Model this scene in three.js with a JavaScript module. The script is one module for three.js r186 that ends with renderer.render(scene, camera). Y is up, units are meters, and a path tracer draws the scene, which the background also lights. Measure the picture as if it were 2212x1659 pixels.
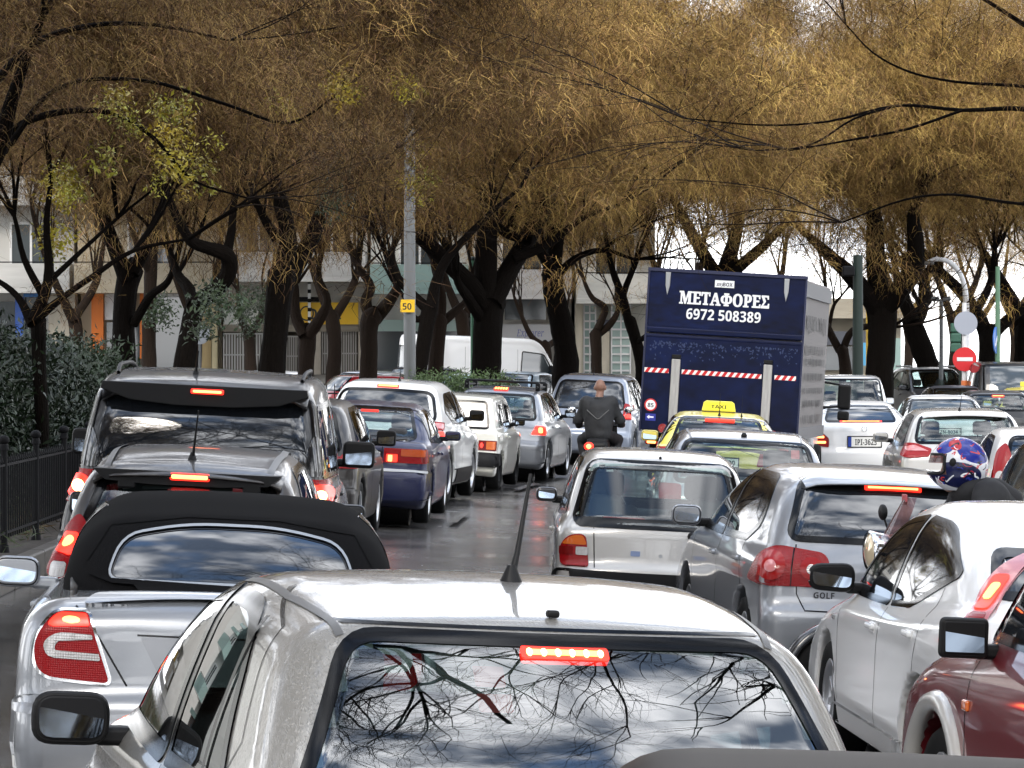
import * as THREE from 'three';
import { mergeGeometries } from 'three/addons/utils/BufferGeometryUtils.js';
import { RoundedBoxGeometry } from 'three/addons/geometries/RoundedBoxGeometry.js';

// ---------- camera ----------
const F = 8000, HC = 2.1, HY = 762, CX = 1106;          // a long lens at the height of a van's window
const scene = new THREE.Scene();
const camera = new THREE.PerspectiveCamera(2 * Math.atan(829.5 / F) * 180 / Math.PI, 4 / 3, 0.5, 900);
camera.position.set(0, HC, 0);
camera.rotation.x = -Math.atan((829.5 - HY) / F);
camera.updateMatrixWorld();

// ---------- random and noise ----------
function rng(seed) { let a = seed >>> 0; return () => { a = (a + 0x6D2B79F5) | 0; let t = Math.imul(a ^ (a >>> 15), 1 | a); t = (t + Math.imul(t ^ (t >>> 7), 61 | t)) ^ t; return ((t ^ (t >>> 14)) >>> 0) / 4294967296; }; }
const hash3 = (x, y, z) => { let h = Math.imul(x, 374761393) ^ Math.imul(y, 668265263) ^ Math.imul(z, 2147483647 ^ 0x5bd1e995); h = Math.imul(h ^ (h >>> 13), 1274126177); return ((h ^ (h >>> 16)) >>> 0) / 4294967296; };
function noise3(x, y, z) {
  const X = Math.floor(x), Y = Math.floor(y), Z = Math.floor(z), f = t => t * t * (3 - 2 * t), u = f(x - X), v = f(y - Y), w = f(z - Z), L = (a, b, t) => a + (b - a) * t;
  return L(L(L(hash3(X, Y, Z), hash3(X + 1, Y, Z), u), L(hash3(X, Y + 1, Z), hash3(X + 1, Y + 1, Z), u), v), L(L(hash3(X, Y, Z + 1), hash3(X + 1, Y, Z + 1), u), L(hash3(X, Y + 1, Z + 1), hash3(X + 1, Y + 1, Z + 1), u), v), w);
}
function fbm(x, y, z, o = 4) { let s = 0, a = 0.5, n = 0; for (let i = 0; i < o; i++) { s += a * noise3(x, y, z); n += a; a *= 0.5; x = x * 2.03 + 11.7; y = y * 2.03 + 3.1; z = z * 2.03 + 7.9; } return s / n; }
const lerp = (a, b, t) => a + (b - a) * t, clamp = (x, a = 0, b = 1) => Math.min(b, Math.max(a, x)), sstep = (a, b, x) => { const t = clamp((x - a) / (b - a)); return t * t * (3 - 2 * t); };
const V = (x, y, z) => new THREE.Vector3(x, y, z);

// ---------- sky: broken winter overcast ----------
{
  const w = 1024, h = 512, d = new Float32Array(w * h * 4);
  for (let j = 0; j < h; j++) for (let i = 0; i < w; i++) {
    const el = ((j + 0.5) / h - 0.5) * Math.PI, az = ((i + 0.5) / w - 0.5) * 2 * Math.PI;
    const x = Math.cos(el) * Math.cos(az), y = Math.sin(el), z = Math.cos(el) * Math.sin(az), k = (j * w + i) * 4;
    const q = 1 / (Math.max(y, 0) + 0.22), px = x * q * 6, pz = z * q * 6;
    const n1 = fbm(px + 5, 2.5, pz + 9, 6), n2 = fbm(px * 1.7 + 31, 8.5, pz * 1.7, 5);
    const cov = sstep(0.3, 0.46, n1), shade = sstep(0.42, 0.66, n2 * 0.65 + n1 * 0.35);
    const hz = Math.pow(1 - Math.max(y, 0), 3);
    const cl = [lerp(0.2, 2.4, shade), lerp(0.27, 2.45, shade), lerp(0.4, 2.55, shade)], bl = [0.2, 0.36, 0.68];
    for (let c = 0; c < 3; c++) d[k + c] = lerp(lerp(bl[c], cl[c], cov), 2.5, hz * 0.8);
    d[k + 3] = 1;
  }
  const t = new THREE.DataTexture(d, w, h, THREE.RGBAFormat, THREE.FloatType);
  t.mapping = THREE.EquirectangularReflectionMapping; t.magFilter = THREE.LinearFilter; t.needsUpdate = true;
  scene.background = t; scene.environment = t;
}
const sun = new THREE.DirectionalLight(0xfff6ea, 0.9);
sun.position.set(-22, 70, 42); sun.target.position.set(0, 0, -50); sun.castShadow = true; sun.shadow.radius = 28; sun.shadow.mapSize.set(2048, 2048);
Object.assign(sun.shadow.camera, { left: -80, right: 80, top: 80, bottom: -80, near: 1, far: 260 });
scene.add(sun, sun.target);
const EXPOSURE = 2.0;

// ---------- names and records ----------
const used = new Map();
function numbered(n) { const k = used.get(n) || 0; used.set(n, k + 1); return k ? n + '_' + String(k).padStart(3, '0') : n; }
function tag(o, label, category, group, kind) { if (label) o.userData.label = label; if (category) o.userData.category = category; if (group) o.userData.group = group; if (kind) o.userData.kind = kind; return o; }
function thing(name, label, category, group) { const g = new THREE.Group(); g.name = numbered(name); tag(g, label, category, group); scene.add(g); return g; }
function mesh(name, geo, mat, parent) { const m = new THREE.Mesh(Array.isArray(geo) ? merge(geo) : geo, mat); m.name = name; m.castShadow = m.receiveShadow = true; if (parent) parent.add(m); return m; }
function struct(name, geo, mat) { const m = mesh(numbered(name), geo, mat, scene); m.userData.kind = 'structure'; return m; }
function merge(list) {
  const any = list.some(g => !g.index);
  return mergeGeometries(list.map(g => { const q = any && g.index ? g.toNonIndexed() : g; for (const k of Object.keys(q.attributes)) if (!['position', 'normal', 'uv'].includes(k)) q.deleteAttribute(k); if (!q.attributes.uv) q.setAttribute('uv', new THREE.BufferAttribute(new Float32Array(q.attributes.position.count * 2), 2)); return q; }));
}
const SL = 0.05;                                          // the road falls to the right, for drainage
const gy = x => -SL * clamp(x, -4, 3.5);
const wx = (px, D) => (px - CX) / F * D, wy = (py, D) => HC + (HY - py) / F * D;
const PT = (px, py, D) => V(wx(px, D), wy(py, D), -D);

// ---------- geometry helpers ----------
const box = (w, h, d, x = 0, y = 0, z = 0, ry = 0, rx = 0, rz = 0) => { const g = new THREE.BoxGeometry(w, h, d); if (rx) g.rotateX(rx); if (rz) g.rotateZ(rz); if (ry) g.rotateY(ry); return g.translate(x, y, z); };
const rbox = (w, h, d, r, x = 0, y = 0, z = 0, s = 2) => new RoundedBoxGeometry(w, h, d, s, r).translate(x, y, z);
const cyl = (r0, r1, h, x = 0, y = 0, z = 0, n = 12) => new THREE.CylinderGeometry(r1, r0, h, n).translate(x, y + h / 2, z);
function rod(a, b, r0, r1 = r0, n = 6) { const d = b.clone().sub(a), g = new THREE.CylinderGeometry(r1, r0, d.length(), n); g.applyQuaternion(new THREE.Quaternion().setFromUnitVectors(V(0, 1, 0), d.clone().normalize())); const m = a.clone().add(b).multiplyScalar(0.5); return g.translate(m.x, m.y, m.z); }
function tube(pts, rad, sides = 6, per = 3, seed = 0, rough = 0) {       // tapered tube through points; rad per point
  const c = new THREE.CatmullRomCurve3(pts, false, 'centripetal'), n = (pts.length - 1) * per, pos = [], nor = [], uv = [], ix = [];
  let up = V(0, 0, 1), L = 0, prev = null;
  for (let i = 0; i <= n; i++) {
    const t = i / n, p = c.getPoint(t), tg = c.getTangent(t), k = Math.min(pts.length - 2, Math.floor(t * (pts.length - 1))), f = t * (pts.length - 1) - k, r = lerp(rad[k], rad[k + 1], f);
    const s = V().crossVectors(tg, up); if (s.lengthSq() < 1e-6) s.crossVectors(tg, V(1, 0, 0)); s.normalize(); const b = V().crossVectors(s, tg).normalize(); up = b.clone().negate().cross(s).lengthSq() ? b : up;
    if (prev) L += p.distanceTo(prev); prev = p;
    for (let j = 0; j <= sides; j++) {
      const a = j / sides * 2 * Math.PI, m = rough ? 1 + rough * (fbm(p.x * 3 + Math.cos(a) * 1.1 + seed, p.y * 2.2, p.z * 3 + Math.sin(a) * 1.1, 3) - 0.5) * 2 : 1, x = Math.cos(a), y = Math.sin(a);
      const d = s.clone().multiplyScalar(x).addScaledVector(b, y); pos.push(p.x + d.x * r * m, p.y + d.y * r * m, p.z + d.z * r * m); nor.push(d.x, d.y, d.z); uv.push(j / sides * Math.max(0.3, rad[0] * 6), L);
    }
  }
  for (let i = 0; i < n; i++) for (let j = 0; j < sides; j++) { const a = i * (sides + 1) + j, b = a + sides + 1; ix.push(a, b, a + 1, b, b + 1, a + 1); }
  return geom(pos, nor, uv, ix);
}
function geom(pos, nor, uv, ix) { const g = new THREE.BufferGeometry(); g.setAttribute('position', new THREE.Float32BufferAttribute(pos, 3)); if (nor) g.setAttribute('normal', new THREE.Float32BufferAttribute(nor, 3)); g.setAttribute('uv', new THREE.Float32BufferAttribute(uv || new Float32Array(pos.length / 3 * 2), 2)); if (ix) g.setIndex(ix); if (!nor) g.computeVertexNormals(); return g; }
function extr(pts, depth, bev = 0) { const s = new THREE.Shape(pts.map(p => new THREE.Vector2(p[0], p[1]))); return new THREE.ExtrudeGeometry(s, { depth, bevelEnabled: bev > 0, bevelSize: bev, bevelThickness: bev, bevelSegments: 2, steps: 1 }); }
function rpoly(pts, n = 6) {                              // polygon [a, b, corner radius] with rounded corners
  const out = [], N = pts.length;
  for (let i = 0; i < N; i++) {
    const p = pts[i], a = pts[(i + N - 1) % N], b = pts[(i + 1) % N], da = Math.sqrt((a[0] - p[0]) ** 2 + (a[1] - p[1]) ** 2), db = Math.sqrt((b[0] - p[0]) ** 2 + (b[1] - p[1]) ** 2), r = Math.min(p[2] || 0, da * 0.49, db * 0.49);
    if (r < 0.002) { out.push([p[0], p[1]]); continue; }
    const A = [p[0] + (a[0] - p[0]) * r / da, p[1] + (a[1] - p[1]) * r / da], B = [p[0] + (b[0] - p[0]) * r / db, p[1] + (b[1] - p[1]) * r / db];
    for (let k = 0; k <= n; k++) { const t = k / n, s = 1 - t; out.push([s * s * A[0] + 2 * s * t * p[0] + t * t * B[0], s * s * A[1] + 2 * s * t * p[1] + t * t * B[1]]); }
  }
  return out;
}
function inPoly(P, x, y) { let c = false; for (let i = 0, j = P.length - 1; i < P.length; j = i++) if ((P[i][1] > y) !== (P[j][1] > y) && x < (P[j][0] - P[i][0]) * (y - P[i][1]) / (P[j][1] - P[i][1]) + P[i][0]) c = !c; return c; }
function grow(P, e) {                                     // polygon moved outwards by e
  let A = 0; const N = P.length; for (let i = 0; i < N; i++) { const q = P[(i + 1) % N]; A += P[i][0] * q[1] - q[0] * P[i][1]; } const s = Math.sign(A);
  return P.map((p, i) => { const a = P[(i + N - 1) % N], b = P[(i + 1) % N], dx = b[0] - a[0], dy = b[1] - a[1], l = Math.sqrt(dx * dx + dy * dy) || 1; return [p[0] + s * dy / l * e, p[1] - s * dx / l * e]; });
}
function sdPoly(P) {
  const n = P.length, X = P.map(p => p[0]), Y = P.map(p => p[1]);
  return (x, y) => {
    let d = 1e9, s = 1;
    for (let i = 0, j = n - 1; i < n; j = i++) {
      const ex = X[j] - X[i], ey = Y[j] - Y[i], w0 = x - X[i], w1 = y - Y[i]; let t = (w0 * ex + w1 * ey) / (ex * ex + ey * ey + 1e-12); t = t < 0 ? 0 : t > 1 ? 1 : t;
      const bx = w0 - ex * t, by = w1 - ey * t, q = bx * bx + by * by; if (q < d) d = q;
      const c1 = y >= Y[i], c2 = y < Y[j], c3 = ex * w1 > ey * w0; if ((c1 && c2 && c3) || (!c1 && !c2 && !c3)) s = -s;
    }
    return s * Math.sqrt(d);
  };
}
function gridded(f, x0, y0, x1, y1, h = 0.01) {           // a distance looked up bilinearly from a fine grid
  const nx = Math.ceil((x1 - x0) / h) + 1, ny = Math.ceil((y1 - y0) / h) + 1, G = new Float32Array(nx * ny); for (let j = 0; j < ny; j++) for (let i = 0; i < nx; i++) G[j * nx + i] = f(x0 + i * h, y0 + j * h);
  return (x, y) => { let a = (x - x0) / h, b = (y - y0) / h, e = 0; if (a < 0) { e -= a; a = 0; } else if (a > nx - 1.001) { e += a - nx + 1; a = nx - 1.001; } if (b < 0) { e -= b; b = 0; } else if (b > ny - 1.001) { e += b - ny + 1; b = ny - 1.001; } const i = a | 0, j = b | 0, u = a - i, v = b - j, k = j * nx + i; return (G[k] * (1 - u) + G[k + 1] * u) * (1 - v) + (G[k + nx] * (1 - u) + G[k + nx + 1] * u) * v + e * h; };
}
const smin = (a, b, k) => { const h = Math.max(k - Math.abs(a - b), 0) / k; return Math.min(a, b) - h * h * k * 0.25; };
const smax = (a, b, k) => -smin(-a, -b, k);
function nets(f, lo, hi, h, fine = f) {                   // surface nets; returns points, normals and quads
  const nx = Math.ceil((hi[0] - lo[0]) / h) + 1, ny = Math.ceil((hi[1] - lo[1]) / h) + 1, nz = Math.ceil((hi[2] - lo[2]) / h) + 1, G = new Float32Array(nx * ny * nz), id = new Int32Array(nx * ny * nz).fill(-1), P = [], Q = [];
  const at = (i, j, k) => (k * ny + j) * nx + i;
  for (let k = 0; k < nz; k++) for (let j = 0; j < ny; j++) for (let i = 0; i < nx; i++) G[at(i, j, k)] = f(lo[0] + i * h, lo[1] + j * h, lo[2] + k * h);
  const E = []; for (const [a, b] of [[0, 1], [2, 3], [4, 5], [6, 7], [0, 2], [1, 3], [4, 6], [5, 7], [0, 4], [1, 5], [2, 6], [3, 7]]) E.push([a, b]);
  for (let k = 0; k < nz - 1; k++) for (let j = 0; j < ny - 1; j++) for (let i = 0; i < nx - 1; i++) {
    const v = []; let m = 0; for (let c = 0; c < 8; c++) { const g = G[at(i + (c & 1), j + ((c >> 1) & 1), k + (c >> 2))]; v.push(g); if (g < 0) m |= 1 << c; }
    if (m === 0 || m === 255) continue;
    let x = 0, y = 0, z = 0, n = 0;
    for (const [a, b] of E) if ((v[a] < 0) !== (v[b] < 0)) { const t = v[a] / (v[a] - v[b]); x += lerp(a & 1, b & 1, t); y += lerp((a >> 1) & 1, (b >> 1) & 1, t); z += lerp(a >> 2, b >> 2, t); n++; }
    id[at(i, j, k)] = P.length; P.push([lo[0] + (i + x / n) * h, lo[1] + (j + y / n) * h, lo[2] + (k + z / n) * h]);
  }
  for (let k = 1; k < nz - 1; k++) for (let j = 1; j < ny - 1; j++) for (let i = 1; i < nx - 1; i++) {
    const s = G[at(i, j, k)] < 0;
    const q = (t, a, b, c, d) => { if (a >= 0 && b >= 0 && c >= 0 && d >= 0) Q.push(t ? [a, b, c, d] : [d, c, b, a]); };
    if (s !== (G[at(i + 1, j, k)] < 0)) q(s, id[at(i, j - 1, k - 1)], id[at(i, j, k - 1)], id[at(i, j, k)], id[at(i, j - 1, k)]);
    if (s !== (G[at(i, j + 1, k)] < 0)) q(s, id[at(i - 1, j, k - 1)], id[at(i - 1, j, k)], id[at(i, j, k)], id[at(i, j, k - 1)]);
    if (s !== (G[at(i, j, k + 1)] < 0)) q(s, id[at(i - 1, j - 1, k)], id[at(i, j - 1, k)], id[at(i, j, k)], id[at(i - 1, j, k)]);
  }
  const N = P.map(p => { let g; for (let s = 0; s < 3; s++) { g = grad(fine, p, 0.004); const d = fine(...p), l2 = g[0] * g[0] + g[1] * g[1] + g[2] * g[2] || 1, st = clamp(d / l2, -h, h); for (let c = 0; c < 3; c++) p[c] -= g[c] * st; } return unit(grad(fine, p, 0.012)); });
  return { P, N, Q };
}
function grad(f, p, e) { const [x, y, z] = p; return [(f(x + e, y, z) - f(x - e, y, z)) / (2 * e), (f(x, y + e, z) - f(x, y - e, z)) / (2 * e), (f(x, y, z + e) - f(x, y, z - e)) / (2 * e)]; }
const unit = g => { const l = Math.sqrt(g[0] * g[0] + g[1] * g[1] + g[2] * g[2]) || 1; return [g[0] / l, g[1] / l, g[2] / l]; };
function netGeo({ P, N, Q }, keep = null, off = 0) {
  const pos = [], nor = [], uv = [], ix = [];
  P.forEach((p, i) => { const n = N[i]; pos.push(p[0] + n[0] * off, p[1] + n[1] * off, p[2] + n[2] * off); nor.push(n[0], n[1], n[2]); uv.push(p[0] + 0.37 * p[1], p[2] + 0.61 * p[1]); });
  for (const q of Q) if (!keep || keep(q)) ix.push(q[0], q[1], q[2], q[0], q[2], q[3]);
  return geom(pos, nor, uv, ix);
}

// ---------- textures ----------
function dataTex(w, h, fn, srgb = false) {
  const d = new Uint8Array(w * h * 4);
  for (let j = 0; j < h; j++) for (let i = 0; i < w; i++) { const c = fn(i, j), k = (j * w + i) * 4; if (typeof c === 'number') d[k] = d[k + 1] = d[k + 2] = c * 255; else { d[k] = c[0] * 255; d[k + 1] = c[1] * 255; d[k + 2] = c[2] * 255; } d[k + 3] = 255; }
  const t = new THREE.DataTexture(d, w, h); t.magFilter = THREE.LinearFilter; t.minFilter = THREE.LinearMipmapLinearFilter; t.wrapS = t.wrapT = THREE.RepeatWrapping; if (srgb) t.colorSpace = THREE.SRGBColorSpace; t.needsUpdate = true; return t;
}
function rep(t, x, y = x) { const c = t.clone(); c.repeat.set(x, y); c.needsUpdate = true; return c; }
const tile = (i, n, f) => { const a = f(i, n); return a; };
function tnoise(n, s, o, z = 0) {                         // noise that tiles over n texels
  const c = s / n; return (i, j) => { const u = i * c, v = j * c, fx = i / n, fy = j / n, q = (a, b) => fbm(a, b, z, o); return lerp(lerp(q(u, v), q(u - s, v), fx), lerp(q(u, v - s), q(u - s, v - s), fx), fy); };
}
const T = {};
{
  const nA = tnoise(256, 6, 5, 1), nB = tnoise(256, 40, 3, 5), nC = tnoise(256, 14, 4, 9);
  T.cloudy = dataTex(256, 256, (i, j) => nA(i, j));
  T.grain = dataTex(256, 256, (i, j) => nB(i, j));
  const r = rng(7), drops = new Float32Array(512 * 512).fill(0.3);
  for (let k = 0; k < 5200; k++) { const x = r() * 512, y = r() * 512, R = 1.1 + r() * r() * 4.2; for (let a = -6; a <= 6; a++) for (let b = -6; b <= 6; b++) { const X = (Math.floor(x) + a + 512) % 512, Y = (Math.floor(y) + b + 512) % 512, q = 1 - (a * a + b * b) / (R * R); if (q > 0) drops[Y * 512 + X] = Math.max(drops[Y * 512 + X], 0.3 + 0.7 * Math.sqrt(q)); } }
  T.drops = dataTex(512, 512, (i, j) => drops[j * 512 + i]);
  T.bark = dataTex(256, 256, (i, j) => clamp(0.5 + (Math.abs(nC(i * 2 % 256, j * 0.5) - 0.5) * 3 - 0.3) * 0.8 + (nB(i, j) - 0.5) * 0.4));
  T.wall = dataTex(256, 256, (i, j) => { const v = 0.86 + 0.14 * (nA(i, j) - 0.5) * 2 + (nB(i, j) - 0.5) * 0.08; return [clamp(v), clamp(v * 0.99), clamp(v * 0.97)]; }, true);
  T.road = dataTex(256, 256, (i, j) => { const v = 0.62 + (nB(i, j) - 0.5) * 0.5 + (nA(i, j) - 0.5) * 0.5; return [clamp(v), clamp(v), clamp(v * 1.0)]; }, true);
  T.ribs = dataTex(64, 64, (i, j) => 0.5 + 0.25 * Math.cos(i / 64 * 2 * Math.PI * 8) + 0.25 * Math.cos(j / 64 * 2 * Math.PI * 8));
  T.wet = dataTex(256, 256, (i, j) => { const v = sstep(0.32, 0.68, nA(i, j)); return lerp(0.13, 0.27, v) + (nB(i, j) - 0.5) * 0.05; });
}
const canvasTex = (w, h, draw) => { const c = document.createElement('canvas'); c.width = w; c.height = h; draw(c.getContext('2d'), w, h); const t = new THREE.CanvasTexture(c); t.colorSpace = THREE.SRGBColorSpace; return t; };

// ---------- materials ----------
const lin = (r, g, b) => new THREE.Color().setRGB(r, g, b);
const std = (r, g, b, rough = 0.7, metal = 0, o = {}) => new THREE.MeshStandardMaterial({ color: lin(r, g, b), roughness: rough, metalness: metal, ...o });
const phy = (r, g, b, rough, metal, o = {}) => new THREE.MeshPhysicalMaterial({ color: lin(r, g, b), roughness: rough, metalness: metal, ...o });
const paint = (r, g, b, metal = 0, wet = 0.00012) => phy(r, g, b, metal ? 0.34 : 0.45, metal, { clearcoat: r < 0.1 ? 0.55 : 1, clearcoatRoughness: 0.04, ...(wet ? { bumpMap: rep(T.drops, 2.2), bumpScale: wet } : {}) });
const glow = (r, g, b, e) => new THREE.MeshStandardMaterial({ color: lin(0.4, 0.02, 0.01), emissive: lin(r, g, b), emissiveIntensity: e, roughness: 0.3 });
const M = {
  black: phy(0.005, 0.005, 0.0055, 0.5, 0, { specularIntensity: 0.5 }), rubber: phy(0.01, 0.01, 0.01, 0.8, 0, { specularIntensity: 0.3 }), plastic: phy(0.008, 0.008, 0.009, 0.6, 0, { specularIntensity: 0.5 }), seal: phy(0.003, 0.003, 0.0035, 0.14, 0, { specularIntensity: 0.55 }), trim: std(0.1, 0.1, 0.1, 0.4),
  chrome: std(0.72, 0.73, 0.75, 0.12, 1), alloy: std(0.5, 0.51, 0.53, 0.32, 0.9), steel: std(0.35, 0.36, 0.37, 0.4, 0.8), mirror: std(0.3, 0.36, 0.44, 0.03, 1),
  glass: phy(0.62, 0.72, 0.7, 0.015, 0, { transmission: 1, thickness: 0, ior: 1.75, side: THREE.DoubleSide }), tint: phy(0.16, 0.2, 0.19, 0.015, 0, { transmission: 1, thickness: 0, ior: 1.55, side: THREE.DoubleSide }),
  dark: phy(0.01, 0.012, 0.015, 0.03, 0, { ior: 1.9 }), far: phy(0.05, 0.06, 0.065, 0.05, 0, { ior: 1.9 }),
  lining: std(0.04, 0.042, 0.045, 0.9), seat: std(0.055, 0.056, 0.06, 0.9), seatGrey: std(0.16, 0.165, 0.17, 0.9), dash: std(0.03, 0.03, 0.032, 0.7),
  red: phy(0.26, 0.003, 0.005, 0.16, 0, { specularIntensity: 0.7, bumpMap: rep(T.ribs, 14), bumpScale: 0.0012 }), redDark: phy(0.15, 0.004, 0.004, 0.2, 0, { specularIntensity: 0.6 }), orange: phy(0.6, 0.12, 0.01, 0.2, 0, { clearcoat: 1 }), clear: phy(0.5, 0.48, 0.47, 0.14, 0.3, { clearcoat: 1, bumpMap: rep(T.ribs, 12), bumpScale: 0.0015 }), pink: phy(0.6, 0.2, 0.2, 0.2, 0, { clearcoat: 1 }),
  lit: glow(1, 0.025, 0.012, 1.6), hot: glow(1, 0.3, 0.08, 3.2), litSoft: glow(1, 0.04, 0.03, 0.9), litR: glow(1, 0.02, 0.01, 1.6), glassA: phy(0.34, 0.42, 0.4, 0.012, 0, { transmission: 1, thickness: 0, ior: 2.35, side: THREE.DoubleSide }), white: std(0.75, 0.75, 0.74, 0.5), plate: std(0.7, 0.7, 0.68, 0.4), fabric: phy(0.0065, 0.0065, 0.007, 0.95, 0, { specularIntensity: 0.1, bumpMap: rep(T.grain, 6), bumpScale: 0.001 }),
};

// ---------- cars: a field of two smooth volumes, meshed; every other part is laid on its surface ----------
const tyreG = new THREE.LatheGeometry([[0.62, -0.4], [0.8, -0.5], [0.93, -0.5], [0.99, -0.38], [1, -0.2], [1, 0.2], [0.99, 0.38], [0.93, 0.5], [0.8, 0.5], [0.62, 0.4]].map(p => new THREE.Vector2(p[0], p[1])), 28).rotateZ(-Math.PI / 2);
function rimG(n) {
  const L = [new THREE.LatheGeometry([[0.66, -0.42], [0.69, 0.42], [0.66, 0.44], [0.6, 0.38], [0.57, 0.1], [0.02, 0.05]].map(p => new THREE.Vector2(p[0], p[1])), 24), cyl(0.13, 0.12, 0.1, 0, 0.22, 0, 12)];
  for (let i = 0; i < n; i++) { const a = i / n * 2 * Math.PI; L.push(rbox(0.56, 0.1, 0.12, 0.03, 0.33, 0.27, 0, 1).rotateY(a)); }
  return merge(L).rotateZ(-Math.PI / 2);
}
const rims = { 5: rimG(5), 7: rimG(7), 9: rimG(9), 11: rimG(11) };
const hatchLow = p => { const { L, belt, bu } = p; return [[0.16, 0.2, 0.06], [0.03, 0.27, 0.08], [0, 0.42, 0.12], [0, 0.6, 0.05], [0.05, 0.66, 0.05], [bu - 0.03, belt - 0.06, 0.08], [bu + 0.14, belt, 0.12], [p.cu, belt + 0.03, 0.5], [L - 0.6, belt - 0.12, 0.5], [L - 0.1, 0.68, 0.2], [L, 0.5, 0.12], [L - 0.03, 0.28, 0.1], [L - 0.2, 0.2, 0.08]]; };
const hatchGre = p => { const { H, belt, bu } = p, rd = p.rd ?? 0.06; return [[bu + 0.12, belt - 0.25, 0.02], [bu, belt - 0.04, 0.04], [bu + (p.ru - bu) * 0.34 - (p.bow ?? 0.03), belt + (H - rd - belt) * 0.36, 0.3], [bu + (p.ru - bu) * 0.72 - (p.bow ?? 0.03) * 0.8, belt + (H - rd - belt) * 0.74, 0.3], [p.ru, H - rd, p.rr ?? 0.14], [p.ru + 0.55, H - 0.012, 0.4], [p.wu - 0.45, H, 0.5], [p.wu, H - 0.075, 0.35], [p.cu, belt + 0.03, 0.12], [p.cu - 0.05, belt - 0.25, 0.02]]; };
const sedanLow = p => { const { L, belt } = p; return [[0.18, 0.2, 0.06], [0.03, 0.28, 0.08], [0, 0.44, 0.12], [0, 0.6, 0.05], [0.04, 0.66, 0.05], [0.05, p.deck - 0.05, 0.06], [0.16, p.deck, 0.12], [0.75, belt + 0.01, 0.3], [p.cu, belt + 0.03, 0.5], [L - 0.6, belt - 0.12, 0.5], [L - 0.1, 0.68, 0.2], [L, 0.5, 0.12], [L - 0.03, 0.28, 0.1], [L - 0.2, 0.2, 0.08]]; };
const sedanGre = p => { const { H, belt, bu } = p; return [[bu + 0.15, belt - 0.25, 0.02], [bu, belt - 0.02, 0.05], [lerp(bu, p.ru, 0.5) - 0.02, lerp(belt, H - 0.07, 0.53), 0.4], [p.ru, H - 0.07, 0.4], [p.ru + 0.55, H - 0.01, 0.5], [p.wu - 0.45, H, 0.5], [p.wu, H - 0.07, 0.35], [p.cu, belt + 0.03, 0.12], [p.cu - 0.05, belt - 0.25, 0.02]]; };

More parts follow.
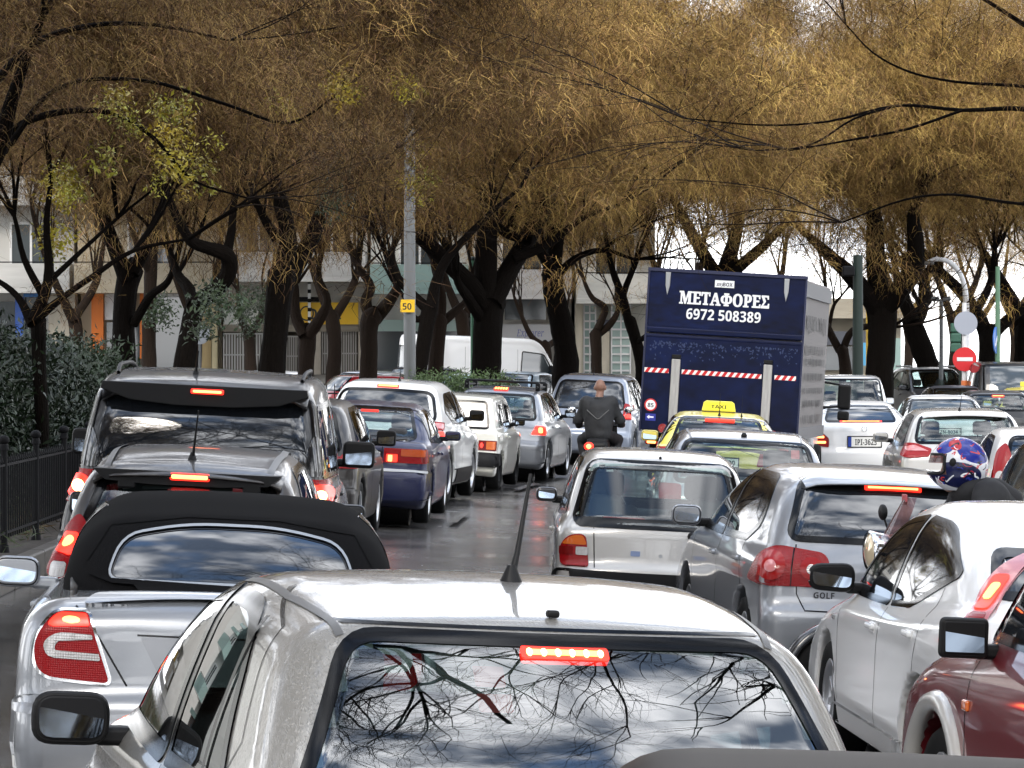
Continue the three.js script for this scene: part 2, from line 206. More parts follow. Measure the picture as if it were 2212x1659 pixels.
class Car {
  constructor(S) {
    this.S = S; const g = this.g = thing(S.name, S.label, S.cat || 'car', S.group);
    const D = { belt: 0.95, bu: 0.1, cb: 0.035, cg: 0.05, crown: 0.045, crL: 0.03, h: 0.055, kl: 0.1, kg: 0.12, rw: 0.31, axles: [0.75, S.L - 0.85], ...S }; Object.assign(S, D);
    S.wb = S.wb ?? S.W / 2 - 0.05; S.wr = S.wr ?? S.W / 2 - 0.27;
    const lowP = S.low || (S.type === 'sedan' ? sedanLow(S) : hatchLow(S)), greP = S.gre || (S.type === 'sedan' ? sedanGre(S) : hatchGre(S));
    const l = gridded(sdPoly(rpoly(lowP, 6)), -0.3, -0.1, S.L + 0.3, S.H + 0.25), gr = gridded(sdPoly(rpoly(greP, 6)), -0.3, S.belt - 0.45, S.L + 0.3, S.H + 0.25), { L, W, H, belt } = S, hw = W / 2;
    const mk = part => {
      return (x, y, z) => {
        const u = -z, ax = Math.abs(x), xn = Math.min(ax / hw, 1.15), x2 = xn * xn;
        const e = (u - L / 2) / (L / 2), pl = 1 - 0.05 * e * e * e * e * Math.min(1, e * e + 0.25);
        const uL = L / 2 + (u - L / 2) * (1 + S.cb * x2), wl = hw * pl - (y < 0.4 ? (0.4 - y) * 0.2 : 0) - (y > 0.72 ? (y - 0.72) * (y - 0.72) * (S.sh ?? 0.6) : 0);
        let f = part === 2 ? 9 : smax(l(uL, y + S.crL * x2), ax - wl, S.kl);
        if (part !== 1 && y > belt - 0.35) {
          const t = clamp((y - belt) / (H - belt), -0.4, 1.15), eg = (u - (S.gc ?? L * 0.42)) / (L * 0.42), wg = (lerp(S.wb, S.wr, t > 0 ? Math.pow(t, 1.35) : t * 0.4)) * (1 - (S.gt ?? 0.1) * eg * eg);
          const uG = S.gu ? S.gu + (u - S.gu) * (1 + S.cg * x2) : L / 2 + (u - L / 2) * (1 + S.cg * x2);
          const q = smax(gr(uG, y + S.crown * x2), ax - wg, S.kg); f = part === 2 ? q : smin(f, q, S.ku ?? 0.05);
        }
        if (part === 2) return f;
        for (const a of S.axles) { const du = u - a, dy = y - S.rw, dc = Math.sqrt(du * du + dy * dy) - S.rw - 0.055, w = Math.max(dc, hw - 0.34 - ax); f = Math.max(f, -w); }
        if (S.extra) f = S.extra(f, x, y, u, ax);
        return f;
      };
    };
    this.f = mk(0); const h = S.h, fl = S.split ? mk(1) : this.f; if (S.split) this.top = nets(mk(2), [-S.W / 2, S.belt - 0.1, -S.L], [S.W / 2, S.H + 0.16, 0], h);
    this.net = nets(fl, [-S.W / 2 - 0.12, 0.08, -S.L - 0.1 - (S.fx || 0)], [S.W / 2 + 0.12, S.H + 0.16, 0.12 + (S.fx || 0)], h);
    this.holes = [];
  }
  frame(k, a, b, t) {                                     // k: angle from straight behind, or 'top'
    if (k === 'top') return [a, t, -b];
    const c = Math.cos(k), s = Math.sin(k), pv = k > 0.05 && k < 1 ? this.S.W / 2 : 0;
    return [a * c + s * t + pv, b, -a * s + c * t];
  }
  hit(k, a, b) {
    let t = k === 'top' ? this.S.H + 0.3 : k > 3 ? this.S.L + 0.4 : k > 1 ? this.S.W / 2 + 0.4 : 0.5, last = t, i = 0; const end = k === 'top' ? 0.1 : t - 2.6;
    for (; i < 140 && t > end; i++) { const d = this.f(...this.frame(k, a, b, t)); if (d < 0) break; last = t; t -= clamp(d * 0.7, 0.004, 0.3); }
    if (t <= end) return null;
    let lo = t, hi = last; for (let j = 0; j < 12; j++) { const m = (lo + hi) / 2; if (this.f(...this.frame(k, a, b, m)) < 0) lo = m; else hi = m; }
    const p = this.frame(k, a, b, hi); return { p, n: unit(grad(this.f, p, 0.012)), t: hi };
  }
  patch(k, out, off = 0.004, nu = 10, nv = 8, skirt = 0.02) {   // an area of the surface, raised by off
    const bs = out.map(p => p[1]), lo = Math.min(...bs), hi = Math.max(...bs); let rows = [...bs, ...Array.from({ length: nv + 1 }, (_, i) => lerp(lo, hi, i / nv))].sort((a, b) => a - b).filter((b, i, s) => !i || b - s[i - 1] > Math.max(0.0015, (hi - lo) * 0.004));
    const span = y => { let a = 1e9, b = -1e9; for (let i = 0, j = out.length - 1; i < out.length; j = i++) { const [x0, y0] = out[j], [x1, y1] = out[i]; if ((y0 <= y && y1 >= y) || (y1 <= y && y0 >= y)) { if (Math.abs(y1 - y0) < 1e-9) { a = Math.min(a, x0, x1); b = Math.max(b, x0, x1); } else { const x = x0 + (x1 - x0) * (y - y0) / (y1 - y0); a = Math.min(a, x); b = Math.max(b, x); } } } return [a, b]; };
    const pos = [], nor = [], uv = [], bad = []; let ix = [];
    const put = (a, b, o) => { const q = this.hit(k, a, b); if (q) { for (let c = 0; c < 3; c++) { pos.push(q.p[c] + q.n[c] * o); nor.push(q.n[c]); } } else { bad[pos.length / 3] = 1; pos.push(0, 0.5, -1); nor.push(0, 0, 1); } uv.push(a, b); };
    rows.forEach((y, r) => { const [a, b] = span(clamp(y, lo + 1e-6, hi - 1e-6)); for (let i = 0; i <= nu; i++) put(lerp(a, b, i / nu), y, off); if (r) for (let i = 0; i < nu; i++) { const p = (r - 1) * (nu + 1) + i, q = p + nu + 1; ix.push(p, p + 1, q + 1, p, q + 1, q); } });
    if (skirt) { const n = out.length, s = pos.length / 3; for (const [a, b] of out) { put(a, b, off); put(a, b, off - skirt); } for (let i = 0; i < n; i++) { const p = s + 2 * i, q = s + 2 * ((i + 1) % n); ix.push(p, p + 1, q, q, p + 1, q + 1); } }
    if (bad.length) ix = ix.filter((_, i) => { const t = i - i % 3; return !(bad[ix[t]] || bad[ix[t + 1]] || bad[ix[t + 2]]); }); return geom(pos, nor, uv, ix);
  }
  flip() { return false; }
  spoiler(w, u0, len, mat, th = 0.035, drop = 0.015) {    // a lip that runs on behind the roof edge
    const pos = [], ix = [], n = 16; for (let i = 0; i <= n; i++) { const x = lerp(-w, w, i / n), e = 1 - 0.35 * Math.pow(Math.abs(x) / w, 4), q = this.hit('top', x, u0), p = this.hit('top', x, u0 + 0.12) || q, y = q.p[1], z = q.p[2], sl = (y - p.p[1]) / 0.12; for (const [t, o] of [[-0.1, 0.006], [0, 0.008], [0.6, 0.004], [1, -0.004], [1, -th * 0.6], [0.6, -th], [0, -th * 1.3]]) pos.push(x * (t > 0 ? 1 - 0.02 * t : 1), t < 0 ? p.p[1] + 0.003 : y + sl * len * t * e - drop * t + o, z + (t < 0 ? -0.12 : t * len * e)); }
    for (let i = 0; i < n; i++) for (let k = 0; k < 6; k++) { const a = i * 7 + k, b = a + 7; ix.push(a, a + 1, b, b, a + 1, b + 1); } for (const i of [0, n]) for (let k = 1; k < 6; k++) ix.push(i * 7, i * 7 + k, i * 7 + k + 1); return this.add('spoiler', geom(pos, null, null, ix), mat); }
  turn(g) { if (!g.index) g.setIndex([...Array(g.attributes.position.count).keys()]); const a = g.index.array; for (let i = 0; i < a.length; i += 3) { const t = a[i]; a[i] = a[i + 1]; a[i + 1] = t; } return g; }
  ring(k, out0, e0, e1, off = 0.003) {
    const out = []; out0.forEach((p, i) => { const q = out0[(i + 1) % out0.length], m = Math.max(1, Math.ceil(Math.sqrt((q[0] - p[0]) ** 2 + (q[1] - p[1]) ** 2) / 0.05)); for (let j = 0; j < m; j++) out.push([lerp(p[0], q[0], j / m), lerp(p[1], q[1], j / m)]); });                      // a band along an outline, from e0 to e1 outside it
    const A = grow(out, e0), B = grow(out, e1), pos = [], nor = [], n = out.length, bad = []; let ix = [];
    for (let i = 0; i < n; i++) for (const [a, b, o] of [[...A[i], off], [...B[i], off], [...B[i], off - 0.012]]) { const q = this.hit(k, a, b); if (q) { for (let c = 0; c < 3; c++) { pos.push(q.p[c] + q.n[c] * o); nor.push(q.n[c]); } } else { bad[pos.length / 3] = 1; pos.push(0, 0.5, -1); nor.push(0, 0, 1); } }
    for (let i = 0; i < n; i++) { const p = 3 * i, q = 3 * ((i + 1) % n); ix.push(p, p + 1, q, q, p + 1, q + 1, p + 1, p + 2, q + 1, q + 1, p + 2, q + 2); }
    if (bad.length) ix = ix.filter((_, i) => { const t = i - i % 3; return !(bad[ix[t]] || bad[ix[t + 1]] || bad[ix[t + 2]]); }); return geom(pos, nor, null, ix);
  }
  line(k, pts, w = 0.008, off = 0.0015) {                  // a seam drawn on the surface
    const P = []; for (let i = 0; i < pts.length - 1; i++) { const n = Math.max(2, Math.ceil(Math.sqrt((pts[i + 1][0] - pts[i][0]) ** 2 + (pts[i + 1][1] - pts[i][1]) ** 2) / 0.05)); for (let j = 0; j < n; j++) P.push([lerp(pts[i][0], pts[i + 1][0], j / n), lerp(pts[i][1], pts[i + 1][1], j / n)]); } P.push(pts[pts.length - 1]);
    const pos = [], nor = [], ix = []; let c = 0;
    P.forEach((p, i) => { const a = P[Math.max(0, i - 1)], b = P[Math.min(P.length - 1, i + 1)], dx = b[0] - a[0], dy = b[1] - a[1], l = Math.sqrt(dx * dx + dy * dy) || 1, q0 = this.hit(k, p[0] - dy / l * w / 2, p[1] + dx / l * w / 2), q1 = this.hit(k, p[0] + dy / l * w / 2, p[1] - dx / l * w / 2); if (!q0 || !q1) return; for (const q of [q0, q1]) for (let m = 0; m < 3; m++) { pos.push(q.p[m] + q.n[m] * off); nor.push(q.n[m]); } if (c) { const s = 2 * c; ix.push(s - 2, s - 1, s, s, s - 1, s + 1); } c++; });
    return geom(pos, nor, null, ix);
  }
  mir(g) { const q = g.clone(), p = q.attributes.position, n = q.attributes.normal; for (let i = 0; i < p.count; i++) { p.setX(i, -p.getX(i)); n.setX(i, -n.getX(i)); } return this.turn(q); }
  add(name, geo, mat, parent = this.g) { return mesh(name, geo, mat, parent); }
  both(name, geo, mat) { return [this.add(name, geo, mat), this.add(name, this.mir(geo), mat)]; }
  sides(name, geo, mat, which) { if (which !== 'l') this.add(name, geo, mat); if (which !== 'r') this.add(name, this.mir(geo), mat); }
  window(name, k, out, mat, o = {}) {                      // pane, black surround and the opening behind them
    const e = o.rim ?? 0.03, both = k > 1 && k < 3, w = this.add(name, this.patch(k, out, 0.003, o.nu || 12, 10, 0.006), mat), r = this.add('window_frame', this.ring(k, out, -e * (o.inn ?? 0.6) - 0.006, e * 0.5, 0.0055), M.seal, w);
    if (both) { const w2 = this.add(name, this.mir(w.geometry), mat); this.add('window_frame', this.mir(r.geometry), M.seal, w2); }
    if (mat.transmission) this.holes.push([k, grow(out, -0.014 - this.S.h * 0.25)]);
    return w;
  }
  body(mat) {
    const { P, N, Q } = this.net, S = this.S;
    const gone = q => { const p = [0, 1, 2].map(c => (P[q[0]][c] + P[q[1]][c] + P[q[2]][c] + P[q[3]][c]) / 4), n = N[q[0]]; for (const [k, o] of this.holes) { const c = Math.cos(k), s = Math.sin(k); if (k > 1 && k < 3) { if (Math.abs(n[0]) > 0.35 && [0, 1, 2, 3].some(i => inPoly(o, -P[q[i]][2], P[q[i]][1]))) return true; } else if (n[2] * c > 0.12 && p[1] > S.belt - 0.3 && inPoly(o, p[0] * c, p[1])) return true; } return false; };
    const keep = this.holes.length ? q => !gone(q) : null;
    this.bodyMesh = this.add('body', netGeo(this.net, keep), mat);
    if (keep) { this.add('cabin_lining', netGeo(this.net, keep, -0.022), M.lining); this.cabin(); }
    return this;
  }
  cabin() {
    const S = this.S, m = S.seats || M.seat, fu = S.fu ?? S.cu - 1.35, ru = S.ruS ?? 0.95, b = S.belt;
    const seat = (x, u, w, hy) => [rbox(w, hy - 0.45, 0.13, 0.06, x, (hy + 0.45) / 2, -u), rbox(w, 0.14, 0.5, 0.05, x, 0.42, -u - 0.28)], head = (x, u, y, w = 0.26) => rbox(w, 0.19, 0.1, 0.05, x, y, -u, 3);
    for (const x of [-0.36, 0.36]) { this.add('seat', seat(x, fu, 0.5, b + 0.08), m); this.add('headrest', [head(x, fu, b + 0.23), box(0.02, 0.12, 0.02, x - 0.06, b + 0.1, -fu), box(0.02, 0.12, 0.02, x + 0.06, b + 0.1, -fu)], m); }
    if (S.rearSeat !== false) { this.add('rear_seat', seat(0, ru, S.W - 0.45, b - 0.04), m); for (const x of [-0.38, 0.38]) this.add('headrest', [head(x, ru, b + 0.08, 0.24)], m); }
    this.add('dashboard', rbox(S.W - 0.3, 0.3, 0.4, 0.1, 0, b - 0.14, -S.cu + 0.1), M.dash);
    const w = new THREE.TorusGeometry(0.185, 0.016, 6, 24).rotateX(-0.35); this.add('steering_wheel', w.translate(-0.36, b - 0.03, -S.cu + 0.42), M.black);
  }
  wheels(n = 7, mat = M.alloy, hub = 0.98) {
    const S = this.S, tw = 0.2, r = S.rw, spoke = rims[n];
    for (const a of S.axles) for (const s of [-1, 1]) { const w = new THREE.Group(); w.name = 'wheel'; w.position.set(s * (S.W / 2 - 0.125), r, -a); if (s < 0) w.rotation.y = Math.PI; this.g.add(w); const t = this.add('tyre', tyreG, M.rubber, w); t.scale.set(tw, r, r); const q = this.add('rim', spoke, mat, w); q.scale.set(tw * 1.05, r * hub, r * hub); }
    for (const a of S.axles) this.add('axle', new THREE.CylinderGeometry(r + 0.04, r + 0.04, S.W - 0.52, 16).rotateZ(Math.PI / 2).translate(0, r, -a), M.black); this.add('underbody', box(S.W - 0.5, 0.1, S.L - 0.5, 0, 0.24, -S.L / 2), M.black);
  }
  mirrors(u, y, mat, o = {}) {
    const w = o.w || 0.22, h = o.h || 0.14, d = 0.12;
    for (const s of [-1, 1]) {
      if (o.only && o.only !== s) continue;
      const g = new THREE.Group(); g.name = 'mirror'; const q = this.hit(Math.PI / 2, u, y - 0.03), x0 = q ? q.p[0] : this.S.W / 2 - 0.1; g.position.set(s * (x0 + 0.035 + w / 2), y + h * 0.3, -u); this.g.add(g);
      const pr = rpoly([[-w / 2, -h / 2, o.r ?? 0.05], [w / 2, -h / 2 * (o.taper ?? 1), o.r ?? 0.05], [w / 2, h / 2 * (o.taper ?? 1), o.r ?? 0.05], [-w / 2, h / 2, o.r ?? 0.05]], 5).map(p => [p[0] * s, p[1]]);
      if (s < 0) pr.reverse();
      const hs = extr(grow(pr, -0.02), d * 0.6, 0.02); { const p = hs.attributes.position; for (let i = 0; i < p.count; i++) { const z = p.getZ(i), k = 1 - 0.35 * sstep(0.02, -d, z - 0.06); p.setX(i, p.getX(i) * k); p.setY(i, p.getY(i) * k); } }
      this.add('mirror_housing', hs.translate(0, 0, -d * 0.6), mat, g).geometry.computeVertexNormals();
      const gl = new THREE.ShapeGeometry(new THREE.Shape(grow(pr, -0.022).map(p => new THREE.Vector2(p[0], p[1])))); const mg = this.add('mirror_glass', gl.translate(0, 0, 0.022), M.mirror, g); mg.rotation.set(o.tilt ?? -0.16, s * -0.02, 0);
      const fr = extr(grow(pr, -0.012), 0.006, 0.004); this.add('mirror_frame', fr.translate(0, 0, 0.008), M.black, g);
      this.add('mirror_arm', rbox(0.13, 0.06, 0.08, 0.02, -s * (w / 2 + 0.02), -h * 0.34, -0.06, 1), o.arm || M.black, g);
    }
  }
  antenna(x, u, len = 0.3, lean = 0.35, r = 0.006, sx = 0.1) { const q = this.hit('top', x, u); if (!q) return; const p = V(...q.p), b = p.clone().add(V(sx * len * 0.3, len * 0.25, lean * len * 0.25)), t = p.clone().add(V(sx * len, len, lean * len)); this.add('antenna', [new THREE.CylinderGeometry(r * 1.5, r * 4.2, 0.05, 10).translate(p.x, p.y + 0.02, p.z), rod(p, b, r * 1.6, r * 1.1, 7), rod(b, t, r * 1.1, r * 0.6, 6)], M.black); }
  brake(y, w, h, mat = M.hot, k = 0, off = 0.012, x = 0) { if (mat === M.hot || mat === M.lit) { this.brake(y, w, h, M.litR, k, off, x); return this.add('lit_core', this.patch(k, rpoly([[x - w * 0.44, y - h * 0.2, h * 0.1], [x + w * 0.44, y - h * 0.2, h * 0.1], [x + w * 0.44, y + h * 0.2, h * 0.1], [x - w * 0.44, y + h * 0.2, h * 0.1]], 2), off + 0.003, 6, 2, 0.003), M.hot); } return this.add('brake_light', this.patch(k, rpoly([[x - w / 2, y - h / 2, h * 0.3], [x + w / 2, y - h / 2, h * 0.3], [x + w / 2, y + h / 2, h * 0.3], [x - w / 2, y + h / 2, h * 0.3]], 3), off, 6, 2, 0.02), mat); }
  handle(u, y, mat, w = 0.17, which) { const q = this.hit(Math.PI / 2, u, y); if (!q) return; const g = rbox(0.03, 0.03, w, 0.012, q.p[0] + 0.012, y, -u), c = rbox(0.012, 0.055, w * 0.75, 0.005, q.p[0] - 0.001, y - 0.005, -u + 0.02, 1); this.sides('door_handle', merge([g, c]), mat, which); }
  seams(list, which, k = Math.PI / 2) { const g = list.map(l => this.line(k, l)).filter(q => q.attributes.position.count); for (const q of g) if (k === Math.PI / 2) this.sides('door_seam', q, M.seal, which); else this.add('panel_seam', q, M.seal); }
  strip(name, k, a0, a1, b0, b1, mat, off = 0.012, r = 0.02, which) { const g = this.patch(k, rpoly([[a0, b0, r], [a1, b0, r], [a1, b1, r], [a0, b1, r]], 4), off, 12, 3, off + 0.01); if (k > 1 && k < 3 || (k > 0.05 && k < 1)) this.sides(name, g, mat, which); else this.add(name, g, mat); }
  plate(y, txt, w = 0.52, h = 0.11, x = 0, eu = true) { const q = this.hit(0, x, y); if (!q) return; const t = canvasTex(256, 54, (c, W, H) => { c.fillStyle = '#e9e8e2'; c.fillRect(0, 0, W, H); if (eu) { c.fillStyle = '#1d3f9a'; c.fillRect(0, 0, 26, H); } c.fillStyle = '#15161a'; c.font = 'bold 44px sans-serif'; c.textAlign = 'center'; c.textBaseline = 'middle'; c.fillText(txt, W / 2 + 10, H / 2 + 2, W - 50); });
    const m = std(1, 1, 1, 0.4, 0, { map: t }), p = this.add('number_plate', box(w, h, 0.012, x, y, q.p[2] + 0.012), [M.plate, M.plate, M.plate, M.plate, m, M.plate]); this.add('plate_frame', merge([box(w + 0.03, 0.015, 0.02, x, y - h / 2 - 0.006, q.p[2] + 0.012), box(w + 0.03, 0.015, 0.02, x, y + h / 2 + 0.006, q.p[2] + 0.012), box(0.015, h, 0.02, x - w / 2 - 0.007, y, q.p[2] + 0.012), box(0.015, h, 0.02, x + w / 2 + 0.007, y, q.p[2] + 0.012)]), M.black, p); }
  place(px, D, yaw = 0) { const X = wx(px, D), g = this.g; g.position.set(X, gy(X), -D); g.rotation.order = 'ZYX'; g.rotation.set(0, -yaw * Math.PI / 180, X > 4.5 ? 0 : -Math.atan(SL)); return this; }
}
const trap = (b0, b1, h0, h1, r = 0.06, bow = 0) => rpoly(bow ? [[-h0, b0, r], [0, b0 - bow, 0.4], [h0, b0, r], [h1, b1, r], [0, b1 + bow, 0.4], [-h1, b1, r]] : [[-h0, b0, r], [h0, b0, r], [h1, b1, r], [-h1, b1, r]], 5);
const rect = (a0, a1, b0, b1, r = 0.02) => rpoly([[a0, b0, r], [a1, b0, r], [a1, b1, r], [a0, b1, r]], 4);
const SIDE = Math.PI / 2, FRONT = Math.PI;

// ---------- the traffic ----------
const P = {
  champagne: paint(0.28, 0.27, 0.25, 0.3, 0.003), silver: paint(0.3, 0.315, 0.34, 0.5), silver2: paint(0.26, 0.27, 0.29, 0.55), silverW: paint(0.46, 0.45, 0.43, 0.2), white: paint(0.8, 0.8, 0.79), whiteFar: paint(0.74, 0.74, 0.73, 0, 0), cream: paint(0.68, 0.67, 0.6),
  brown: paint(0.018, 0.014, 0.012), blackP: paint(0.008, 0.008, 0.009), navy: paint(0.012, 0.016, 0.06, 0.15), maroon: paint(0.12, 0.005, 0.01), blueGrey: paint(0.22, 0.25, 0.31, 0.4), darkGrey: paint(0.05, 0.052, 0.06, 0.3), taxi: paint(0.72, 0.6, 0.1), redFar: paint(0.5, 0.02, 0.03, 0, 0), paleBlue: paint(0.4, 0.5, 0.58, 0.3, 0), silverFar: paint(0.45, 0.47, 0.5, 0.4, 0), darkFar: paint(0.05, 0.055, 0.07, 0.2, 0), greenFar: paint(0.05, 0.08, 0.07, 0.2, 0),
};
function sideSet(c, o, mat) {                             // door panes: o.r rear end, o.b centre pillar, o.f foremost corner; lo and hi edges
  const { r, b, f, lo, hi } = o, t = o.t ?? 0.55;
  c.window('side_window', SIDE, rpoly([[b + 0.05, lo, 0.03], [f, lo + (o.rise ?? 0.01), 0.04], [f - t, hi - 0.035, 0.1], [b + 0.07, hi, 0.04]], 4), mat, { rim: 0.035, nu: 8 });
  if (o.rear !== false) c.window('side_window', SIDE, rpoly([[r, lo + (o.kick ?? 0.03), 0.05], [b - 0.04, lo, 0.03], [b - 0.02, hi, 0.04], [r + (o.rt ?? 0.28), hi - (o.rd ?? 0.02), 0.1]], 4), mat, { rim: 0.035, nu: 8 });
  c.seams([[[b, 0.3], [b, lo]], [[f - 0.02, 0.32], [f + 0.06, lo]], ...(o.rear === false ? [] : [[[r + 0.42, 0.62], [r + 0.3, lo]]])]);
  c.handle(b + 0.14, lo - 0.14, o.hm || c.paintMat); if (o.rear !== false) c.handle(r + 0.5, lo - 0.12, o.hm || c.paintMat);
}
const lamp = (c, k, out, mat, off = 0.014, parent) => { const g = c.patch(k, out, off, 6, 5, off + 0.012), a = c.add('tail_light', g, mat), b = c.add('tail_light', c.mir(g), mat); return [a, b]; };
const inner = (c, ls, k, out, mat, off, name = 'lit_lens') => { const g = c.patch(k, out, off, 5, 4, 0.01); c.add(name, g, mat, ls[0]); c.add(name, c.mir(g), mat, ls[1]); };
const circ = (x, y, r, ry = r) => Array.from({ length: 18 }, (_, i) => { const a = i / 18 * 2 * Math.PI; return [x + Math.cos(a) * r, y + Math.sin(a) * ry]; });
function windscreen(c, o = {}) { const S = c.S; c.window('windscreen', FRONT, trap(S.belt + 0.06, S.H - 0.1, S.wb - 0.1, S.wr - 0.03, 0.07), o.mat || M.glass, { rim: 0.04 }); }
function blade(c, a, b, r = 0.007) { c.add('wiper', [rod(a, b, r, r * 0.7, 6), new THREE.SphereGeometry(r * 2.6, 8, 6).translate(a.x, a.y, a.z)], M.black); }

{ // nearest: champagne hatchback
  const c = new Car({ name: 'champagne_hatchback', label: 'champagne silver hatchback with rain-beaded roof, nearest in the middle of the frame', group: null, L: 3.8, W: 1.84, H: 1.47, belt: 0.9, bu: 0.13, ru: 0.6, rd: 0.075, rr: 0.09, wu: 2.1, cu: 2.9, rw: 0.31, h: 0.04, crown: 0.06, cg: 0.05, gc: 1.6, wr: 0.67, kg: 0.15, ku: 0.06, fu: 1.75 });
  c.paintMat = P.champagne;
  c.window('rear_window', 0, trap(0.9, 1.352, 0.755, 0.57, 0.09), M.glassA, { rim: 0.022, inn: 0.7, nu: 28 }); windscreen(c);
  c.window('side_window', SIDE, rpoly([[1.64, 0.9, 0.03], [2.66, 0.915, 0.05], [2.1, 1.34, 0.14], [1.67, 1.38, 0.04]], 5), M.tint, { rim: 0.045 });
  c.window('side_window', SIDE, rpoly([[0.76, 0.93, 0.05], [0.92, 0.9, 0.05], [1.56, 0.9, 0.03], [1.58, 1.38, 0.04], [1.2, 1.37, 0.12], [0.98, 1.27, 0.12]], 5), M.tint, { rim: 0.035 });
  c.add('window_bar', c.line(SIDE, [[1.0, 0.9], [1.03, 1.35]], 0.035, 0.009), M.seal); c.add('window_bar', c.mir(c.line(SIDE, [[1.0, 0.9], [1.03, 1.35]], 0.035, 0.009)), M.seal);
  c.body(P.champagne).wheels(7); c.mirrors(2.42, 0.87, M.plastic, { w: 0.24, h: 0.165, r: 0.07, tilt: -0.12 });
  const ditch = c.line('top', [[0.58, 0.6], [0.63, 1.1], [0.64, 1.7], [0.61, 2.05]], 0.022, 0.003); c.add('roof_channel', ditch, M.trim); c.add('roof_channel', c.mir(ditch), M.trim);
  c.seams([[[-0.61, 1.375], [0.61, 1.375]]], null, 0);
  c.seams([[[0.86, 0.86], [0.68, 1.05], [0.86, 1.34], [1.25, 1.425]], [[1.6, 0.3], [1.6, 0.88]]]);
  c.brake(1.318, 0.235, 0.03, M.hot, 0, 0.006);
  for (let i = 0; i < 6; i++) c.add('brake_lamp_bulb', c.patch(0, circ(-0.095 + i * 0.038, 1.318, 0.008), 0.009, 4, 3, 0.004), glow(1, 0.6, 0.2, 9));
  c.antenna(0.02, 1.25, 0.3, -0.25, 0.008, 0.2);
  { const q = c.hit('top', 0.0, 0.66); c.add('washer_nozzle', rbox(0.035, 0.02, 0.03, 0.008, q.p[0], q.p[1] + 0.012, q.p[2]), M.black); }
  c.add('window_sticker', c.patch(0, rect(0.44, 0.52, 0.965, 1.0, 0.012), 0.005, 4, 3, 0), std(0.3, 0.5, 0.48, 0.5));
  for (const [a, b, d, e] of [[-0.25, -0.17, 1.24, 1.29], [-0.25, -0.16, 1.18, 1.225]]) c.add('window_sticker', c.patch(0, rect(a, b, d, e, 0.006), -0.006, 4, 3, 0), std(0.4, 0.06, 0.06, 0.6));
  const ls = lamp(c, 0, rect(0.66, 0.82, 0.62, 0.9, 0.04), M.red); inner(c, ls, 0, rect(0.69, 0.8, 0.78, 0.86, 0.02), M.lit, 0.018);
  c.strip('bumper', 0, -0.82, 0.82, 0.32, 0.58, P.champagne, 0.02, 0.05); c.plate(0.72, 'YHE-4417');
  c.place(1268, 9.15, -13);
}
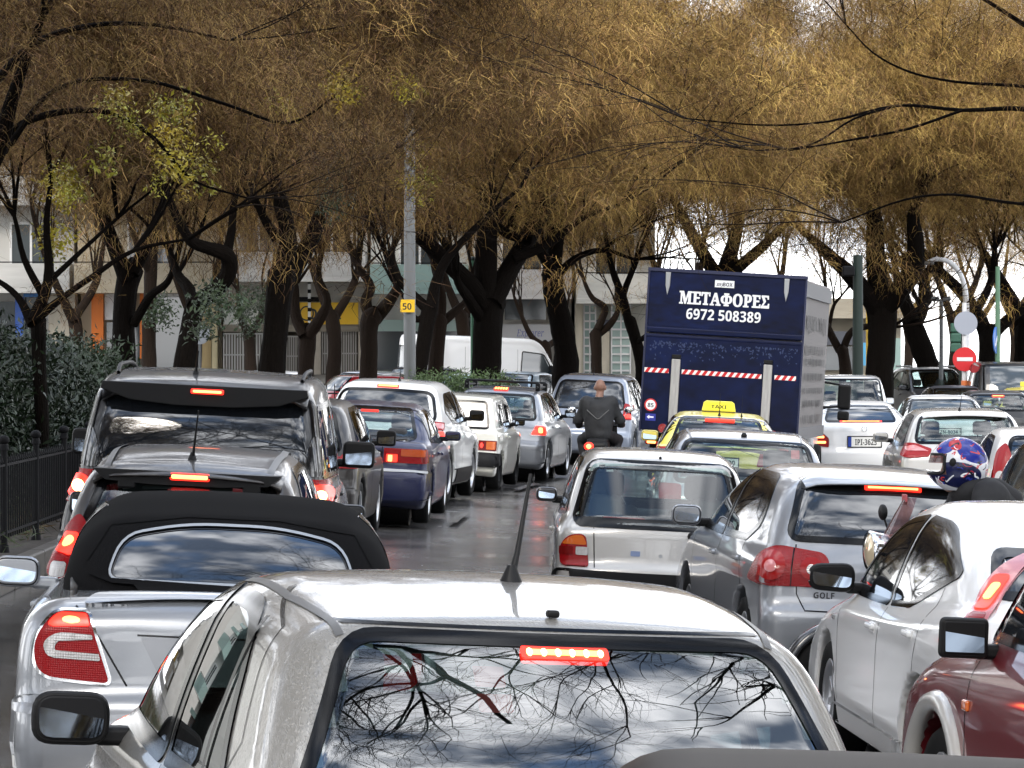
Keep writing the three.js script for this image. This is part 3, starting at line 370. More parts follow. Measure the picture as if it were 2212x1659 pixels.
{ // silver convertible
  const low = [[0.2, 0.2, 0.06], [0.05, 0.27, 0.1], [0, 0.44, 0.2], [0.01, 0.62, 0.08], [0.06, 0.67, 0.05], [0.07, 0.98, 0.1], [0.2, 1.045, 0.1], [0.8, 1.03, 0.4], [3.1, 0.98, 0.5], [4.0, 0.86, 0.5], [4.5, 0.68, 0.2], [4.63, 0.5, 0.12], [4.6, 0.28, 0.1], [4.4, 0.2, 0.08]];
  const gre = [[0.9, 0.9, 0.02], [0.76, 1.0, 0.03], [0.9, 1.11, 0.3], [1.07, 1.21, 0.3], [1.3, 1.315, 0.16], [1.9, 1.39, 0.5], [2.3, 1.4, 0.4], [2.6, 1.32, 0.2], [3.2, 0.98, 0.1], [3.1, 0.8, 0.02]];
  const c = new Car({ name: 'silver_convertible', label: 'silver convertible with black fabric roof closed, at the left edge', L: 4.63, W: 1.76, H: 1.41, belt: 1.0, low, gre, cu: 3.2, rw: 0.32, h: 0.04, split: true, wb: 0.73, wr: 0.6, crown: 0.07, cg: 0.07, gc: 2.1, kg: 0.2, kl: 0.14, axles: [1.0, 3.75], rearSeat: false, gt: 0.06, crL: 0.05 });
  c.paintMat = P.silver;
  c.body(P.silver).wheels(5); c.add('fabric_roof', netGeo(c.top), M.fabric); c.add('roof_hem', c.line(0, [[-0.6, 1.075], [-0.5, 1.045], [0, 1.035], [0.5, 1.045], [0.6, 1.075]], 0.02, 0.012), M.fabric);
  c.window('rear_window', 0, rpoly([[-0.52, 1.055, 0.05], [0.52, 1.055, 0.05], [0.47, 1.22, 0.09], [0.2, 1.275, 0.2], [-0.2, 1.275, 0.2], [-0.47, 1.22, 0.09]], 5), M.dark, { rim: 0.014, nu: 18, inn: 0.1 }); c.add('window_trim', c.ring(0, rpoly([[-0.52, 1.055, 0.05], [0.52, 1.055, 0.05], [0.47, 1.22, 0.09], [0.2, 1.275, 0.2], [-0.2, 1.275, 0.2], [-0.47, 1.22, 0.09]], 5), 0, 0.01, 0.012), M.steel);
  c.add('roof_seam', c.line(0, [[-0.62, 1.12], [-0.53, 1.27], [-0.2, 1.315], [0.2, 1.315], [0.53, 1.27], [0.62, 1.12]], 0.012, 0.004), M.fabric);
  c.window('side_window', SIDE, rpoly([[1.8, 1.0, 0.03], [3.0, 1.0, 0.05], [2.45, 1.3, 0.12], [1.85, 1.31, 0.04]], 4), M.dark, { rim: 0.03 });
  c.window('windscreen', FRONT, trap(1.06, 1.3, 0.66, 0.56, 0.06), M.dark, { rim: 0.04 });
  c.mirrors(2.4, 0.93, P.silver, { w: 0.22, h: 0.145, r: 0.065, arm: P.silver });
  const out = rpoly([[0.47, 0.69, 0.03], [0.76, 0.71, 0.12], [0.785, 0.85, 0.08], [0.7, 0.965, 0.05], [0.57, 0.965, 0.02]], 6);
  const ls = lamp(c, 0, out, M.red, 0.012); inner(c, ls, 0, rpoly([[0.56, 0.915, 0.01], [0.735, 0.905, 0.03], [0.69, 0.957, 0.03], [0.575, 0.957, 0.01]], 4), M.lit, 0.018); inner(c, ls, 0, circ(0.635, 0.932, 0.036, 0.012), M.hot, 0.021, 'lit_core');
  inner(c, ls, 0, rpoly([[0.51, 0.78, 0.01], [0.725, 0.785, 0.05], [0.745, 0.845, 0.05], [0.69, 0.888, 0.04], [0.55, 0.884, 0.01], [0.545, 0.864, 0.005], [0.69, 0.853, 0.03], [0.7, 0.81, 0.03], [0.52, 0.81, 0.005]], 4), M.clear, 0.018, 'clear_lens');
  for (const m of [1, -1]) { const g = c.ring(0, out, 0, 0.012, 0.01); c.add('lamp_trim', m > 0 ? g : c.mir(g), M.chrome); }
  c.seams([[[-0.68, 1.045], [-0.56, 0.93], [-0.4, 0.68]], [[0.68, 1.045], [0.56, 0.93], [0.4, 0.68]]], null, 0);
  c.add('boot_lip', c.patch('top', rpoly([[-0.6, 0.16, 0.04], [0.6, 0.16, 0.04], [0.52, 0.3, 0.06], [-0.52, 0.3, 0.06]], 4), 0.02, 16, 4, 0.03), P.silver);
  c.add('plate_recess', c.patch(0, rpoly([[-0.36, 0.885, 0.02], [0.36, 0.885, 0.02], [0.27, 0.72, 0.04], [-0.27, 0.72, 0.04]].reverse(), 4), 0.003, 8, 4, 0), P.silver2); c.seams([[[-0.37, 0.89], [0.37, 0.89]]], null, 0);
  c.strip('bumper', 0, -0.86, 0.86, 0.3, 0.63, P.silver, 0.014, 0.08); c.strip('bumper_strip', 0, -0.84, -0.3, 0.555, 0.59, P.silver2, 0.024, 0.015); c.strip('bumper_strip', 0, 0.3, 0.84, 0.555, 0.59, P.silver2, 0.024, 0.015);
  c.seams([[[1.78, 0.32], [1.78, 0.98]], [[3.0, 0.34], [3.05, 0.98]]]); c.handle(2.0, 0.86, P.silver); c.plate(0.5, 'ZKH-7290');
  c.place(472, 14.8, -4.5);
}
{ // small dark hatch before the convertible
  const c = new Car({ name: 'brown_hatchback', label: 'dark brown small hatchback with roof spoiler directly ahead of the convertible', L: 3.8, W: 1.5, H: 1.47, belt: 0.95, bu: 0.1, ru: 0.42, rd: 0.09, wu: 2.2, cu: 3.05, rw: 0.3, h: 0.05, crown: 0.05, wr: 0.52 });
  c.paintMat = P.brown;
  c.window('rear_window', 0, trap(0.98, 1.3, 0.56, 0.46, 0.06), M.glass, { rim: 0.04, nu: 14 }); windscreen(c); sideSet(c, { r: 0.6, b: 1.7, f: 2.85, lo: 0.96, hi: 1.38, rt: 0.3 }, M.tint);
  c.body(P.brown).wheels(7); c.mirrors(2.6, 1.0, P.blackP, { w: 0.2, h: 0.15 });
  c.spoiler(0.53, 0.5, 0.24, P.brown);
  c.add('spoiler_underside', extr([[-0.52, 0.03], [0.52, 0.03], [0.45, -0.03], [0.2, -0.045], [-0.2, -0.045], [-0.45, -0.03]], 0.2).translate(0, 1.32, -0.5), M.black);
  c.add('lit_core', rbox(0.2, 0.022, 0.03, 0.008, 0.02, 1.325, -0.265), M.hot, c.add('brake_light', rbox(0.22, 0.042, 0.03, 0.012, 0.02, 1.325, -0.28), M.litR)); c.add('wiper_mount', [-0.33, 0.36].map(x => rbox(0.1, 0.06, 0.05, 0.015, x, 1.275, -0.33)), M.black);
  for (const s of [1, -1]) c.add('roof_strip', (g => s > 0 ? g : c.mir(g))(c.line('top', [[0.45, 0.44], [0.47, 1.2], [0.45, 2.1]], 0.035, 0.012)), M.trim);
  c.antenna(0, 0.62, 0.28, 0.3, 0.007);
  const ls = lamp(c, 0.9, rpoly([[-0.06, 0.72, 0.03], [0.1, 0.76, 0.04], [0.16, 1.0, 0.03], [0.08, 1.1, 0.04], [0.0, 1.02, 0.03]], 4), M.red, 0.02); inner(c, ls, 0.9, rpoly([[0.0, 0.86, 0.02], [0.11, 0.88, 0.02], [0.12, 0.99, 0.02], [0.03, 0.99, 0.02]], 4), M.lit, 0.026); inner(c, ls, 0.9, circ(0.065, 0.935, 0.03, 0.035), M.hot, 0.03, 'lit_core'); inner(c, ls, 0.9, rect(0.0, 0.07, 0.75, 0.83, 0.02), M.clear, 0.026, 'clear_lens');
  c.strip('bumper', 0, -0.71, 0.71, 0.3, 0.6, P.brown, 0.016, 0.05); c.plate(0.78, 'XEH-1156');
  c.place(366, 20.1, 0);
}
{ // black four-wheel drive
  const low = [[0.16, 0.3, 0.06], [0.02, 0.36, 0.06], [0, 0.55, 0.1], [0, 0.74, 0.05], [0.07, 0.8, 0.05], [0.1, 1.12, 0.08], [0.3, 1.16, 0.1], [3.3, 1.16, 0.5], [4.1, 1.08, 0.4], [4.65, 0.85, 0.2], [4.74, 0.6, 0.12], [4.7, 0.36, 0.1], [4.5, 0.28, 0.08]];
  const gre = [[0.22, 0.9, 0.02], [0.14, 1.12, 0.04], [0.155, 1.35, 0.4], [0.22, 1.57, 0.4], [0.36, 1.79, 0.1], [0.9, 1.86, 0.4], [2.3, 1.88, 0.5], [2.85, 1.79, 0.3], [3.5, 1.16, 0.12], [3.45, 0.9, 0.02]];
  const c = new Car({ name: 'black_suv', label: 'black four-wheel drive with tinted glass and red spoiler light, largest in the left lane', L: 4.74, W: 1.9, H: 1.88, belt: 1.14, low, gre, cu: 3.5, rw: 0.37, h: 0.055, wb: 0.88, wr: 0.74, crown: 0.04, cg: 0.03, axles: [0.95, 3.8], kl: 0.08 });
  c.paintMat = P.blackP;
  c.body(P.blackP).wheels(5); const rwO = rpoly([[-0.8, 1.21, 0.05], [0.8, 1.21, 0.05], [0.72, 1.7, 0.06], [-0.72, 1.7, 0.06]], 5);
  c.window('rear_window', 0, rwO, M.dark, { rim: 0.03, nu: 18 }); c.window('windscreen', FRONT, trap(1.22, 1.72, 0.76, 0.63, 0.07), M.dark); sideSet(c, { r: 0.32, b: 1.75, f: 3.2, lo: 1.17, hi: 1.68, rt: 0.14 }, M.dark);
  c.spoiler(0.7, 0.42, 0.24, P.blackP, 0.05); c.add('spoiler_underside', extr([[-0.68, 0.06], [0.68, 0.06], [0.69, 0.02], [0.5, -0.045], [0.2, -0.07], [-0.2, -0.07], [-0.5, -0.045], [-0.69, 0.02]], 0.22, 0.005).translate(0, 1.71, -0.4), M.black);
  c.add('lit_core', rbox(0.19, 0.016, 0.03, 0.006, 0.02, 1.735, -0.155), M.hot, c.add('brake_light', rbox(0.22, 0.034, 0.03, 0.01, 0.02, 1.735, -0.17), M.litR));
  c.mirrors(3.0, 1.22, M.black, { w: 0.24, h: 0.2, r: 0.05 });
  const pil = c.patch(0, rpoly([[0.66, 1.2, 0.02], [0.85, 1.2, 0.02], [0.82, 1.38, 0.02], [0.75, 1.5, 0.08], [0.68, 1.33, 0.1]], 5), 0.006, 6, 8, 0); c.add('corner_glass', pil, M.dark); c.add('corner_glass', c.mir(pil), M.dark);
  const ls = lamp(c, 0, rpoly([[0.64, 0.96, 0.02], [0.9, 0.96, 0.03], [0.9, 1.18, 0.04], [0.62, 1.18, 0.03]], 4), M.red, 0.014); inner(c, ls, 0, circ(0.8, 1.06, 0.075, 0.085), M.lit, 0.02); inner(c, ls, 0, circ(0.8, 1.06, 0.036), glow(1, 0.6, 0.2, 8), 0.024); inner(c, ls, 0, circ(0.69, 1.07, 0.05, 0.075), M.redDark, 0.02, 'dark_lens');
  const l2 = lamp(c, SIDE, rpoly([[0.05, 0.96, 0.02], [0.18, 0.98, 0.03], [0.16, 1.17, 0.04], [0.1, 1.18, 0.03]], 4), M.red, 0.012);
  for (const s of [-1, 1]) c.add('roof_rail', tube([V(s * 0.63, 1.83, -0.8), V(s * 0.64, 1.872, -1.0), V(s * 0.65, 1.89, -1.6), V(s * 0.64, 1.88, -2.3), V(s * 0.62, 1.82, -2.5)], [0.014, 0.015, 0.015, 0.015, 0.012], 6), M.black);
  c.strip('bumper', 0, -0.9, 0.9, 0.4, 0.76, P.blackP, 0.03, 0.06); c.seams([[[-0.72, 0.78], [-0.76, 1.14]], [[0.72, 0.78], [0.76, 1.14]]], null, 0); c.plate(0.92, 'IKX-5083');
  c.antenna(-0.1, 0.8, 0.16, 0.5); c.place(410, 24.6, -1.4);
}
{ // dark hatch, half hidden
  const c = new Car({ name: 'dark_hatchback', label: 'dark brown hatchback half hidden behind the black four-wheel drive', L: 4.1, W: 1.74, H: 1.52, ru: 0.5, wu: 2.3, cu: 3.2, rw: 0.33, h: 0.06 });
  c.paintMat = P.brown; c.window('rear_window', 0, trap(0.98, 1.38, 0.66, 0.54, 0.07), M.glass); windscreen(c); sideSet(c, { r: 0.65, b: 1.8, f: 3.0, lo: 0.97, hi: 1.42 }, M.tint);
  c.body(P.brown).wheels(7); c.mirrors(2.8, 1.02, M.black, { w: 0.22, h: 0.18 }); const ls = lamp(c, 0, rpoly([[0.55, 0.8, 0.02], [0.84, 0.8, 0.03], [0.84, 0.96, 0.04], [0.7, 0.98, 0.03]], 4), M.red, 0.014); inner(c, ls, 0, rpoly([[0.66, 0.815, 0.01], [0.82, 0.83, 0.02], [0.83, 0.92, 0.02]], 3), M.lit, 0.02); lamp(c, SIDE, rpoly([[0.03, 0.8, 0.02], [0.25, 0.86, 0.02], [0.1, 0.97, 0.03]], 3), M.red, 0.01);
  c.strip('bumper', 0, -0.84, 0.84, 0.3, 0.6, P.brown, 0.016, 0.05); c.plate(0.75, 'NKB-3310'); c.place(588, 38.6, 2.4);
}
{ // dark blue saloon
  const c = new Car({ name: 'navy_saloon', label: 'navy blue saloon with rectangular red lights behind the white crossover', type: 'sedan', L: 4.43, W: 1.7, H: 1.43, belt: 0.95, deck: 1.0, bu: 0.68, ru: 1.42, wu: 2.5, cu: 3.15, rw: 0.31, h: 0.055, wr: 0.58, kl: 0.08 });
  c.paintMat = P.navy; c.window('rear_window', 0, trap(1.0, 1.345, 0.62, 0.5, 0.06), M.glass); windscreen(c); sideSet(c, { r: 1.0, b: 1.95, f: 3.0, lo: 0.95, hi: 1.33, rt: 0.35 }, M.tint);
  c.body(P.navy).wheels(7); c.mirrors(2.85, 0.98, P.navy, { w: 0.2, h: 0.12 });
  const ls = lamp(c, 0, rect(0.3, 0.8, 0.73, 0.9, 0.015), M.red, 0.012); inner(c, ls, 0, rect(0.33, 0.46, 0.74, 0.83, 0.01), M.lit, 0.018); inner(c, ls, 0, rect(0.35, 0.4, 0.745, 0.82, 0.008), M.hot, 0.022); inner(c, ls, 0, rect(0.5, 0.78, 0.81, 0.89, 0.01), phy(0.45, 0.07, 0.01, 0.2, 0, { specularIntensity: 0.6 }), 0.018, 'amber_lens'); lamp(c, SIDE, rect(0.03, 0.2, 0.74, 0.89, 0.01), M.redDark, 0.01);
  c.strip('bumper', 0, -0.83, 0.83, 0.3, 0.66, P.navy, 0.03, 0.05); c.strip('bumper_strip', 0, -0.8, 0.8, 0.61, 0.645, M.steel, 0.04, 0.01); c.plate(0.8, 'ZHP-6214'); c.seams([[[-0.28, 0.7], [-0.28, 0.98]], [[0.28, 0.7], [0.28, 0.98]]], null, 0); c.add('brake_light', rbox(0.22, 0.03, 0.03, 0.01, 0, 1.31, -1.32), M.litSoft); c.place(766, 43.7, 2.8);
}
{ // white crossover
  const low = [[0.16, 0.24, 0.06], [0.02, 0.32, 0.06], [0, 0.5, 0.12], [0.0, 0.7, 0.05], [0.05, 0.76, 0.05], [0.08, 1.03, 0.1], [0.3, 1.09, 0.2], [3.3, 1.04, 0.5], [3.9, 0.96, 0.4], [4.3, 0.75, 0.2], [4.38, 0.52, 0.12], [4.34, 0.3, 0.1], [4.2, 0.22, 0.08]];
  const c = new Car({ name: 'white_crossover', label: 'white crossover with dark wide rear window and black lower sills in the left queue', L: 4.38, W: 1.8, H: 1.66, belt: 1.06, low, bu: 0.14, ru: 0.55, rd: 0.05, wu: 2.35, cu: 3.3, rw: 0.36, h: 0.055, wr: 0.6 });
  c.paintMat = P.white; c.window('rear_window', 0, trap(1.1, 1.5, 0.72, 0.62, 0.12, 0.02), M.dark, { nu: 14 }); windscreen(c, { mat: M.dark });
  c.window('side_window', SIDE, rpoly([[0.7, 1.24, 0.05], [1.15, 1.09, 0.05], [1.85, 1.07, 0.03], [1.87, 1.5, 0.04], [1.05, 1.47, 0.12]], 4), M.dark); c.window('side_window', SIDE, rpoly([[1.95, 1.07, 0.03], [3.1, 1.07, 0.05], [2.45, 1.46, 0.14], [1.97, 1.5, 0.04]], 4), M.dark);
  c.seams([[[1.9, 0.35], [1.9, 1.05]], [[3.0, 0.4], [3.12, 1.05]]]); c.handle(2.05, 0.95, P.white); c.handle(1.1, 0.98, P.white);
  c.body(P.white).wheels(5); c.mirrors(2.95, 1.13, M.black, { w: 0.22, h: 0.16 }); c.brake(1.555, 0.3, 0.035, M.lit, 0, 0.012); c.add('hot_strip', c.patch(0, rect(-0.13, 0.13, 1.548, 1.562, 0.004), 0.016, 6, 2, 0.004), M.hot); c.antenna(0.1, 0.9, 0.2, 0.3);
  const ls = lamp(c, 0.75, rpoly([[-0.16, 1.0, 0.02], [0.12, 0.99, 0.03], [0.22, 1.1, 0.02], [-0.12, 1.12, 0.03]], 4), M.red, 0.016); inner(c, ls, 0.75, rpoly([[0.0, 1.01, 0.01], [0.1, 1.01, 0.02], [0.17, 1.08, 0.01], [0.02, 1.09, 0.01]], 3), M.pink, 0.022, 'clear_lens'); const l2 = lamp(c, 0.6, rect(-0.06, 0.06, 0.88, 0.98, 0.02), M.lit, 0.014);
  c.strip('bumper', 0, -0.84, 0.84, 0.3, 0.56, M.black, 0.02, 0.06); c.strip('sill', SIDE, 1.15, 3.1, 0.26, 0.46, M.black, 0.014, 0.04); c.plate(0.85, 'IZM-2048'); c.place(815, 50, 6);
}
{ // boxy white hatchback of the eighties
  const low = [[0.14, 0.22, 0.04], [0.02, 0.3, 0.04], [0, 0.4, 0.04], [0, 0.52, 0.03], [0.05, 0.56, 0.03], [0.1, 0.9, 0.04], [0.2, 0.92, 0.05], [2.75, 0.92, 0.2], [3.4, 0.84, 0.15], [3.5, 0.62, 0.06], [3.56, 0.48, 0.05], [3.54, 0.28, 0.05], [3.4, 0.2, 0.05]];
  const gre = [[0.2, 0.7, 0.02], [0.12, 0.9, 0.03], [0.3, 1.4, 0.06], [0.7, 1.44, 0.2], [1.8, 1.45, 0.3], [2.1, 1.4, 0.1], [2.75, 0.93, 0.06], [2.7, 0.7, 0.02]];
  const c = new Car({ name: 'boxy_white_hatchback', label: 'old boxy cream-white hatchback between the crossover and the silver estate', L: 3.56, W: 1.55, H: 1.46, low, gre, belt: 0.9, cu: 2.75, rw: 0.28, h: 0.05, wb: 0.73, wr: 0.6, crown: 0.025, cb: 0.012, cg: 0.012, kl: 0.05, kg: 0.06, axles: [0.62, 2.95], gt: 0.04 });
  c.paintMat = P.cream; c.window('rear_window', 0, trap(0.93, 1.33, 0.6, 0.53, 0.06), M.dark); c.window('windscreen', FRONT, trap(0.97, 1.36, 0.64, 0.55, 0.06), M.dark); sideSet(c, { r: 0.5, b: 1.3, f: 2.5, lo: 0.93, hi: 1.33, rt: 0.12, t: 0.45 }, M.dark);
  c.body(P.cream).wheels(7, M.plastic, 0.8); c.mirrors(2.3, 0.98, M.black, { w: 0.16, h: 0.11, r: 0.02 }); const ls = lamp(c, 0, rect(0.46, 0.73, 0.6, 0.75, 0.012), M.redDark, 0.014); inner(c, ls, 0, circ(0.51, 0.675, 0.025, 0.04), M.lit, 0.02); inner(c, ls, 0, rect(0.58, 0.715, 0.615, 0.735, 0.01), M.orange, 0.02, 'amber_lens');
  c.strip('bumper', 0, -0.74, 0.74, 0.36, 0.56, M.plastic, 0.045, 0.03); c.strip('bumper_corner', SIDE, 0.05, 0.3, 0.38, 0.56, M.plastic, 0.03, 0.03); c.plate(0.66, 'EKO-8801'); c.place(962, 56, 6.4);
}
{ // silver estate
  const c = new Car({ name: 'silver_estate', label: 'silver estate car with black roof bars beside the motorcyclist from behind', L: 4.5, W: 1.76, H: 1.54, belt: 0.98, bu: 0.12, ru: 0.72, rd: 0.06, wu: 2.5, cu: 3.35, rw: 0.32, h: 0.055, wr: 0.6 });
  c.paintMat = P.silver; c.window('rear_window', 0, trap(1.0, 1.4, 0.68, 0.56, 0.08), M.glass); windscreen(c); c.window('side_window', SIDE, rpoly([[1.95, 0.99, 0.03], [3.15, 1.0, 0.05], [2.5, 1.4, 0.14], [1.98, 1.43, 0.04]], 4), M.tint); c.window('side_window', SIDE, rpoly([[1.1, 1.0, 0.03], [1.86, 0.99, 0.03], [1.88, 1.43, 0.04], [1.2, 1.42, 0.06]], 4), M.tint); c.window('side_window', SIDE, rpoly([[0.55, 1.04, 0.05], [1.03, 1.0, 0.03], [1.12, 1.41, 0.04], [0.85, 1.38, 0.1]], 4), M.tint);
  c.seams([[[1.9, 0.35], [1.9, 0.97]], [[3.0, 0.4], [3.15, 0.97]]]); c.handle(2.05, 0.86, P.silver); c.handle(1.1, 0.88, P.silver);
  c.body(P.silver).wheels(7); c.mirrors(3.0, 1.05, M.black, { w: 0.2, h: 0.14 }); c.brake(1.475, 0.24, 0.035, M.litSoft, 0, 0.02); for (let i = 0; i < 5; i++) c.add('lit_lens', c.patch(0, rect(-0.105 + i * 0.045, -0.075 + i * 0.045, 1.46, 1.49, 0.006), 0.024, 3, 2, 0.004), M.hot);
  const ls = lamp(c, 0.5, rpoly([[-0.22, 0.74, 0.04], [0.1, 0.74, 0.05], [0.17, 0.9, 0.04], [-0.02, 1.0, 0.05]], 4), M.clear, 0.016); inner(c, ls, 0.5, rpoly([[-0.18, 0.76, 0.02], [0.06, 0.76, 0.03], [0.09, 0.89, 0.03], [-0.1, 0.9, 0.03]], 4), M.lit, 0.022); inner(c, ls, 0.5, rect(-0.06, 0.0, 0.79, 0.87, 0.02), M.hot, 0.028);
  for (const u of [0.9, 1.9]) c.add('roof_bar', [rbox(1.24, 0.035, 0.09, 0.015, 0, 1.61, -u, 1), rbox(0.08, 0.14, 0.11, 0.02, -0.6, 1.54, -u, 1), rbox(0.08, 0.14, 0.11, 0.02, 0.6, 1.54, -u, 1)], M.black); for (const s of [-1, 1]) c.add('roof_rail', rod(V(s * 0.6, 1.54, -0.7), V(s * 0.6, 1.54, -2.3), 0.02), M.black);
  c.strip('bumper', 0, -0.84, 0.84, 0.28, 0.66, P.silver, 0.025, 0.07); c.strip('bumper_strip', 0, -0.84, 0.84, 0.5, 0.58, P.silver2, 0.034, 0.02); c.plate(0.8, 'YYB-9037'); c.place(1060, 61.2, 7.4);
}
{ // blue-grey people carrier
  const c = new Car({ name: 'blue_grey_people_carrier', label: 'blue-grey people carrier seen just past the bald motorcyclist', L: 4.4, W: 1.82, H: 1.78, belt: 1.05, bu: 0.12, ru: 0.6, rd: 0.06, wu: 2.6, cu: 3.6, rw: 0.33, h: 0.065, wr: 0.64 });
  c.paintMat = P.blueGrey; c.window('rear_window', 0, trap(1.08, 1.62, 0.72, 0.6, 0.12), M.dark); c.window('windscreen', FRONT, trap(1.15, 1.66, 0.74, 0.6, 0.07), M.dark); sideSet(c, { r: 0.5, b: 1.7, f: 3.3, lo: 1.08, hi: 1.66, rt: 0.3, t: 0.7 }, M.dark);
  c.body(P.blueGrey).wheels(7); c.mirrors(3.1, 1.12, P.blueGrey); const ls = lamp(c, 0.5, rpoly([[-0.14, 0.9, 0.03], [0.05, 0.9, 0.03], [0.08, 1.2, 0.03], [-0.05, 1.22, 0.03]], 4), M.red, 0.014); inner(c, ls, 0.5, rect(-0.1, 0.04, 0.93, 1.0, 0.02), M.lit, 0.02); c.antenna(0, 0.8, 0.18); c.strip('bumper', 0, -0.86, 0.86, 0.28, 0.6, P.blueGrey, 0.02, 0.06); c.plate(0.85, 'PMH-4471'); c.place(1262, 72, 8.5);
}
{ // yellow taxi
  const c = new Car({ name: 'yellow_taxi', label: 'yellow taxi with lettered roof sign behind the blue box truck', cat: 'taxi', type: 'sedan', L: 4.5, W: 1.75, H: 1.44, deck: 1.02, bu: 0.7, ru: 1.35, wu: 2.5, cu: 3.2, rw: 0.31, h: 0.06, wr: 0.58 });
  c.paintMat = P.taxi; c.window('rear_window', 0, trap(1.0, 1.35, 0.64, 0.52, 0.08), M.glass); windscreen(c); sideSet(c, { r: 0.95, b: 1.95, f: 3.1, lo: 0.96, hi: 1.34, rt: 0.3 }, M.tint); c.body(P.taxi).wheels(7); c.mirrors(2.85, 1.0, P.taxi, { w: 0.23, h: 0.15 });
  c.add('brake_light', rbox(0.4, 0.045, 0.03, 0.012, 0, 1.325, -1.26), M.lit); const ls = lamp(c, 0, rpoly([[0.5, 0.76, 0.03], [0.83, 0.76, 0.03], [0.83, 0.95, 0.05], [0.55, 0.97, 0.03]], 4), M.red, 0.014); inner(c, ls, 0, rect(0.6, 0.76, 0.8, 0.9, 0.03), M.lit, 0.02);
  const s = canvasTex(256, 96, (g, w, h) => { g.fillStyle = '#e9e23c'; g.fillRect(0, 0, w, h); g.fillStyle = '#23241c'; g.font = 'bold 74px sans-serif'; g.textAlign = 'center'; g.textBaseline = 'middle'; g.fillText('TAXI', w / 2, h / 2 + 4, w - 40); }), sm = std(1, 1, 1, 0.4, 0, { map: s }), y = std(0.75, 0.68, 0.06, 0.4);
  const sb = c.add('roof_sign', extr([[-0.22, 0], [0.22, 0], [0.2, 0.1], [0.17, 0.12], [-0.17, 0.12], [-0.2, 0.1]], 0.1, 0.01).translate(-0.02, 1.45, -2.0), y); c.add('sign_face', new THREE.PlaneGeometry(0.34, 0.085).translate(-0.02, 1.505, -1.885), sm, sb);
  c.antenna(-0.01, 1.5, 0.3, 0.1, 0.006, 0); c.antenna(0.29, 1.5, 0.3, 0.1, 0.004, 0); c.strip('bumper', 0, -0.84, 0.84, 0.3, 0.64, P.taxi, 0.02, 0.06); c.plate(0.8, 'TAN-5520'); c.place(1545, 48.6, 3);
}
{ // silver hatch ahead of the small white one
  const c = new Car({ name: 'silver_hatchback', label: 'silver hatchback with see-through greenish rear window between taxi and small white hatchback', L: 4.0, W: 1.74, H: 1.47, ru: 0.5, rd: 0.07, wu: 2.25, cu: 3.15, h: 0.05, wr: 0.6, seats: M.seatGrey });
  c.paintMat = P.silver2; c.window('rear_window', 0, trap(0.98, 1.365, 0.68, 0.57, 0.08), M.glass, { nu: 16 }); windscreen(c); sideSet(c, { r: 0.6, b: 1.75, f: 2.95, lo: 0.97, hi: 1.38 }, M.tint); c.body(P.silver2).wheels(7); c.mirrors(2.75, 1.0, P.silver2);
  const ls = lamp(c, 0, rect(0.6, 0.8, 0.7, 0.95, 0.04), M.red); c.strip('bumper', 0, -0.83, 0.83, 0.3, 0.6, P.silver2, 0.02, 0.06); c.plate(0.76, 'YZT-2283'); { const q = c.hit('top', -0.02, 0.62); c.add('antenna_base', new THREE.SphereGeometry(0.03, 10, 8).translate(q.p[0], q.p[1] + 0.01, q.p[2]), M.black); }
  for (const s of [1, -1]) c.add('roof_strip', (g => s > 0 ? g : c.mir(g))(c.line('top', [[0.52, 0.5], [0.54, 1.2], [0.52, 2.1]], 0.02, 0.002)), M.trim); c.add('window_sticker', c.patch(0, rect(0.42, 0.5, 1.24, 1.32, 0.01), -0.008, 3, 3, 0), std(0.5, 0.06, 0.06, 0.6)); c.place(1602, 34.4, 1);
}
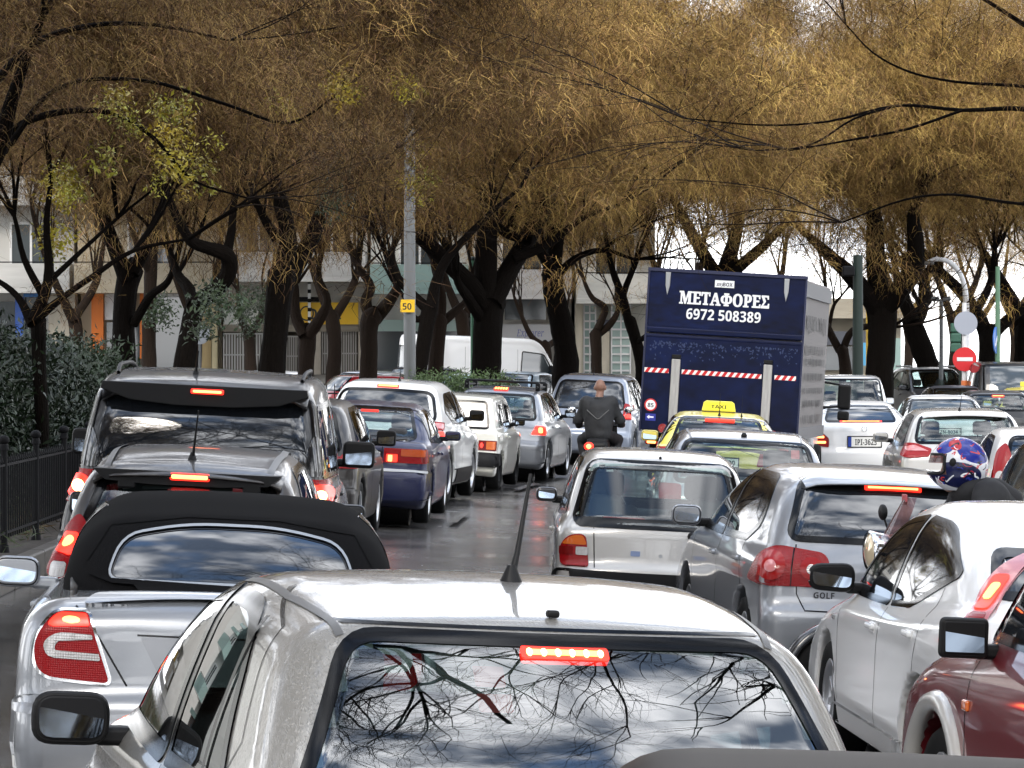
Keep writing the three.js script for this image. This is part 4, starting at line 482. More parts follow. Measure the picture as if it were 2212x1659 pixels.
{ // small white hatchback
  const low = [[0.14, 0.22, 0.06], [0.02, 0.3, 0.08], [0, 0.42, 0.1], [0.0, 0.56, 0.04], [0.05, 0.6, 0.04], [0.07, 0.86, 0.06], [0.2, 0.92, 0.1], [2.6, 0.94, 0.4], [3.15, 0.82, 0.3], [3.42, 0.62, 0.15], [3.48, 0.48, 0.1], [3.45, 0.26, 0.08], [3.3, 0.2, 0.06]];
  const gre = [[0.2, 0.7, 0.02], [0.11, 0.88, 0.03], [0.42, 1.36, 0.08], [0.9, 1.415, 0.3], [1.7, 1.42, 0.4], [2.0, 1.36, 0.25], [2.65, 0.94, 0.1], [2.6, 0.7, 0.02]];
  const c = new Car({ name: 'small_white_hatchback', label: 'small off-white hatchback with rear wiper sticking out and clear rear window', L: 3.48, W: 1.52, H: 1.42, low, gre, belt: 0.9, cu: 2.65, rw: 0.27, h: 0.045, wb: 0.71, wr: 0.55, axles: [0.6, 2.9], seats: M.seatGrey, fu: 1.35, crown: 0.05, ruS: 0.7 });
  c.paintMat = P.silverW; c.window('rear_window', 0, trap(0.88, 1.315, 0.615, 0.505, 0.07), M.glass, { nu: 18, rim: 0.06 }); windscreen(c); sideSet(c, { r: 0.5, b: 1.35, f: 2.45, lo: 0.91, hi: 1.335, rt: 0.25, t: 0.5, rear: false }, M.tint); c.window('side_window', SIDE, rpoly([[0.5, 0.94, 0.05], [1.28, 0.91, 0.03], [1.3, 1.33, 0.04], [0.75, 1.32, 0.1]], 4), M.tint);
  c.body(P.silverW).wheels(7, M.alloy, 0.9); c.mirrors(2.3, 0.96, P.darkGrey, { w: 0.17, h: 0.115, r: 0.05 });
  const out = rpoly([[0.5, 0.56, 0.03], [0.7, 0.56, 0.04], [0.715, 0.7, 0.06], [0.66, 0.79, 0.06], [0.53, 0.8, 0.05]], 5), ls = lamp(c, 0, out, M.red, 0.016); inner(c, ls, 0, rpoly([[0.52, 0.72, 0.02], [0.7, 0.72, 0.02], [0.64, 0.785, 0.04], [0.55, 0.79, 0.03]], 4), M.orange, 0.02, 'amber_lens'); inner(c, ls, 0, rect(0.51, 0.6, 0.645, 0.705, 0.01), M.clear, 0.02, 'clear_lens'); inner(c, ls, 0, rect(0.62, 0.71, 0.645, 0.705, 0.01), M.redDark, 0.02, 'dark_lens'); c.add('lamp_surround', c.ring(0, out, 0, 0.02, 0.012), M.black);
  const h = c.hit(0, 0.17, 0.9); blade(c, V(0.24, 0.82, h.p[2] + 0.05), V(0.38, 0.9, h.p[2] + 0.05), 0.012); c.add('wiper_arm', rod(V(0.38, 0.9, h.p[2] + 0.05), V(0.53, 1.16, h.p[2] + 0.02), 0.006, 0.003), M.black); c.add('wiper_blade', rbox(0.012, 0.2, 0.012, 0.004, 0, 0, 0, 1).rotateZ(-0.45).translate(0.49, 1.08, h.p[2] + 0.04), M.black);
  c.add('badge', c.patch(0, rect(-0.2, -0.13, 0.655, 0.695, 0.006), 0.004, 3, 2, 0), std(0.2, 0.26, 0.42, 0.4)); c.add('lock', c.patch(0, circ(0.02, 0.665, 0.014), 0.006, 3, 3, 0.004), M.steel);
  c.add('parcel_shelf', rbox(1.1, 0.03, 0.4, 0.01, 0, 0.85, -0.55), M.seatGrey); c.add('red_blanket', [rbox(0.34, 0.06, 0.2, 0.03, -0.25, 0.89, -0.42), rbox(0.3, 0.05, 0.2, 0.025, 0.33, 0.885, -0.42)], std(0.5, 0.06, 0.05, 0.9)); c.add('blue_blanket', rbox(0.2, 0.045, 0.2, 0.02, 0.05, 0.885, -0.42), std(0.12, 0.25, 0.42, 0.9));
  c.strip('bumper', 0, -0.74, 0.74, 0.28, 0.535, M.plastic, 0.03, 0.05); c.seams([[[-0.46, 0.56], [-0.48, 0.9]], [[0.46, 0.56], [0.48, 0.9]]], null, 0); { const q = c.hit('top', 0, 0.48); c.add('washer_nozzle', new THREE.SphereGeometry(0.012, 8, 6).translate(q.p[0], q.p[1] + 0.006, q.p[2]), M.black); } c.place(1412, 27.0, 0);
}
{ // silver compact with round red lights
  const c = new Car({ name: 'silver_compact', label: 'silver compact hatchback with round paired red lights, right of the small white one', L: 4.2, W: 1.76, H: 1.48, belt: 0.98, bu: 0.1, ru: 0.48, rd: 0.055, rr: 0.1, wu: 2.3, cu: 3.25, rw: 0.32, h: 0.045, wr: 0.6, kg: 0.16, crown: 0.05 });
  c.paintMat = P.silver; c.window('rear_window', 0, trap(1.03, 1.395, 0.68, 0.56, 0.08), M.dark, { nu: 18 }); c.window('windscreen', FRONT, trap(1.04, 1.4, 0.7, 0.57, 0.07), M.dark); c.window('side_window', SIDE, rpoly([[0.7, 1.1, 0.08], [1.0, 0.99, 0.06], [1.8, 0.98, 0.03], [1.82, 1.39, 0.04], [1.05, 1.385, 0.14], [0.8, 1.27, 0.1]], 5), M.dark, { rim: 0.04 }); c.window('side_window', SIDE, rpoly([[1.9, 0.98, 0.03], [3.02, 0.985, 0.05], [2.4, 1.355, 0.14], [1.92, 1.39, 0.04]], 5), M.dark, { rim: 0.04 });
  c.seams([[[1.86, 0.35], [1.86, 0.97]], [[0.8, 0.7], [1.0, 0.97]], [[3.0, 0.4], [3.05, 0.97]]]); c.handle(2.02, 0.84, P.silver); c.handle(1.02, 0.86, P.silver);
  c.body(P.silver).wheels(7); c.mirrors(2.85, 1.0, P.silver, { w: 0.21, h: 0.14, r: 0.06 }); c.spoiler(0.56, 0.56, 0.2, P.silver, 0.03); c.add('window_band', c.patch(0, trap(1.335, 1.395, 0.575, 0.55, 0.02), 0.006, 14, 2, 0), M.black); c.brake(1.358, 0.36, 0.026, M.hot, 0, 0.014);
  const ls = lamp(c, 0.35, rpoly([[-0.4, 0.86, 0.08], [-0.38, 0.745, 0.05], [-0.02, 0.74, 0.04], [0.17, 0.76, 0.04], [0.07, 0.93, 0.05], [-0.06, 0.99, 0.06], [-0.2, 0.97, 0.05], [-0.36, 0.95, 0.06]], 5), M.red, 0.014); inner(c, ls, 0.35, circ(-0.04, 0.86, 0.085), phy(0.32, 0.008, 0.008, 0.15, 0, { specularIntensity: 0.7 }), 0.022, 'round_lens'); inner(c, ls, 0.35, circ(-0.04, 0.855, 0.032), M.pink, 0.028, 'lamp_bulb'); inner(c, ls, 0.35, circ(-0.28, 0.855, 0.065), phy(0.32, 0.008, 0.008, 0.15, 0, { specularIntensity: 0.7 }), 0.022, 'round_lens'); inner(c, ls, 0.35, circ(-0.28, 0.85, 0.026), M.clear, 0.028, 'lamp_bulb'); inner(c, ls, 0.35, rect(-0.168, -0.16, 0.745, 0.97, 0.002), M.seal, 0.02, 'lamp_gap');
  c.seams([[[-0.63, 1.0], [-0.64, 0.9], [-0.63, 0.7], [-0.58, 0.6], [0.58, 0.6], [0.63, 0.7], [0.64, 0.9], [0.63, 1.0]]], null, 0); c.strip('bumper', 0, -0.84, 0.84, 0.26, 0.36, M.plastic, 0.02, 0.04); c.plate(0.5, 'YEP-1630');
  const b = canvasTex(128, 40, (g, w, h) => { g.clearRect(0, 0, w, h); g.fillStyle = '#3a3b3e'; g.font = 'bold 34px sans-serif'; g.textBaseline = 'middle'; g.fillText('GOLF', 6, h / 2 + 1); }); { const q = c.hit(0, -0.46, 0.7); c.add('badge', new THREE.PlaneGeometry(0.2, 0.062).translate(-0.44, 0.7, q.p[2] + 0.012), std(1, 1, 1, 0.3, 0.3, { map: b, transparent: true, alphaTest: 0.4 })); }
  c.place(1932, 22.8, -5);
}
{ // white hybrid hatch, right foreground
  const low = [[0.16, 0.2, 0.06], [0.03, 0.27, 0.08], [0, 0.44, 0.12], [0, 0.64, 0.05], [0.04, 0.7, 0.05], [0.08, 1.02, 0.08], [0.3, 1.06, 0.2], [1.6, 0.97, 0.6], [3.2, 0.93, 0.6], [3.85, 0.82, 0.4], [4.35, 0.64, 0.2], [4.46, 0.46, 0.12], [4.42, 0.27, 0.1], [4.25, 0.2, 0.08]];
  const gre = [[0.3, 0.8, 0.02], [0.16, 1.05, 0.06], [0.6, 1.3, 0.3], [1.3, 1.455, 0.6], [1.9, 1.49, 0.5], [2.3, 1.48, 0.4], [2.7, 1.4, 0.35], [3.6, 0.93, 0.12], [3.5, 0.8, 0.02]];
  const c = new Car({ name: 'white_hybrid_hatchback', label: 'white wedge-shaped hatchback with tall narrow tail light in the right foreground', L: 4.46, W: 1.75, H: 1.49, low, gre, belt: 0.97, cu: 3.55, rw: 0.32, h: 0.045, wb: 0.8, wr: 0.58, crown: 0.06, kg: 0.16, axles: [0.85, 3.55], gc: 2.0 });
  c.paintMat = P.white; c.window('rear_window', 0, trap(1.1, 1.29, 0.62, 0.55, 0.06), M.dark); c.window('windscreen', FRONT, trap(1.0, 1.38, 0.7, 0.56, 0.07), M.dark);
  c.window('side_window', SIDE, rpoly([[1.98, 0.945, 0.03], [3.15, 0.93, 0.05], [2.5, 1.335, 0.18], [2.0, 1.385, 0.04]], 5), M.dark, { rim: 0.024 }); c.window('side_window', SIDE, rpoly([[0.72, 1.17, 0.06], [1.45, 0.97, 0.06], [1.9, 0.95, 0.03], [1.92, 1.385, 0.04], [1.35, 1.37, 0.2]], 5), M.dark, { rim: 0.024 });
  c.seams([[[1.94, 0.32], [1.94, 0.93]], [[3.1, 0.36], [3.18, 0.92]], [[1.05, 0.5], [0.95, 0.7], [0.9, 1.1]]]); c.handle(2.12, 0.82, P.white, 0.18); c.handle(1.12, 0.86, P.white, 0.18); { const q = c.hit(SIDE, 3.3, 0.78); c.sides('side_repeater', rbox(0.02, 0.03, 0.06, 0.008, q.p[0], 0.78, -3.3), M.clear); }
  c.body(P.white).wheels(9); c.mirrors(2.95, 0.96, M.black, { w: 0.25, h: 0.16, r: 0.07, taper: 0.85 });
  const ls = lamp(c, 0.7, rpoly([[-0.07, 0.9, 0.03], [0.03, 0.92, 0.03], [0.13, 1.1, 0.1], [0.11, 1.24, 0.05], [0.03, 1.33, 0.04], [0.0, 1.12, 0.05]], 5), M.pink, 0.016); inner(c, ls, 0.7, rpoly([[0.0, 1.03, 0.02], [0.08, 1.03, 0.02], [0.1, 1.18, 0.02], [0.025, 1.18, 0.02]], 4), M.lit, 0.024); inner(c, ls, 0.7, rect(0.03, 0.07, 1.07, 1.14, 0.015), M.hot, 0.03); inner(c, ls, 0.7, rpoly([[-0.055, 0.92, 0.02], [0.02, 0.935, 0.02], [0.06, 1.02, 0.02], [-0.02, 1.02, 0.02]], 3), M.red, 0.022, 'red_lens');
  c.strip('bumper', 0, -0.83, 0.83, 0.3, 0.62, P.white, 0.02, 0.08); c.plate(0.8, 'IYH-7705'); c.strip('sill', SIDE, 1.2, 3.2, 0.24, 0.34, P.white, 0.02, 0.03); c.place(2452, 16.5, -4);
}
{ // dark red off-roader
  const low = [[0.16, 0.28, 0.04], [0.0, 0.34, 0.05], [0, 0.55, 0.06], [0, 0.7, 0.04], [0.06, 0.76, 0.04], [0.08, 1.02, 0.06], [0.2, 1.06, 0.1], [2.6, 1.04, 0.4], [3.3, 0.98, 0.3], [3.66, 0.82, 0.15], [3.74, 0.6, 0.1], [3.72, 0.34, 0.08], [3.55, 0.26, 0.08]];
  const gre = [[0.2, 0.9, 0.02], [0.1, 1.04, 0.03], [0.22, 1.62, 0.1], [0.8, 1.67, 0.3], [1.7, 1.68, 0.4], [2.05, 1.6, 0.2], [2.7, 1.05, 0.1], [2.6, 0.9, 0.02]];
  const c = new Car({ name: 'maroon_off_roader', label: 'dark red small off-roader with silver wheel-arch flares at the lower right corner', L: 3.74, W: 1.7, H: 1.68, low, gre, belt: 1.03, cu: 2.7, rw: 0.34, h: 0.05, wb: 0.79, wr: 0.62, axles: [0.7, 2.95], kl: 0.12 });
  c.paintMat = P.maroon; c.window('rear_window', 0, trap(1.1, 1.52, 0.66, 0.58, 0.08), M.dark); c.window('windscreen', FRONT, trap(1.1, 1.58, 0.7, 0.58, 0.07), M.dark); sideSet(c, { r: 0.35, b: 1.35, f: 2.5, lo: 1.07, hi: 1.56, rt: 0.1, t: 0.45, hm: M.black }, M.dark);
  c.body(P.maroon).wheels(5); c.mirrors(2.35, 1.03, M.black, { w: 0.2, h: 0.16, r: 0.03 }); for (const u of c.S.axles) { const pts = [], rr = []; for (let i = 0; i <= 12; i++) { const a = Math.PI * (i / 12) * 1.1 - 0.15, q = c.hit(SIDE, u + Math.cos(a) * 0.435, 0.34 + Math.sin(a) * 0.435); if (q) { pts.push(V(q.p[0] - 0.005, q.p[1], q.p[2])); rr.push(0.045); } } const g = tube(pts, rr, 8, 2); c.sides('arch_flare', g, P.silverW); }
  { const q = c.hit(SIDE, 2.62, 0.8); c.sides('side_repeater', rbox(0.02, 0.045, 0.075, 0.01, q.p[0] + 0.004, 0.8, -2.52), M.orange); } c.strip('sill', SIDE, 1.15, 2.5, 0.28, 0.4, P.silverW, 0.02, 0.03); c.strip('bumper', 0, -0.8, 0.8, 0.32, 0.68, P.silverW, 0.03, 0.06); c.plate(0.85, 'ZXA-9142'); lamp(c, 0, rect(0.66, 0.8, 0.78, 1.02, 0.02), M.red); c.place(3045, 12.2, -8.5);
}
{ // dark car under the camera
  const c = new Car({ name: 'dark_roof_car', label: 'dark brown car of which only the roof shows along the bottom edge', L: 4.2, W: 1.72, H: 1.46, ru: 0.5, wu: 2.3, cu: 3.2, h: 0.06, wr: 0.66, crown: 0.03 });
  c.paintMat = P.brown; c.window('rear_window', 0, trap(0.98, 1.34, 0.66, 0.54, 0.07), M.dark); c.window('windscreen', FRONT, trap(1.0, 1.34, 0.68, 0.56, 0.07), M.dark); sideSet(c, { r: 0.6, b: 1.75, f: 2.95, lo: 0.97, hi: 1.36 }, M.dark); c.body(phy(0.012, 0.0075, 0.005, 0.5, 0, { specularIntensity: 0.12 })).wheels(7); c.mirrors(2.7, 1.0, P.brown); c.place(2385, 4.45, 2); lamp(c, 0, rect(0.6, 0.8, 0.7, 0.9, 0.03), M.red); c.plate(0.75, 'XNE-3356');
}
{ // white saloon on the right
  const c = new Car({ name: 'white_saloon', label: 'white saloon with dark number plate frame and low red brake strip, right of the truck', type: 'sedan', L: 4.65, W: 1.81, H: 1.44, belt: 0.96, deck: 1.06, bu: 0.55, ru: 1.5, wu: 2.7, cu: 3.35, rw: 0.33, h: 0.055, wr: 0.58, kl: 0.14, ku: 0.08 });
  c.paintMat = P.white; c.window('rear_window', 0, trap(1.085, 1.355, 0.62, 0.5, 0.08), M.dark, { nu: 12 }); c.window('windscreen', FRONT, trap(1.0, 1.34, 0.7, 0.55, 0.07), M.dark); sideSet(c, { r: 0.95, b: 2.0, f: 3.2, lo: 0.97, hi: 1.34, rt: 0.4 }, M.dark); c.body(P.white).wheels(5); c.mirrors(3.0, 1.0, P.white, { w: 0.2, h: 0.13 });
  c.brake(1.085, 0.72, 0.022, M.lit, 0, 0.012); const ls = lamp(c, 0.4, rpoly([[-0.25, 0.66, 0.03], [0.02, 0.7, 0.05], [0.02, 0.9, 0.05], [-0.12, 0.93, 0.05], [-0.25, 0.82, 0.04]], 4), M.red, 0.014); inner(c, ls, 0.4, rect(-0.2, -0.02, 0.73, 0.77, 0.015), M.hot, 0.02); inner(c, ls, 0.4, rect(-0.17, -0.05, 0.82, 0.86, 0.015), M.hot, 0.02);
  c.plate(0.76, 'IPI-3623', 0.56, 0.17); c.add('badge', [new THREE.TorusGeometry(0.045, 0.006, 6, 18).translate(0, 0.985, c.hit(0, 0, 0.985).p[2] + 0.01), box(0.006, 0.045, 0.006, 0, 1.0, c.hit(0, 0, 0.985).p[2] + 0.01)], M.chrome); c.strip('bumper', 0, -0.86, 0.86, 0.32, 0.5, P.white, 0.02, 0.06); c.strip('diffuser', 0, -0.7, 0.7, 0.24, 0.34, M.black, 0.03, 0.03); c.add('bumper_trim', c.line(0, [[-0.68, 0.3], [-0.6, 0.34], [0.6, 0.34], [0.68, 0.3]], 0.02, 0.045), M.chrome); c.place(1868, 63, 1);
}
// the same builder for cars of which the photograph shows little
function plain(o) {
  const c = new Car({ L: 4.1, W: 1.72, H: 1.46, ru: o.type === 'sedan' ? 1.3 : 0.5, bu: o.type === 'sedan' ? 0.7 : 0.1, deck: 0.98, wu: 2.25, cu: 3.15, h: 0.085, ...o });
  const S = c.S, t = S.H - S.belt; c.paintMat = o.paint; const rb = o.type === 'sedan' ? 1.0 : S.belt + 0.05, gl = o.see ? M.glass : M.far;
  c.window('rear_window', 0, trap(rb + 0.02, S.H - 0.1, S.wb - 0.14, S.wr - 0.03, 0.07), gl, { nu: 8 }); c.window('windscreen', FRONT, trap(S.belt + 0.08, S.H - 0.1, S.wb - 0.12, S.wr - 0.03, 0.07), gl, { nu: 8 }); sideSet(c, { r: o.type === 'sedan' ? 0.95 : 0.6, b: S.cu - 1.35, f: S.cu - 0.25, lo: S.belt + 0.03, hi: S.H - 0.09 }, o.see ? M.tint : M.far);
  c.body(o.paint).wheels(7); c.mirrors(S.cu - 0.45, S.belt + 0.05, o.paint);
  const ls = lamp(c, 0, rect(S.W / 2 - 0.26, S.W / 2 - 0.06, 0.74, S.belt, 0.04), M.red); if (o.lit) inner(c, ls, 0, rect(S.W / 2 - 0.23, S.W / 2 - 0.09, 0.8, 0.88, 0.03), M.lit, 0.02); lamp(c, FRONT, rect(S.W / 2 - 0.36, S.W / 2 - 0.12, 0.62, 0.74, 0.05), M.clear).forEach(m => { m.name = 'headlight'; });
  c.strip('bumper', 0, -S.W / 2 + 0.03, S.W / 2 - 0.03, 0.3, 0.6, o.paint, 0.02, 0.05); c.strip('front_bumper', FRONT, -S.W / 2 + 0.06, S.W / 2 - 0.06, 0.28, 0.5, o.paint, 0.02, 0.05); c.strip('grille', FRONT, -0.4, 0.4, 0.52, 0.64, M.black, 0.012, 0.03);
  if (o.brake) c.brake(S.H - 0.13, 0.26, 0.03, M.lit, 0, 0.014); c.plate(0.76, o.plate || 'YHB-2905'); if (o.at) c.place(...o.at); return c;
}
plain({ name: 'white_pickup', label: 'white tall car just past the right side of the blue truck', W: 1.84, H: 1.8, L: 4.6, belt: 1.1, paint: P.whiteFar, see: true, cu: 3.4, wu: 2.6, wr: 0.68, at: [1836, 80, 3], plate: 'AHM-4400' });
{ const c = plain({ name: 'grey_suv', label: 'dark grey four-wheel drive facing the camera below the big tree on the right', W: 1.9, H: 1.85, L: 4.7, belt: 1.15, paint: P.darkGrey, see: true, cu: 3.5, wu: 2.7, wr: 0.7, rw: 0.36, plate: 'NIK-6010' }); const g = []; for (let i = 0; i < 4; i++) g.push(new THREE.TorusGeometry(0.09, 0.014, 6, 18).rotateY(Math.PI).translate(-0.2 + i * 0.135, 0.92, c.hit(FRONT, -0.2 + i * 0.135, 0.92).p[2] - 0.02)); c.add('badge', g, M.chrome); c.add('wiper', rod(V(0.1, 1.21, c.hit(FRONT, 0.1, 1.21).p[2] - 0.02), V(0.5, 1.24, c.hit(FRONT, 0.5, 1.24).p[2] - 0.02), 0.012), M.black); c.place(1968, 113, 172); for (const s of [-1, 1]) c.add('roof_rail', rod(V(s * 0.66, 1.87, -0.8), V(s * 0.66, 1.87, -2.6), 0.025), M.steel); }
plain({ name: 'dark_blue_car', label: 'dark blue low car facing the camera between white saloon and grey four-wheel drive', type: 'sedan', paint: P.darkFar, see: true, at: [2030, 96, 176], plate: 'KMB-1177' });
plain({ name: 'white_saloon_behind', label: 'white car just right of and beyond the white saloon with lit brake strip', type: 'sedan', L: 4.5, W: 1.78, paint: P.whiteFar, at: [2046, 71, 2], plate: 'IZN-8034' });
{ // silver wagon with pointed lights
  const c = new Car({ name: 'silver_wagon', label: 'silver hatchback with pointed red tail light ahead of the helmeted rider', L: 4.4, W: 1.82, H: 1.52, belt: 1.0, bu: 0.12, ru: 0.6, rd: 0.05, wu: 2.4, cu: 3.3, h: 0.055, wr: 0.62 }); c.paintMat = P.silverW;
  c.window('rear_window', 0, trap(1.06, 1.42, 0.7, 0.6, 0.1), M.glass); windscreen(c); sideSet(c, { r: 0.6, b: 1.8, f: 3.05, lo: 1.0, hi: 1.42 }, M.tint); c.body(P.silverW).wheels(7); c.mirrors(2.9, 1.04, P.silverW); const ls = lamp(c, 0.4, rpoly([[-0.32, 0.88, 0.02], [-0.06, 0.86, 0.06], [0.14, 0.9, 0.05], [0.1, 1.06, 0.05], [-0.1, 1.06, 0.05], [-0.34, 0.98, 0.02]], 4), M.red, 0.016); inner(c, ls, 0.4, rpoly([[-0.3, 0.95, 0.01], [-0.02, 0.95, 0.02], [0.08, 1.0, 0.02], [-0.1, 1.03, 0.02]], 3), M.pink, 0.022, 'clear_lens'); c.strip('bumper', 0, -0.86, 0.86, 0.3, 0.6, P.silverW, 0.02, 0.06); c.antenna(-0.05, 0.8, 0.2, 0.4); c.spoiler(0.58, 0.66, 0.2, P.silverW); c.plate(0.8, 'IKE-5546'); c.place(2092, 49.5, 2);
}
plain({ name: 'black_hatchback', label: 'black hatchback with four-dash brake light near the right edge', paint: P.blackP, see: true, brake: true, W: 1.76, at: [2160, 80, 2], plate: 'KHA-7123' });
plain({ name: 'black_van', label: 'tall black van at the right edge below the blue sign', cat: 'van', W: 1.9, H: 2.05, L: 4.8, belt: 1.2, paint: P.blackP, cu: 3.8, wu: 3.1, wr: 0.78, crown: 0.02, at: [2192, 95, 0], plate: 'IOP-3319' });
{ const c = plain({ name: 'far_yellow_taxi', label: 'second yellow taxi, cut by the right edge, mostly hidden', cat: 'taxi', type: 'sedan', paint: P.taxi, at: [2238, 87, 3], plate: 'TAZ-4062' }); c.add('roof_sign', rbox(0.4, 0.12, 0.12, 0.02, 0, 1.52, -2.0), std(0.75, 0.68, 0.06, 0.4)); }
{ // white city car with tall pillar light
  const c = new Car({ name: 'white_city_car', label: 'white city car with tall red pillar light behind the helmeted rider', L: 3.6, W: 1.62, H: 1.5, ru: 0.35, wu: 2.0, cu: 2.8, h: 0.06, wr: 0.58, axles: [0.6, 3.0] }); c.paintMat = P.white; c.window('rear_window', 0, trap(1.0, 1.4, 0.56, 0.5, 0.08), M.dark); c.window('windscreen', FRONT, trap(1.0, 1.38, 0.66, 0.54, 0.07), M.dark); sideSet(c, { r: 0.55, b: 1.4, f: 2.6, lo: 0.98, hi: 1.4 }, M.dark); c.body(P.white).wheels(5); c.mirrors(2.35, 1.02, P.white);
  const ls = lamp(c, 0.4, rpoly([[-0.2, 0.8, 0.03], [0.0, 0.8, 0.04], [-0.02, 1.25, 0.05], [-0.12, 1.35, 0.05], [-0.2, 1.2, 0.04]], 4), M.red, 0.016); inner(c, ls, 0.4, circ(-0.1, 0.98, 0.045, 0.07), M.clear, 0.022, 'clear_lens'); c.strip('bumper', 0, -0.78, 0.78, 0.3, 0.6, P.white, 0.02, 0.06); c.plate(0.76, 'PBT-6602'); c.place(2296, 38, 2);
}
plain({ name: 'green_black_car', label: 'very dark car cut by the right edge beside the helmeted rider', paint: P.blackP, H: 1.57, W: 1.78, h: 0.06, at: [2452, 30, 0], plate: 'MEY-2208' });
// parked along the far kerb, seen between the trees
const park = 'cars parked along the shops beyond the trees';
[['white_parked_car', 'white parked car left of the leaning trunk', P.whiteFar, 455, 98, 1.46, 30], ['white_parked_car', 'white parked car between leaning trunk and forked trunk', P.whiteFar, 545, 97, 1.47, 24], ['red_parked_car', 'red parked car right of the forked trunk', P.redFar, 690, 88, 1.45, 65], ['silver_parked_car', 'silver parked car beside the red parked one', P.silverFar, 762, 92, 1.48, 18], ['dark_parked_car', 'dark parked car in front of the white van', P.darkFar, 850, 104, 1.6, 40], ['pale_blue_parked_car', 'pale blue parked hatchback right of the white van', P.paleBlue, 985, 100, 1.5, 25], ['pale_blue_parked_car', 'light blue parked hatchback right of the widest trunk', P.paleBlue, 1090, 104, 1.6, 22], ['greenish_parked_car', 'grey-green parked car below the glass shopfront', P.silverFar, 1160, 110, 1.45, 15], ['white_parked_car', 'white car just left of the blue truck', P.whiteFar, 1378, 96, 1.5, 12], ['silver_parked_car', 'silver parked car behind the leftmost thick trunk', P.silverFar, 335, 96, 1.46, 40]].forEach(([name, label, paint, x, D, H, yaw], i) => plain({ name, label, group: park, paint, H, h: 0.1, see: i === 3 || i === 5, at: [x, D, yaw], plate: 'AB' + (i % 9) + '-' + (2041 + i * 613) }));

